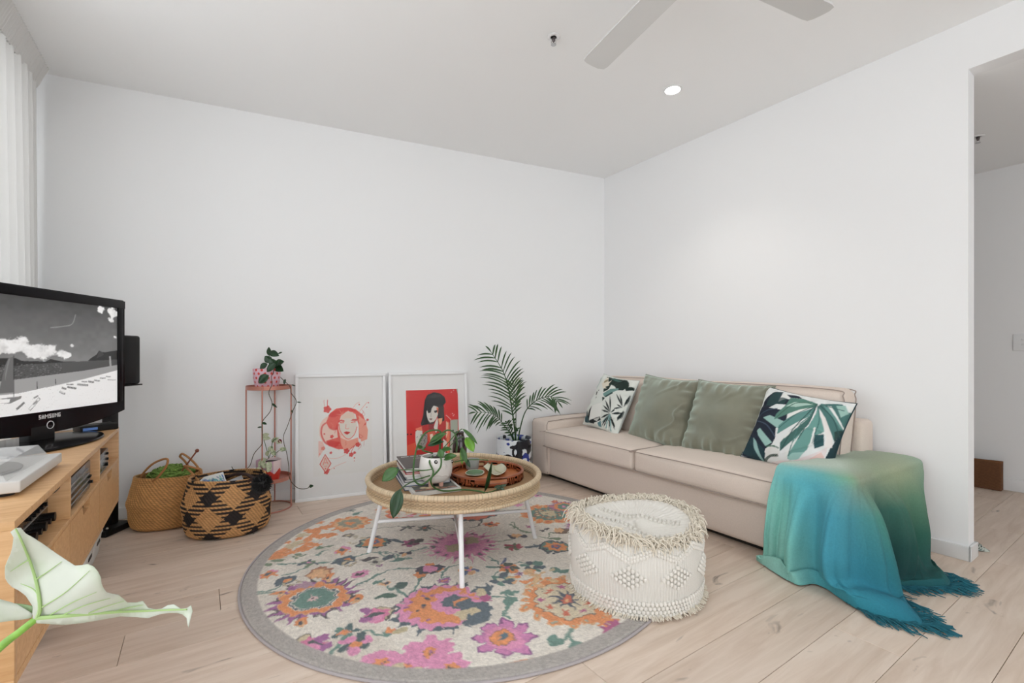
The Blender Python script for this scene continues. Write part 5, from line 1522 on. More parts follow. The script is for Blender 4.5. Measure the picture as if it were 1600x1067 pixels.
def art_pop(pm):
    k = 8.895
    def a(x, y): return pm(625 + x / k, 600 + y / k)
    x0, y1 = a(82, 90); x1, _ = a(802, 90); _, y0 = a(82, 1110)
    cv_ = Canvas(150, 200, x0, x1, y0, y1, S(208, 34, 30))
    pl = lambda pts, c_, al=1.0: cv_.poly([a(*p) for p in pts], c_, al)
    sk = lambda pts, wd, c_, al=1.0: cv_.stroke([a(*p) for p in pts], wd / k * .0049, c_, alpha=al)
    BK, SK, RDk = S(18, 12, 14), S(214, 208, 198), S(180, 30, 28)
    pl([(80, 860), (240, 800), (240, 1110), (80, 1110)], S(222, 96, 60), .6); pl([(700, 500), (805, 490), (805, 1110), (690, 1110)], S(166, 170, 154)); pl([(780, 60), (805, 60), (805, 150)], S(166, 170, 154)); pl([(82, 100), (130, 100), (130, 210), (82, 210)], S(220, 70, 56), .5)
    pl([(660, 420), (720, 480), (810, 490), (810, 400), (740, 400)], S(214, 44, 40))
    # dark piled-up hair falling to both shoulders
    pl([(345, 220), (380, 150), (470, 112), (560, 130), (620, 180), (640, 250), (600, 300), (615, 420), (620, 560), (600, 640), (555, 660), (540, 560), (520, 440), (470, 560), (400, 560), (300, 580), (285, 560), (320, 440), (330, 330)], BK)
    pl([(390, 180), (470, 140), (560, 150), (600, 200), (500, 190), (400, 200)], S(52, 44, 44)); pl([(530, 300), (612, 310), (612, 470), (545, 440)], S(58, 44, 40))
    # shoulders and blouse
    pl([(215, 640), (290, 590), (380, 560), (480, 560), (640, 500), (680, 540), (690, 760), (680, 1000), (600, 1110), (250, 1110), (220, 900)], RDk)
    pl([(215, 660), (300, 600), (310, 650), (310, 760), (230, 880), (215, 780)], SK); pl([(215, 620), (300, 590), (310, 650), (220, 640)], S(232, 120, 84)); pl([(300, 700), (380, 690), (380, 800), (330, 900), (240, 920), (240, 860)], S(150, 144, 138))
    for i in range(24):
        x = random.uniform(240, 370); y = random.uniform(690, 900); sk([(x, y), (x + random.uniform(-20, 20), y + random.uniform(8, 26))], 7, S(60, 54, 56))
    pl([(380, 640), (480, 620), (500, 760), (440, 860), (390, 780)], S(206, 80, 54)); pl([(415, 700), (455, 690), (465, 780), (430, 830)], S(232, 206, 182)); pl([(400, 560), (470, 550), (480, 640), (400, 640)], S(140, 22, 24))
    pl([(530, 480), (590, 470), (580, 540), (550, 570)], S(236, 168, 126)); pl([(640, 510), (690, 540), (690, 760), (680, 1000), (640, 900), (650, 700)], S(228, 120, 86)); pl([(640, 520), (670, 540), (660, 700), (640, 760)], S(234, 190, 160)); pl([(600, 760), (650, 800), (660, 900), (600, 1000)], SK)
    # resting hand and face
    pl([(470, 600), (490, 530), (520, 470), (530, 540), (520, 640), (500, 680)], SK)
    pl([(368, 380), (400, 330), (470, 300), (530, 320), (528, 420), (500, 490), (460, 535), (425, 545), (390, 500), (372, 440)], SK)
    pl([(505, 320), (535, 330), (528, 420), (512, 380)], S(226, 110, 72)); pl([(340, 330), (400, 320), (500, 250), (440, 340), (430, 390), (390, 400), (380, 370)], BK)
    pl([(470, 372), (520, 362), (524, 380), (495, 402), (480, 396)], S(40, 34, 34)); pl([(385, 385), (430, 375), (430, 395), (395, 405)], S(40, 34, 34)); sk([(436, 400), (428, 450), (440, 460)], 7, S(150, 140, 132)); pl([(402, 485), (430, 474), (455, 484), (430, 503)], S(120, 80, 76)); pl([(420, 532), (480, 520), (440, 560)], S(60, 30, 30))
    for (x, y) in ((105, 700), (153, 698), (738, 643)): cx, cy = a(x, y); cv_.ell(cx, cy, .006, .006, BK)
    for (x, y) in ((715, 110), (745, 85), (730, 410), (752, 425), (740, 440)): cx, cy = a(x, y); cv_.ell(cx, cy, .003, .003, S(236, 220, 212))
    sk([(640, 430), (710, 495)], 8, S(226, 180, 170)); sk([(685, 500), (700, 700), (680, 880)], 12, S(170, 26, 26)); sk([(120, 495), (280, 465)], 8, S(226, 80, 70), .6)
    return cv_

f1 = onz(461, 786)
framed(f1, .622, .888, .03, 'white framed print of a woman in red watercolour leaning on the wall', art_red, None)
f2 = f1 + EB * (.622 + .022)
framed(f2, .628, .892, .03, 'white framed red pop-art portrait of a dark-haired woman leaning behind the table', art_pop, None)

# ================================================================== PALM
pp = Vector((.015, 3.72, 0))
palm = thing('potted_palm', pp, 'parlour palm in a white and blue painted planter between picture and sofa', 'potted plant')
na, nz_ = 260, 110
P = np.zeros((na, nz_, 3)); Cc = np.zeros((na, nz_, 3))
pr_ = [(0, .105), (.03, .125), (.1, .135), (.25, .142), (.352, .143), (.36, .14), (.355, .134), (.30, .132)]
zs = np.concatenate([np.linspace(0.001, .36, nz_ - 6), [.362, .361, .355, .34, .32, .30]])
for j, z in enumerate(zs):
    r = np.interp(z, [a for a, b in pr_[:6]], [b for a, b in pr_[:6]]) if j < nz_ - 6 else [.143, .139, .135, .133, .132, .131][j - nz_ + 6]
    for i in range(na):
        th = 2 * PI * i / na
        P[i, j] = (pp.x + r * math.cos(th), pp.y + r * math.sin(th), z)
        a_ = vnoise(th * 3.2 + 2, z * 26, 3); b_ = vnoise(th * 4.1 + 9, z * 30, 8)
        c_ = S(214, 220, 224)
        if a_ > .62: c_ = S(16, 22, 34)
        elif b_ > .70: c_ = S(44, 60, 140)
        if (th - 4.9) ** 2 / .09 + (z - .27) ** 2 / .0035 < 1 and (th - 4.9) ** 2 / .03 + (z - .27) ** 2 / .0012 > 1: c_ = S(14, 18, 28)
        Cc[i, j] = c_
gridmesh('planter', P, M('planter_paint', rough=.25, attr=True, coat=.3), palm, cols=Cc, closed_u=True)
mb = MB(); mb.lathe([(.131, .31), (.1, .317), (.001, .32)], 32, pp); mb.build('soil', m_soil, palm)
m_palm = M('palm_green', S(44, 78, 38), .4, var=.2, vscale=20)
m_palmL = M('palm_light', S(78, 116, 52), .4, var=.2, vscale=20)
def frond(path, L0, n, spread, parent, seed, stem_r=.006, start=.42, nrm=(0, -1, .3), lean=.9, mat=m_palm):
    rs = random.Random(seed)
    pts = [Vector(p) for p in catmull(path, 60)]
    mb = MB(); mb.tube(pts, [stem_r * (1 - .75 * i / 59) for i in range(60)], 7)
    st_ = mb.build('frond', m_palm, parent)
    q = MB()
    nrm = Vector(nrm).normalized()
    for k in range(n):
        t = start + (1 - start) * k / (n - 1)
        i = min(58, int(t * 59))
        b = pts[i]; ax = (pts[i + 1] - pts[i]).normalized()
        for sg in (-1, 1):
            if k == n - 1 and sg == 1: continue
            sd = ax.cross(nrm).normalized() * sg
            env = math.sin(PI * (.14 + .80 * (t - start) / (1 - start))) ** .7
            L = L0 * env * rs.uniform(.8, 1.08)
            d_ = (sd * spread + ax * lean + nrm * rs.uniform(-.15, .35)).normalized()
            if k == n - 1: d_ = ax
            wdt = .0066 * rs.uniform(.75, 1.15)
            up_ = d_.cross(nrm).normalized()
            V = []; Fc = []
            m_ = 6
            for j in range(m_ + 1):
                tt_ = j / m_
                c = b + d_ * L * tt_ + Vector((0, 0, -1)) * L * .28 * tt_ ** 2.2
                w_ = wdt * (math.sin(PI * (.08 + .9 * tt_)) ** .7 if tt_ < 1 else .02)
                V += [c - up_ * w_, c + nrm * w_ * -.5, c + up_ * w_]
            for j in range(m_):
                for e in range(2): Fc.append((j * 3 + e, j * 3 + e + 1, j * 3 + e + 4, j * 3 + e + 3))
            q.add(V, Fc)
    o = stuff(q.build('leaflets', mat, st_, angle=80)); solid(o, .0008)
    return st_
AP_ = lambda u, v, d=3.72: at(u, v, d)
frond([AP_(806, 690), AP_(804, 668, 3.70), AP_(800, 640, 3.68), AP_(795, 610, 3.66), AP_(786, 580, 3.63), AP_(766, 548, 3.6)], .27, 18, .8, palm, 1, .008, .34, (.0, -1, .25), .85)
frond([AP_(809, 690), AP_(813, 668, 3.72), AP_(820, 645, 3.7), AP_(830, 632, 3.68), AP_(845, 622, 3.66), AP_(862, 620, 3.63), AP_(872, 628, 3.6)], .19, 14, .9, palm, 2, .006, .42, (.1, -.7, .7), .8)
frond([AP_(803, 692), AP_(798, 678, 3.68), AP_(788, 665, 3.62), AP_(778, 652, 3.56), AP_(764, 645, 3.5), AP_(742, 644, 3.46)], .18, 11, .9, palm, 3, .005, .5, (0, -.75, .65), .8)
frond([AP_(806, 690), AP_(806, 665, 3.74), AP_(806, 640, 3.74), AP_(804, 618, 3.72), AP_(802, 600, 3.7)], .19, 8, .7, palm, 4, .005, .55, (0, -1, .2), 1.1, m_palmL)
frond([AP_(804, 692), AP_(801, 682, 3.66), AP_(795, 670, 3.63), AP_(791, 660, 3.6)], .09, 7, .8, palm, 5, .004, .4, (0, -1, .2), .9)
for k, (u, v) in enumerate(((798, 665), (808, 670), (803, 655))):
    frond([AP_(805, 692, 3.70), AP_((805 + u) // 2, (692 + v) // 2, 3.69), AP_(u, v, 3.68)], .04, 3, .5, palm, 10 + k, .003, .8)

# ================================================================== PLANT STAND WITH TWO POTS
ps = Vector((-1.625, 3.10, 0)); sr = .138
stand = thing('plant_stand', ps, 'tall copper-pink metal plant stand with two round tray shelves', 'plant stand')
angs = [R(a) for a in (-78, 12, 102, 192)]
for a in angs:
    mb = MB(); x, y = ps.x + sr * math.cos(a), ps.y + sr * math.sin(a); mb.tube([(x, y, .004), (x, y, .818)], .0045, 10); mb.build('leg', m_copper, stand)
mb = MB(); mb.tube([(ps.x + sr * math.cos(a), ps.y + sr * math.sin(a), .006) for a in np.linspace(0, 2 * PI, 60, endpoint=False)], .0045, 8, closed=True); mb.build('base_ring', m_copper, stand)
for z in (.795, .19):
    mb = MB(); mb.lathe([(.001, z), (sr - .006, z), (sr - .0035, z + .002), (sr - .003, z + .026), (sr - .0055, z + .026), (sr - .007, z + .005), (.001, z + .004)], 48, ps); mb.build('tray_shelf', m_copper, stand)
# upper pot: pink with red dots
a1_ = Vector((ps.x - .008, ps.y - .01, .80))
ppot = thing('dotted_plant_pot', a1_, 'pink pot with red dots and dark leafed vine on the top shelf', 'potted plant')
na, nz_ = 160, 60
P = np.zeros((na, nz_ + 4, 3)); Cc = np.zeros((na, nz_ + 4, 3))
dotsl = [(th, z) for r_, z in enumerate((.018, .046, .074, .102, .126)) for th in np.linspace(0, 2 * PI, 13, endpoint=False) + (.24 if r_ % 2 else 0)]
for j in range(nz_ + 4):
    z = .132 * min(j, nz_ - 1) / (nz_ - 1)
    r = .066 + .016 * math.sin(min(1, z / .1) * PI / 2)
    if j >= nz_: r = [.0815, .0785, .0780, .0775][j - nz_]; z = [.1335, .1335, .12, .10][j - nz_]
    for i in range(na):
        th = 2 * PI * i / na
        P[i, j] = (a1_.x + r * math.cos(th), a1_.y + r * math.sin(th), a1_.z + z)
        c_ = S(222, 184, 196)
        for (t0, z0) in dotsl:
            d_ = ((th - t0 + PI) % (2 * PI) - PI) * .08
            if d_ * d_ + (z - z0) ** 2 < .0082 ** 2: c_ = S(208, 62, 52); break
        Cc[i, j] = c_
m_potp = M('pot_paint', rough=.45, attr=True)
gridmesh('pot', P, m_potp, ppot, cols=Cc, closed_u=True)
mb = MB(); mb.lathe([(.001, .001), (.066, .001), (.066, .003), (.001, .003)], 32, a1_); mb.build('pot_base', M('pot_pink', S(222, 184, 196), .5), ppot)
mb = MB(); mb.lathe([(.0775, .112), (.05, .117), (.001, .118)], 28, a1_); mb.build('soil', m_soil, ppot)
d0 = ps.y
q3 = lambda u, v, d=0: at(u, v, d0 + d)
for (b, tp, w_, d_, nr_) in (((421, 556), (420, 542), .03, 0, (.3, -1, .2)), ((421, 550), (436, 556), .045, -.02, (0, -1, .4)), ((424, 566), (414, 556), .05, -.03, (0, -1, .2)), ((430, 572), (422, 560), .05, -.05, (.2, -1, .1)), ((430, 570), (444, 565), .055, -.04, (0, -1, .5)), ((430, 572), (443, 580), .05, -.03, (.2, -1, .2)), ((431, 568), (417, 581), .05, -.08, (-.2, -1, .2)), ((418, 568), (406, 577), .045, -.02, (-.2, -1, .3)), ((420, 586), (404, 599), .06, -.115, (-.1, -1, .2)), ((428, 575), (436, 562), .04, -.06, (0, -1, .3)), ((441, 550), (434, 553), .012, -.02, (0, -1, .3))):
    leafmesh(q3(*b, d_), q3(*tp, d_ - .01), w_, nr_, m_dkgreen, ppot)
m_vine2 = M('vine_brown', S(74, 66, 48), .7)
vine([q3(424, 578), q3(422, 566), q3(420, 552), q3(421, 545)], .002, ppot, m_vine2); vine([q3(424, 578, -.02), q3(430, 570, -.05), q3(440, 566, -.04)], .002, ppot, m_vine2)
vine([q3(428, 576, -.06), q3(427, 584, -.1), q3(424, 588, -.125), q3(425, 600, -.15), q3(420, 614, -.16), q3(425, 629, -.16), q3(422, 643, -.16), q3(411, 657, -.16), q3(409, 668, -.16), q3(410, 680, -.16), q3(409, 694, -.16), q3(397, 709, -.16), q3(390, 728, -.16), q3(378, 735, -.17), q3(366, 734, -.18), q3(362, 729, -.18)], .0022, ppot, m_vine2, n=110)
vine([q3(437, 588, .05), q3(445, 596, .03), q3(453, 604, .0), q3(455, 614, 0), q3(463, 627, -.01), q3(457, 643, -.02), q3(449, 666, -.03), q3(443, 681, -.03), q3(444, 694, -.03), q3(448, 708, -.03), q3(451, 728, -.04), q3(452, 745, -.05), q3(457, 755, -.06), q3(467, 763, -.08), q3(480, 763, -.08), q3(485, 757, -.08)], .0022, ppot, m_vine2, n=110)
for (b, tp, w_, d_) in (((425, 630), (433, 637), .014, -.16), ((410, 660), (417, 663), .016, -.16), ((409, 667), (402, 668), .01, -.16), ((446, 592), (444, 601), .018, .02), ((455, 601), (462, 603), .008, 0), ((464, 628), (471, 629), .008, -.01), ((457, 645), (456, 640), .012, -.02), ((483, 760), (490, 759), .02, -.08)):
    leafmesh(q3(*b, d_), q3(*tp, d_ - .005), w_, (0, -1, .4), m_dkgreen, ppot)
# lower pot: blush with red zigzag
b1_ = Vector((ps.x + .005, ps.y - .01, .195))
lpot = thing('zigzag_plant_pot', b1_, 'blush pot with red zigzag base and variegated plant on the lower shelf', 'potted plant')
P = np.zeros((na, nz_ + 4, 3)); Cc = np.zeros((na, nz_ + 4, 3))
for j in range(nz_ + 4):
    z = .13 * min(j, nz_ - 1) / (nz_ - 1)
    r = .062 + .014 * math.sin(min(1, z / .1) * PI / 2)
    if j >= nz_: r = [.0755, .073, .0725, .072][j - nz_]; z = [.1315, .1315, .12, .10][j - nz_]
    for i in range(na):
        th = 2 * PI * i / na
        P[i, j] = (b1_.x + r * math.cos(th), b1_.y + r * math.sin(th), b1_.z + z)
        zg = .045 + .035 * abs(((th / (2 * PI) * 6 + .1) % 1) - .5) * 2
        lav = math.sin(th - 2.6) > .2
        Cc[i, j] = S(206, 62, 48) if z < zg else (S(196, 162, 180) if lav else S(226, 206, 206))
gridmesh('pot', P, m_potp, lpot, cols=Cc, closed_u=True)
mb = MB(); mb.lathe([(.001, .001), (.062, .001), (.062, .003), (.001, .003)], 32, b1_); mb.build('pot_base', M('pot_red', S(206, 62, 48), .5), lpot)
mb = MB(); mb.lathe([(.0722, .112), (.05, .117), (.001, .118)], 28, b1_); mb.build('soil', m_soil, lpot)
m_varieg = M('variegated_leaf', S(196, 202, 170), .4, var=.2, vscale=45, tint=S(58, 96, 46), detail=2)
for (b, tp, w_, d_) in (((411, 684), (423, 685), .03, -.06), ((409, 682), (421, 678), .03, -.05), ((424, 690), (436, 684), .03, -.02), ((426, 697), (420, 706), .035, -.03), ((437, 702), (448, 702), .03, -.03), ((430, 712), (424, 700), .03, -.04), ((416, 716), (406, 724), .035, -.10), ((412, 718), (404, 730), .035, -.12), ((409, 733), (397, 735), .03, -.14), ((414, 732), (410, 719), .035, -.14), ((418, 722), (424, 732), .04, -.13), ((423, 728), (418, 738), .035, -.14), ((432, 690), (440, 692), .025, -.03), ((416, 712), (421, 704), .03, -.06)):
    leafmesh(q3(*b, d_), q3(*tp, d_ - .01), w_, (.1, -1, .3), m_varieg, lpot, ripple=.05)
leafmesh(q3(436, 686, -.03), q3(440, 693, -.035), .025, (0, -1, .2), M('red_underleaf', S(110, 24, 40), .4), lpot)
vine([q3(420, 716, -.01), q3(424, 704, -.03), q3(426, 690, -.03), q3(432, 685, -.03)], .002, lpot); vine([q3(420, 716, -.01), q3(412, 722, -.1), q3(408, 736, -.14), q3(402, 740, -.15)], .002, lpot); vine([q3(425, 714, -.01), q3(436, 704, -.03), q3(444, 700, -.03)], .002, lpot); vine([q3(420, 716, -.02), q3(416, 700, -.05), q3(412, 686, -.06)], .002, lpot)

# ================================================================== BASKETS
m_sea = M('seagrass', rough=.75, attr=True, bump=.15, bscale=350)
ROT = math.atan2(EB.y, EB.x)
def basket(c, rx, ry, prof, label, colfn, rot=ROT, name='belly_basket'):
    t = thing(name, c, label, 'basket')
    na, nz_ = 480, 130
    zs = np.linspace(0, 1, nz_)
    pk = np.array(prof)
    tt_ = np.linspace(0, 1, len(pk))
    rr = np.interp(zs, tt_, pk[:, 0]); zz = np.interp(zs, tt_, pk[:, 1])
    # smooth the profile
    for _ in range(3):
        rr[1:-1] = (rr[:-2] + 2 * rr[1:-1] + rr[2:]) / 4; zz[1:-1] = (zz[:-2] + 2 * zz[1:-1] + zz[2:]) / 4
    sl = np.concatenate([[0], np.cumsum(np.hypot(np.diff(rr) * rx, np.diff(zz)))])
    P = np.zeros((na, nz_ * 2, 3)); Cc = np.zeros((na, nz_ * 2, 3))
    for i in range(na):
        th = 2 * PI * i / na
        for j in range(nz_):
            row = math.floor(sl[j] / .0115)
            fr = sl[j] / .0115 - row
            st_ = (th * rx / .019 + row * .5 + fr * .6)
            ph = st_ - math.floor(st_)
            bump = .0050 * math.sin(PI * ph) * (.4 + .6 * math.sin(PI * fr))
            wob = 1 + .012 * math.sin(3 * th + 2) + .01 * math.sin(5 * th + zz[j] * 20)
            tone = .50 + .62 * math.sin(PI * ph) * (.45 + .55 * math.sin(PI * fr)) + .30 * (vnoise(math.floor(st_) * 1.7, row * 2.3, 4) - .5)
            col = np.array(colfn(th, sl[j], zz[j], row, math.floor(st_))) * tone
            for side in (0, 1):
                r = rr[j] * wob + ((bump if side == 0 else -.007 - bump * .5)) / rx
                x, y = rx * r * math.cos(th), ry * r * math.sin(th)
                jj = j if side == 0 else 2 * nz_ - 1 - j
                P[i, jj] = (c.x + x * math.cos(rot) - y * math.sin(rot), c.y + x * math.sin(rot) + y * math.cos(rot), zz[j] + (0 if j < nz_ - 2 else .004 * math.sin(th * 2)))
                Cc[i, jj] = col if side == 0 else col * .8
    gridmesh('woven_body', P, m_sea, t, cols=Cc, closed_u=True)
    mb = MB(); n_ = 48
    V = [(c.x + rx * prof[0][0] * .97 * math.cos(a) * math.cos(rot) - ry * prof[0][0] * .97 * math.sin(a) * math.sin(rot), c.y + rx * prof[0][0] * .97 * math.cos(a) * math.sin(rot) + ry * prof[0][0] * .97 * math.sin(a) * math.cos(rot), .012) for a in np.linspace(0, 2 * PI, n_, endpoint=False)]
    mb.add(V, [tuple(range(n_))]); mb.build('base', M('seagrass_base', S(150, 104, 60), .9), t)
    return t
natA = lambda th, s_, z, row, k: S(206, 152, 92)
cA = Vector((-2.085, 2.815, 0))
bA = basket(cA, .195, .155, [(.80, .004), (.93, .02), (.98, .06), (.985, .12), (1.02, .15), (1.015, .165), (.97, .19), (.93, .23), (.88, .27), (.85, .308)], 'plain tan seagrass belly basket with handles holding green yarn', natA)
m_strap = M('seagrass_strap', S(170, 118, 70), .7, bump=.4, bscale=120)
def strap(pts, parent, wd=.011, th=.003):
    mb = MB(); P_ = catmull(pts, 36)
    mb.tube(P_, wd * .55, 8); mb.build('handle', m_strap, parent)
qa = lambda u, v, d: at(u, v, d)
strap([qa(217, 757, 2.72), qa(222, 742, 2.71), qa(237, 726, 2.70), qa(253, 718, 2.69), qa(262, 718, 2.68), qa(259, 730, 2.67), qa(247, 745, 2.66), qa(239, 752, 2.665)], bA)
strap([qa(281, 713, 2.90), qa(285, 709, 2.88), qa(296, 716, 2.87), qa(307, 727, 2.86), qa(316, 742, 2.84)], bA); strap([qa(281, 713, 2.90), qa(290, 722, 2.91), qa(297, 734, 2.92)], bA)
# yarn
yc_ = Vector((cA.x + .01, cA.y + .01, .21))
rs = random.Random(5)
mb = MB()
for k in range(210):
    a = rs.uniform(0, 2 * PI); q = math.sqrt(rs.random())
    x = math.cos(a) * q * .105; y = math.sin(a) * q * .075
    zc = .285 + .05 * (1 - q * q) + rs.uniform(-.012, .012)
    R_ = rs.uniform(.018, .04); tl = rs.uniform(-.6, .6); a0 = rs.uniform(0, 6)
    pts = [(yc_.x + x + R_ * math.cos(a0 + e) , yc_.y + y + R_ * math.sin(a0 + e) * math.cos(tl), zc + R_ * .6 * math.sin(a0 + e) * math.sin(tl) + .006 * math.sin(3 * e)) for e in np.linspace(0, 4.6, 12)]
    mb.tube(pts, .0055, 5)
mb.lathe([(.001, .03), (.12, .035), (.128, .12), (.125, .25), (.09, .285), (.001, .30)], 28, (yc_.x, yc_.y, 0), 1, .74)
o = mb.build('yarn_heap', M('green_yarn', S(112, 142, 66), .95, var=.35, vscale=60), None, base=(yc_.x, yc_.y, .03)); tag(stuff(o), 'heap of tangled green yarn inside the plain seagrass basket', 'yarn')
n0, n1_ = qa(281, 740, 2.80), qa(308, 704, 2.80)
kn = thing('knitting_needle', n0, 'brown wooden knitting needle with round end stuck in the green yarn', 'needle')
mb = MB(); mb.tube([n0 + (n0 - n1_) * .8, n1_], .0045, 10); mb.build('shaft', M('needle_wood', S(134, 74, 50), .45), kn)
mb = MB(); mb.sphere(n1_, .011, 14, 10); mb.build('knob', M('needle_knob', S(120, 60, 42), .4), kn)
# loose straw twists on the rim
mb = MB(); mb.tube(catmull([qa(290, 730, 2.75), qa(298, 737, 2.72), qa(305, 745, 2.7), qa(311, 752, 2.68)], 20), .006, 7); mb.tube(catmull([qa(312, 733, 2.74), qa(304, 731, 2.73), qa(296, 729, 2.73), qa(288, 728, 2.74)], 20), .006, 7)
mb.build('straw_twist', m_strap, bA)

def natB(th, s_, z, row, k):
    x = th * .225 / .255; y = s_ / .235
    p_ = (x + y + .15) % 1; q_ = (x - y + .30) % 1
    bp, bq = p_ < .40, q_ < .40
    if bp and bq: return S(32, 22, 20)
    if (bp or bq) and row % 2 == 0: return S(34, 24, 22)
    return S(204, 154, 100)
cB = Vector((-1.655, 2.70, 0))
bB = basket(cB, .222, .165, [(.80, .004), (.92, .02), (.98, .06), (.99, .13), (1.02, .165), (1.015, .18), (.99, .20), (.95, .24), (.91, .28), (.87, .325)], 'tan seagrass belly basket with black diamond check pattern and a pompom', natB, rot=ROT * .6)
pq = qa(409, 755, 2.52)
mb = MB()
rs = random.Random(9)
mb.sphere(pq, .038, 14, 10)
for k in range(900):
    d_ = Vector((rs.gauss(0, 1), rs.gauss(0, 1), rs.gauss(0, 1))).normalized()
    mb.tube([pq + d_ * .034, pq + d_ * rs.uniform(.048, .058) + Vector((rs.uniform(-.004, .004), rs.uniform(-.004, .004), -.002))], [.0016, .0012], 3, caps=False)
mb.build('pompom', m_blackmt, bB)
mb = MB(); mb.tube(catmull([qa(352, 747, 2.80), qa(368, 741, 2.76), qa(384, 741, 2.70), qa(396, 747, 2.62), qa(405, 750, 2.55)], 30), .009, 8); mb.tube(catmull([qa(388, 752, 2.58), qa(397, 748, 2.56), qa(405, 752, 2.54)], 16), .008, 8)
mb.build('handle', M('dark_strap', S(58, 38, 34), .8, bump=.4, bscale=120), bB)
# papers in the patterned basket
def paper(px, d_list, col, label, name, patt=None, th=.004):
    pts = [qa(u, v, d_) for (u, v), d_ in zip(px, d_list)]
    c = sum(pts, Vector()) / 4
    t = thing(name, Vector((c.x, c.y, .05)), label, 'magazine')
    e1 = pts[1] - pts[0]; e2 = pts[3] - pts[0]; nn_ = e1.cross(e2).normalized()
    low = [p_ for p_ in pts]
    mb = MB()
    V = low + [p_ - nn_ * th for p_ in low]
    mb.add(V, [(0, 1, 2, 3), (7, 6, 5, 4)] + [(i, (i + 1) % 4, 4 + (i + 1) % 4, 4 + i) for i in range(4)]); mb.build('pages', M('paper_' + name + str(len(label)), col, .7), t, smooth=False)
    if patt:
        cvp = Canvas(70, 30, 0, 1, 0, 1, col); patt(cvp)
        P = np.zeros((70, 30, 3))
        off = nn_ * .0008 * (1 if nn_.dot(Vector((0, -1, .5))) > 0 else -1)
        base_n = off if nn_.dot(Vector((0, -1, .5))) > 0 else off - nn_ * th
        for i in range(70):
            for j in range(30): P[i, j] = pts[3] + e1 * cvp.X[i, j] + (pts[0] - pts[3]) * cvp.Y[i, j] + base_n
        gridmesh('cover_print', P, m_art, t, cols=cvp.c)
def pat(c_):
    for k in range(60):
        x, y = random.random() * .9 + .05, .5 + random.random() * .36
        c_.ell(x, y, random.uniform(.012, .03), random.uniform(.05, .12), random.choice([S(70, 150, 160), S(60, 110, 170), S(120, 176, 170), S(50, 90, 140)]), random.random())
paper([(311, 748), (349, 738), (362, 775), (322, 785)], [2.74, 2.78, 2.68, 2.62], S(226, 226, 222), 'white magazine with blue and teal cover print in the patterned basket', 'magazine', pat)
paper([(356, 752), (378, 743), (392, 778), (368, 786)], [2.76, 2.78, 2.66, 2.64], S(190, 190, 192), 'grey folded paper beside the magazine in the patterned basket', 'magazine')

# ================================================================== MEDIA CONSOLE
cs0, cn0 = to_sn(Vector((-2.069, 2.443, 0)))
LC, DC, ZT, ZB = 1.66, .36, .646, .261
con = thing('media_console', sn(cs0 + LC / 2, cn0 + DC / 2, 0), 'long oak media console with open niches and three drawers under the television', 'cabinet')
CF = lambda x, y, z: sn(cs0 + x, cn0 + y, z)     # x from the far end, y from the front edge back
bd = .02
def cpart(name, x0, x1, y0, y1, z0, z1, parent=con, mat=None, bev=.0015):
    mb = MB(CF); mb.box(x0, x1, y0, y1, z0, z1, bev=bev); return mb.build(name, mat or m_oak, parent)
cpart('top_panel', 0, LC, 0, DC, ZT - bd, ZT); cpart('bottom_panel', 0, LC, .001, DC, ZB, ZB + bd)
cpart('end_panel', 0, bd, .0005, DC, ZB + bd, ZT - bd); cpart('end_panel', LC - bd, LC, .0005, DC, ZB + bd, ZT - bd)
cpart('shelf', bd, LC - bd, .001, DC - .01, .475, .49); cpart('back_panel', bd, LC - bd, DC - .01, DC - .002, ZB + bd, ZT - bd)
div = [(bd + (LC - 2 * bd) / 3), (bd + (LC - 2 * bd) * 2 / 3)]
for x in div: cpart('divider', x - .009, x + .009, .0008, DC - .01, .49, ZT - bd)
edges = [bd, div[0], div[1], LC - bd]
for k in range(3):
    a, b = edges[k] + .002, edges[k + 1] - .002
    mdl = (a + b) / 2
    out = [(a, ZB + bd + .002), (b, ZB + bd + .002), (b, .473), (mdl + .075, .473), (mdl + .055, .437), (mdl - .055, .437), (mdl - .075, .473), (a, .473)]
    mb = MB(lambda x, y, z: sn(cs0 + x, cn0 + z, y)); mb.prism(out, .002, .02)
    dr = mb.build('drawer', m_oak, con, smooth=False)
    mb = MB(CF); mb.box(a + .01, b - .01, .034, .32, ZB + bd + .004, .471); mb.build('drawer_box', M('drawer_notch_shade', S(118, 62, 36), .6), dr, smooth=False)  # dark brown paints the shade seen through the grip notch
for (x, y) in ((.22, .13), (LC - .09, .06), (.22, DC - .05), (LC - .09, DC - .05)):
    p_ = CF(x, y, 0); mb = MB(CF)
    mb.add([(x - .014, y - .014, 0), (x + .014, y - .014, 0), (x + .014, y + .014, 0), (x - .014, y + .014, 0), (x - .021, y - .021, ZB), (x + .021, y - .021, ZB), (x + .021, y + .021, ZB), (x - .021, y + .021, ZB)], [(3, 2, 1, 0), (4, 5, 6, 7), (0, 1, 5, 4), (1, 2, 6, 5), (2, 3, 7, 6), (3, 0, 4, 7)])
    mb.build('leg', m_oak, con, smooth=False)

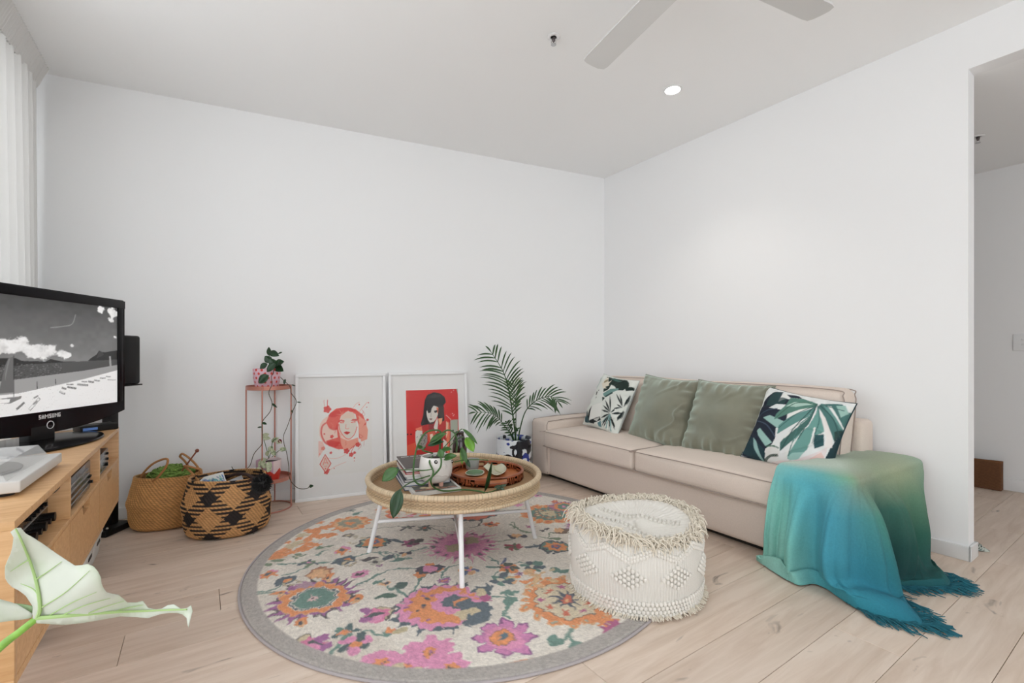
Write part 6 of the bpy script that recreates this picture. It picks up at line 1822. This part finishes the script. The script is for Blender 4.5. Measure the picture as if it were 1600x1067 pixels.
m_dev = M('device_charcoal', S(58, 56, 58), .35); m_devf = M('device_face', S(40, 38, 40), .25, coat=.3); m_sil = M('device_silver', S(150, 148, 146), .35, metal=.4)
def device(name, x0, x1, z0, z1, label, rows, knobs, disp, y0=.012, depth=.28, mat=None):
    t = thing(name, CF((x0 + x1) / 2, y0 + depth / 2, z0), label, 'stereo')
    cpart('case', x0, x1, y0 + .006, y0 + depth, z0 + .006, z1, t, mat or m_dev); cpart('front_panel', x0, x1, y0, y0 + .006, z0 + .006, z1, t, m_devf)
    for x in (x0 + .03, x1 - .03):
        mb = MB(CF); mb.lathe([(.012, z0 + .0005), (.013, z0 + .006)], 12, (x, y0 + .03, 0)); mb.build('foot', m_blackmt, t)
    for (xa, xb, za, zb) in rows: cpart('trim_strip', xa, xb, y0 - .002, y0 + .001, za, zb, t, m_sil, 0.0005)
    for (x, z, r, l) in knobs:
        mb = MB(lambda a, b, c: sn(cs0 + a, cn0 + b, c)); mb.tube([(x, y0 + .001, z), (x, y0 - l, z)], r, 14); mb.build('knob', m_black, t)
    if disp: cpart('display', *disp[:2], y0 - .001, y0 + .001, *disp[2:], t, M('display_glass', S(120, 128, 134), .2), 0.0003)
    return t
e0, e1, e2, e3 = edges
device('cassette_deck', e0 + .24, e1 - .012, .4905, .582, 'small grey stereo deck in the far niche of the console', [(e0 + .25, e1 - .02, .5, .503)], [(e0 + .27, .56, .006, .006), (e0 + .27, .535, .006, .006), (e0 + .30, .515, .008, .008)], (e0 + .33, e1 - .05, .525, .56))
device('disc_player', e1 + .13, e2 - .012, .4905, .606, 'dark disc player with silver strips in the middle niche of the console', [(e1 + .18, e2 - .06, .575, .583), (e1 + .16, e2 - .06, .553, .560), (e1 + .14, e2 - .03, .53, .536), (e1 + .14, e2 - .02, .512, .516)], [(e1 + .145 + .012 * k, .545, .004, .006) for k in range(3)] + [(e1 + .15, .522, .006, .01)], (e2 - .055, e2 - .025, .54, .585))
rec = device('stereo_receiver', e2 + .025, e3 - .02, .4905, .598, 'black stereo receiver with a row of knobs in the nearest console niche', [(e2 + .03, e3 - .025, .582, .585), (e2 + .03, e3 - .025, .545, .548)], [(e2 + .06 + .05 * k, .517, .014 if k % 2 == 0 else .009, .024) for k in range(8)] + [(e2 + .07 + .04 * k, .562, .006, .008) for k in range(5)], None, y0=.05)
sp_ = thing('cube_speaker', CF(e2 + .075, .05, .5985), 'tiny black cube speaker sitting on the stereo receiver', 'speaker')
mb = MB(CF); mb.rbox(e2 + .075, .05, .6125, .075, .06, .026, .004, seg=2); mb.build('cabinet', m_blackmt, sp_); mb = MB(CF); mb.box(e2 + .045, e2 + .105, .018, .0205, .602, .623); mb.build('grille', m_black, sp_, smooth=False)

# ------------------------------------------------------------------ television
TVC = Vector((-2.006, 2.02, 0)); tvt = Vector((math.sin(R(-4)), math.cos(R(-4)), 0)); tvn = Vector((tvt.y, -tvt.x, 0))
TVF = lambda x, y, z: TVC + tvt * x + tvn * y + UP * z       # x along the screen (far +), y out of the screen
tv = thing('television', TVC - tvn * .05 + UP * ZT, 'black flat-screen television showing a black and white beach', 'television')
hw = .4245
outl = []
for k in range(25):
    x = -hw + 2 * hw * k / 24
    outl.append((x, .688 + .049 * (abs(x) / hw) ** 2.2))
outl += [(hw, 1.30), (hw - .01, 1.31), (-hw + .01, 1.31), (-hw, 1.30)]
mb = MB(lambda x, y, z: TVF(x, z, y)); mb.prism(outl, -.035, -.004)
mb.build('bezel', m_blackgl, tv, smooth=False)
for (x0, x1, z0, z1) in ((-hw + .004, hw - .004, 1.266, 1.306), (-.405, -.372, .785, 1.266), (.372, .405, .785, 1.266)):
    mb = MB(lambda x, y, z: TVF(x, z, y)); mb.box(x0, x1, z0, z1, -.005, .0025, bev=.002); mb.build('bezel_edge', m_blackgl, tv)
mb = MB(TVF); mb.rbox(0, -.06, 1.02, .72, .06, .46, .02, seg=3); mb.build('back_shell', m_black, tv)
sx0, sx1, sz0, sz1 = -.372, .372, .783, 1.268
p0 = TVF(0, -.0025, 0)
def tvp(u, v):
    q = on_plane(u, v, p0, tvn) - p0
    return (q.dot(tvt), q.z)
cvt = Canvas(280, 190, sx0, sx1, sz0, sz1, S(90, 90, 92))
gy = lambda v: S(v, v, v)
k5 = 7.62
B_ = lambda x, y: tvp(x / k5, 540 + y / k5)
A_ = lambda x, y: tvp(x / 5.333, 420 + y / 5.333)
skyt = np.clip((cvt.Y - 1.0) / .27, 0, 1)
cvt.c[:] = (np.array(gy(120)) * (1 - skyt[..., None]) + np.array(gy(62)) * skyt[..., None])
cl = vnoise(cvt.X * 14, cvt.Y * 22, 3) * .5 + vnoise(cvt.X * 40, cvt.Y * 60, 5) * .5
cvt.c *= (.85 + .3 * cl)[..., None]
tb = lambda pts, c_, al=1.0, f=B_: cvt.poly([f(*p) for p in pts], c_, al)
cmask = np.zeros(cvt.X.shape)
for (x, y, r) in ((60, 660, 60), (150, 640, 60), (240, 680, 50), (330, 660, 60), (430, 670, 55), (200, 590, 38), (520, 700, 45), (600, 640, 26), (30, 640, 60), (380, 710, 50), (280, 710, 45), (560, 720, 30), (-60, 650, 70), (-150, 640, 80), (-260, 660, 90), (840, 340, 40), (920, 350, 45), (930, 430, 40), (960, 380, 40), (960, 570, 22)):
    cx, cy = A_(x, y); rx_ = r / 5.33 * .0030; ry_ = r / 5.33 * .0022
    cmask += np.exp(-(((cvt.X - cx) / rx_) ** 2 + ((cvt.Y - cy) / ry_) ** 2))
fb = sum(vnoise(cvt.X * f_, cvt.Y * f_ * 1.3, 40 + f_) * a_ for f_, a_ in ((30, .45), (70, .3), (150, .25)))
ca_ = np.clip((cmask + 1.1 * (fb - .5) - .42) / .3, 0, 1)[..., None]
cvt.c = cvt.c * (1 - ca_) + np.array(gy(226)) * (.6 + .55 * fb[..., None]) * ca_
cvt.stroke([A_(420, 490), A_(520, 480), A_(600, 460), (A_(630, 380))], .005, gy(150), alpha=.5)
# hills, sea, sand (continues out of the frame to the left)
tb([(-500, 190), (-200, 120), (0, 150), (90, 148), (180, 145), (260, 180), (360, 185), (450, 185), (540, 190), (600, 158), (680, 175), (760, 190), (900, 188), (900, 200), (400, 225), (100, 250), (-500, 290)], gy(36))
tb([(1045, 182), (1080, 150), (1150, 105), (1180, 58), (1215, 75), (1250, 78), (1400, 55), (1420, 170), (1200, 180)], gy(44)); tb([(1180, 62), (1215, 75), (1240, 110), (1150, 150)], gy(66), .6)
tb([(-500, 290), (100, 245), (400, 220), (900, 190), (1400, 165), (1420, 230), (1000, 300), (600, 350), (180, 410), (-500, 500)], gy(74))
for k in range(420):
    x, y = random.uniform(-300, 740), random.uniform(215, 400)
    cx, cy = B_(x, y); 
    if y < 410 - (x - 100) * .12: cvt.ell(cx, cy, .004, .0014, gy(random.choice([120, 50, 104, 60])), 0, alpha=.7, n=8)
tb([(-500, 490), (180, 405), (600, 350), (1000, 298), (1400, 228), (1420, 285), (1000, 400), (600, 490), (200, 575), (-500, 640)], gy(150))
tb([(-500, 640), (200, 572), (600, 488), (1000, 398), (1420, 285), (1420, 1000), (-500, 1000)], gy(226))
for k in range(500):
    x, y = random.uniform(-300, 1380), random.uniform(480, 860); cx, cy = B_(x, y)
    if y > 600 - x * .2: cvt.ell(cx, cy, .0022, .001, gy(random.choice([190, 170, 240])), 0, alpha=.7, n=8)
# boats
tb([(-20, 575), (60, 240), (100, 150), (160, 130), (160, 560)], gy(98)); tb([(60, 330), (100, 160), (120, 150), (60, 420)], gy(130), .6); cvt.stroke([B_(165, 115), B_(165, 610)], .003, gy(30), smooth=False); tb([(-40, 640), (90, 620), (260, 600), (250, 630), (120, 690), (-40, 690)], gy(120)); tb([(-20, 640), (120, 635), (110, 680), (-20, 690)], gy(230))
for (x0, y0, x1, y1, w_, g_) in ((195, 760, 290, 675, 26, 84), (350, 765, 470, 625, 36, 70), (350, 760, 465, 630, 28, 226), (395, 700, 445, 655, 22, 110), (400, 625, 455, 595, 20, 90), (735, 500, 790, 515, 24, 60), (710, 545, 775, 575, 24, 84), (715, 545, 765, 565, 14, 220), (800, 490, 910, 510, 24, 100), (790, 460, 875, 462, 16, 110), (920, 460, 1050, 470, 26, 130), (970, 425, 1040, 430, 16, 120), (1050, 425, 1120, 435, 24, 104), (1120, 410, 1190, 420, 20, 130), (1190, 385, 1260, 385, 14, 110), (1260, 365, 1320, 370, 14, 120), (1280, 405, 1380, 408, 8, 120)):
    cvt.stroke([B_(x0, y0), B_((x0 + x1) / 2, (y0 + y1) / 2 + 2), B_(x1, y1)], w_ / k5 * .0027, gy(g_))
for (x, y, h_) in ((440, 440, 80), (660, 410, 50)):
    cvt.ell(*B_(x, y - 6), .0022, .003, gy(60)); cvt.stroke([B_(x, y), B_(x + 4, y + h_)], .0045, gy(80), smooth=False)
tb([(1300, 125), (1318, 125), (1330, 260), (1305, 265)], gy(150)); cvt.stroke([B_(360, 545), B_(450, 525), B_(540, 500)], .003, gy(236))
P = np.zeros((280, 190, 3))
P[:] = np.array(p0); P += cvt.X[..., None] * np.array(tvt) + cvt.Y[..., None] * np.array((0, 0, 1))
m_scr = M('tv_picture', rough=.25, attr=True, emit=.38)
gridmesh('screen', P, m_scr, tv, cols=cvt.c, label='screen with black and white beach picture')
# maker's lettering on the lower bezel and ring button
def bezel_z(x): return .688 + .049 * (abs(x) / hw) ** 2.2
glyph = {'S': ['111', '100', '111', '001', '111'], 'A': ['010', '101', '111', '101', '101'], 'M': ['10001', '11011', '10101', '10001', '10001'], 'U': ['101', '101', '101', '101', '111'], 'N': ['1001', '1101', '1011', '1001', '1001'], 'G': ['111', '100', '101', '101', '111']}
mb = MB(lambda x, y, z: TVF(x, z, y)); px_ = .0034; tot = sum(len(glyph[c][0]) + 1 for c in 'SAMSUNG')
x = -tot * px_ * .5
for ch in 'SAMSUNG':
    g = glyph[ch]
    for r_, row in enumerate(g):
        for c_, b in enumerate(row):
            if b == '1': mb.box(x + c_ * px_, x + (c_ + 1) * px_, .770 - (r_ + 1) * .0036, .770 - r_ * .0036, -.0045, -.0035)
    x += (len(g[0]) + 1) * px_
LTR = mb.build('lettering', M('logo_silver', (.75, .75, .75), .4), tv, smooth=False)
stuff(LTR)
mb = MB(); mb.tube([TVF(.016 * math.cos(a), -.003, .722 + .016 * math.sin(a)) for a in np.linspace(0, 2 * PI, 40, endpoint=False)], .0016, 8, closed=True); mb.build('power_ring', M('logo_silver', (.75, .75, .75), .4), tv)
nb_ = Vector((-2.03, 1.985, 0)); mb = MB(lambda x, y, z: nb_ + tvt * x + tvn * y + UP * z); mb.rbox(0, 0, ZT + .045, .12, .045, .075, .008, seg=2); mb.build('neck', m_black, tv)
oc = Vector((-2.0, 1.95, ZT)); ot = Vector((-.25, .97, 0)).normalized(); on_ = Vector((ot.y, -ot.x, 0))
mb = MB(lambda x, y, z: Vector((oc.x, oc.y, 0)) + ot * x + on_ * y + UP * z); mb.lathe([(.01, ZT + .0005), (.29, ZT + .0005), (.30, ZT + .006), (.296, ZT + .012), (.25, ZT + .016), (.001, ZT + .019)], 60, (0, 0, 0), 1, .63); mb.build('foot_plate', m_blackgl, tv)

# set-top box
sb = onz(126, 679, ZT); 
c_b = onz(150, 672, ZT); c_b.z = ZT
box_ = thing('set_top_box', c_b, 'small black set-top box with blue display at the far end of the console', 'media box')
fx = ES * -1; 
BXF = lambda x, y, z: Vector((c_b.x, c_b.y, 0)) + Vector((.5, .866, 0)) * x + Vector((-.866, .5, 0)) * y + UP * z
mb = MB(BXF); mb.rbox(0, .0, ZT + .0155, .15, .10, .030, .004, seg=2); mb.build('case', m_black, box_)
mb = MB(BXF); mb.box(-.066, -.01, -.0515, -.0495, ZT + .009, ZT + .021); mb.build('display', M('blue_display', S(84, 120, 180), .3, emit=.25), box_, smooth=False)

# turntable with clear lid
tn, tf = onz(32, 770, ZT + .01), onz(97, 722, ZT + .01)
tl_ = (tf - tn); tl_.z = 0; LT = tl_.length; tl_.normalize(); td = Vector((-tl_.y, tl_.x, 0))
TF = lambda x, y, z: Vector((tn.x, tn.y, 0)) + tl_ * x + td * y + UP * z
tt = thing('turntable', TF(LT / 2, .17, ZT), 'pale grey turntable under a clear plastic lid at the near end of the console', 'turntable')
m_tt = M('turntable_grey', S(208, 206, 202), .4)
mb = MB(TF); mb.rbox(LT / 2, .165, ZT + .027, LT, .33, .032, .004, seg=2); mb.build('plinth', m_tt, tt)
for (x, y) in ((.04, .04), (LT - .04, .04), (.04, .29), (LT - .04, .29)):
    mb = MB(TF); mb.lathe([(.02, ZT + .0005), (.022, ZT + .01), (.018, ZT + .0115)], 16, (x, y, 0)); mb.build('foot', m_blackmt, tt)
z0, z1 = ZT + .0435, ZT + .082
lo_ = [(.006, .028), (LT - .03, .028), (LT - .03, .325), (.006, .325)]; hi_ = [(.016, .05), (LT - .042, .05), (LT - .042, .318), (.016, .318)]
mb = MB(TF); V = [(x, y, z0) for x, y in lo_] + [(x, y, z1) for x, y in hi_]
mb.add(V, [(0, 1, 5, 4), (1, 2, 6, 5), (2, 3, 7, 6), (3, 0, 4, 7), (4, 5, 6, 7)]); o = mb.build('lid', glass_mat('acrylic_lid', (.93, .93, .92), .08, .05, cloud=.26), tt, smooth=False)
mb = MB(TF); mb.lathe([(.001, z0 + .001), (.13, z0 + .001), (.132, z0 + .006), (.128, z0 + .010), (.001, z0 + .011)], 48, (.17, .17, 0)); mb.build('platter', M('platter_grey', S(120, 118, 112), .5), tt)
mb = MB(TF); mb.tube([(LT - .075, .27, z0 + .016), (LT - .08, .16, z0 + .018), (LT - .12, .10, z0 + .016)], .004, 8); mb.lathe([(.018, z0), (.018, z0 + .02), (.001, z0 + .021)], 16, (LT - .075, .27, 0)); mb.build('tonearm', m_sil, tt)

# white storage bins under the console
m_bin = M('bin_plastic', S(226, 226, 224), .4)
def bin_(nf, L, label, mags):
    nf = Vector((nf.x, nf.y, 0)); ax = -ES
    BF = lambda x, y, z: nf + ax * x + EN * y + UP * z
    Wd, hh = .27, .115
    t = thing('storage_bin', BF(L / 2, Wd / 2, 0), label, 'storage bin')
    lo2 = [(.008, .008), (L - .008, .008), (L - .008, Wd - .008), (.008, Wd - .008)]
    mb = MB(BF)
    rc = .02
    def rr_(k, inset, z):
        pts = []
        x0, x1, y0, y1 = inset - k, L - inset + k, inset - k, Wd - inset + k
        for (cx, cy, a0) in ((x1 - rc, y1 - rc, 0), (x0 + rc, y1 - rc, PI / 2), (x0 + rc, y0 + rc, PI), (x1 - rc, y0 + rc, 3 * PI / 2)):
            for e in range(5): a = a0 + e * PI / 8; pts.append((cx + rc * math.cos(a), cy + rc * math.sin(a), z))
        return pts
    lv = [rr_(0, .016, .001), rr_(0, .010, .02), rr_(0, .0, hh), rr_(.004, 0, hh + .001), rr_(.004, 0, hh + .007), rr_(-.002, 0, hh + .007), rr_(-.003, .002, hh - .01), rr_(-.003, .013, .006)]
    n_ = 20; V = sum(lv, []); Fc = []
    for i in range(len(lv) - 1):
        for k in range(n_): Fc.append((i * n_ + k, i * n_ + (k + 1) % n_, (i + 1) * n_ + (k + 1) % n_, (i + 1) * n_ + k))
    Fc.append(tuple(range(n_))[::-1]); Fc.append(tuple((len(lv) - 1) * n_ + k for k in range(n_)))
    mb.add(V, Fc); mb.build('tub', m_bin, t)
    mb = MB(BF); mb.rbox(L / 2, .0035, hh - .03, .075, .006, .018, .003, seg=2); mb.build('handle_slot', M('slot_dark', (.05, .05, .05), .8), t)
    return t, BF, L
b1, BF1, L1 = bin_(onz(149, 885), .20, 'white plastic bin of magazines at the far end under the console', 5)
b2, BF2, L2 = bin_(onz(149, 885) + ES * .215, .20, 'white plastic bin of magazines in the middle under the console', 5)
b3, BF3, L3 = bin_(onz(62, 1019), .20, 'white plastic bin at the near end under the console', 0)
mcol = [('pale blue', S(176, 190, 204)), ('cream', S(222, 214, 196)), ('charcoal', S(60, 60, 66)), ('white', S(226, 226, 224)), ('pinkish grey', S(190, 168, 164)), ('black', S(34, 34, 38)), ('silver grey', S(180, 184, 190))]
for BF, L_, where, sh in ((BF1, L1, 'far', 0), (BF2, L2, 'middle', 3)):
    for k in range(6):
        cn, cc_ = mcol[(k + sh) % 7]
        x = .03 + k * .024
        t = thing('magazine', BF(x, .13, .01), '%s magazine standing upright in the %s bin under the console' % (cn, where), 'magazine', 'magazines in the bins')
        hgt = .165 + .02 * ((k * 7) % 3)
        mb = MB(lambda a, b, c, BF=BF, x=x: BF(x + a + c * .12, b, c)); mb.box(0, .008, .035, .24, .012, hgt); mb.build('pages', m_pages, t, smooth=False)
        mb = MB(lambda a, b, c, BF=BF, x=x: BF(x + a + c * .12, b, c)); mb.box(-.0012, 0, .034, .241, .011, hgt + .001); mb.box(.008, .0092, .034, .241, .011, hgt + .001); mb.box(-.0012, .0092, .032, .034, .011, hgt + .001)
        mb.build('cover', M('mag_cover_' + cn.replace(' ', '_'), cc_, .35), t, smooth=False)

# loudspeaker on stand behind the television
sp = Vector((-2.345, 2.69, 0))
ls = thing('speaker_stand', sp, 'black column speaker stand on the floor behind the console end', 'speaker stand')
mb = MB(); mb.rbox(sp.x, sp.y, .018, .15, .19, .034, .006, seg=2); mb.build('base_plate', m_black, ls)
mb = MB(); mb.rbox(sp.x - .01, sp.y + .03, .44, .055, .055, .81, .006, seg=2); mb.build('column', m_black, ls)
mb = MB(); mb.box(sp.x - .04, sp.x + .14, sp.y - .05, sp.y + .08, .845, .853, bev=.002); mb.build('top_plate', m_black, ls)
mb = MB()
for k in (-1, 1): mb.sphere((sp.x + .05, sp.y - .08 * 1 + .02 * k, .04), .007, 8, 6)
mb.build('spike', m_steel, ls)
lq = Vector((-2.272, 2.70, .8535))
lsp = thing('loudspeaker', lq, 'slim black loudspeaker on its stand behind the television', 'speaker')
mb = MB(); mb.rbox(lq.x, lq.y, lq.z + .142, .13, .12, .284, .014, seg=3); mb.build('cabinet', m_black, lsp)
mb = MB(); mb.rbox(lq.x, lq.y - .061, lq.z + .15, .11, .006, .25, .003, seg=2); mb.build('grille', m_blackmt, lsp)
mb = MB(); mb.box(lq.x + .02, lq.x + .035, lq.y - .066, lq.y - .063, lq.z + .012, lq.z + .022); mb.build('badge', m_sil, lsp, smooth=False)

# ================================================================== FOREGROUND WHITE-LEAFED PLANT
fp = Vector((-1.02, .66, 0))
fpl = thing('caladium_plant', fp, 'large white elephant-ear leaf on a green stalk in the near left corner', 'potted plant')
mb = MB(); mb.lathe([(.001, 0), (.09, 0), (.10, .02), (.12, .22), (.122, .23), (.112, .23), (.108, .20), (.001, .195)], 36, fp); mb.build('pot', M('pot_white_plain', S(214, 212, 208), .5), fpl)
mb = MB(); mb.lathe([(.106, .196), (.06, .202), (.001, .204)], 24, fp); mb.build('soil', m_soil, fpl)
m_cal = M('caladium_leaf', S(216, 220, 207), .45, var=.05, vscale=14, tint=S(200, 212, 186), transl=.25)
m_calv = M('caladium_vein', S(176, 204, 136), .5, transl=.2)
k = 3.718
def LPx(x, y): return (x / k, 780 + y / k)
def depth(u, v): return .80 + .00025 * (u - 60) - .0006 * abs(v - 960) * .35 + .012 * math.sin(u * .035) + .010 * math.sin(v * .05 + u * .02)
def L3(x, y, off=0):
    u, v = LPx(x, y); return at(u, v, depth(u, v) + off)
outline = [(60, 190), (90, 168), (120, 165), (150, 200), (190, 222), (250, 260), (320, 310), (380, 350), (435, 385), (475, 382), (510, 375), (545, 390), (570, 420), (586, 455), (590, 490), (603, 518), (620, 540), (655, 550), (690, 555), (720, 580), (740, 600), (790, 600), (830, 590), (860, 630), (905, 640), (940, 635), (975, 615), (1010, 610), (1050, 635), (1085, 632), (1110, 615), (1118, 650), (1105, 700), (1095, 745), (1088, 720), (1085, 690), (1060, 668), (1030, 660), (985, 660), (940, 665), (860, 690), (780, 684), (700, 680), (630, 692), (560, 705), (490, 716), (420, 725), (360, 728), (300, 725), (255, 722), (215, 720), (200, 700), (190, 690), (205, 655), (190, 620), (150, 560), (110, 530), (70, 510), (45, 485), (30, 460), (28, 425), (30, 390), (45, 352), (60, 320), (70, 285), (75, 250), (78, 220)]
def leafsheet(outl, name, mat, off=0.0):
    # triangulate with interior points so that the blade can curve
    pts = np.array(outl, float)
    bm = bmesh.new()
    vs_ = [bm.verts.new((p[0], p[1], 0)) for p in pts]
    bm.faces.new(vs_)
    bmesh.ops.triangulate(bm, faces=bm.faces[:])
    for _ in range(3):
        bmesh.ops.subdivide_edges(bm, edges=[e for e in bm.edges if e.calc_length() > 45], cuts=1)
        bmesh.ops.triangulate(bm, faces=[f for f in bm.faces if len(f.verts) > 3])
    V = [L3(v.co.x, v.co.y, off) for v in bm.verts]
    bm.verts.index_update()
    Fc = [tuple(v.index for v in f.verts) for f in bm.faces]
    bm.free()
    mb = MB(); mb.add(V, Fc); return solid(mb.build(name, mat, fpl, angle=80), .0009)
lf = leafsheet(outline, 'leaf', m_cal)
lobe = [(-60, 560), (0, 580), (60, 596), (100, 610), (150, 640), (190, 665), (185, 685), (170, 692), (120, 700), (60, 706), (0, 715), (-60, 712)]
leafsheet(lobe, 'leaf_lobe', m_cal, .004)
leafsheet([(85, 604), (140, 610), (190, 620), (200, 650), (192, 668), (150, 642), (110, 618)], 'leaf_lobe', M('caladium_green', S(140, 166, 120), .5), .008)
def vein(pts, r):
    mb = MB(); P_ = catmull([L3(x, y, -.0035) for x, y in pts], 24); n_ = len(P_)
    mb.tube(P_, [r * (1 - .65 * i / (n_ - 1)) for i in range(n_)], 6); mb.build('vein', m_calv, lf)
vein([(215, 690), (232, 640), (225, 560), (205, 460), (170, 350), (120, 230), (90, 170)], .0032)
vein([(215, 690), (400, 676), (640, 657), (850, 648), (1085, 640)], .0036)
for pts in ([(210, 465), (285, 415), (358, 362)], [(245, 627), (380, 540), (520, 415)], [(285, 676), (420, 600), (560, 540)], [(370, 670), (500, 615), (640, 575)], [(515, 663), (610, 625), (720, 592)], [(650, 656), (740, 632), (830, 615)], [(170, 350), (120, 380), (60, 420)], [(225, 560), (190, 520), (120, 490)]): vein(pts, .0012)
# petiole arches down to the pot
p1 = L3(215, 690, .004); p2 = L3(0, 860, .01)
d_ = (p2 - p1).normalized()
st_pts = [p1, (p1 + p2) / 2, p2, p2 + d_ * .08 + Vector((0, 0, -.01)), Vector((fp.x + .0, fp.y + .04, .40)), Vector((fp.x, fp.y, .20))]
mb = MB(); mb.tube(catmull(st_pts, 40), [.0055 + .003 * i / 39 for i in range(40)], 10); mb.build('petiole', M('petiole_green', S(122, 168, 66), .45, var=.2, vscale=50), fpl)
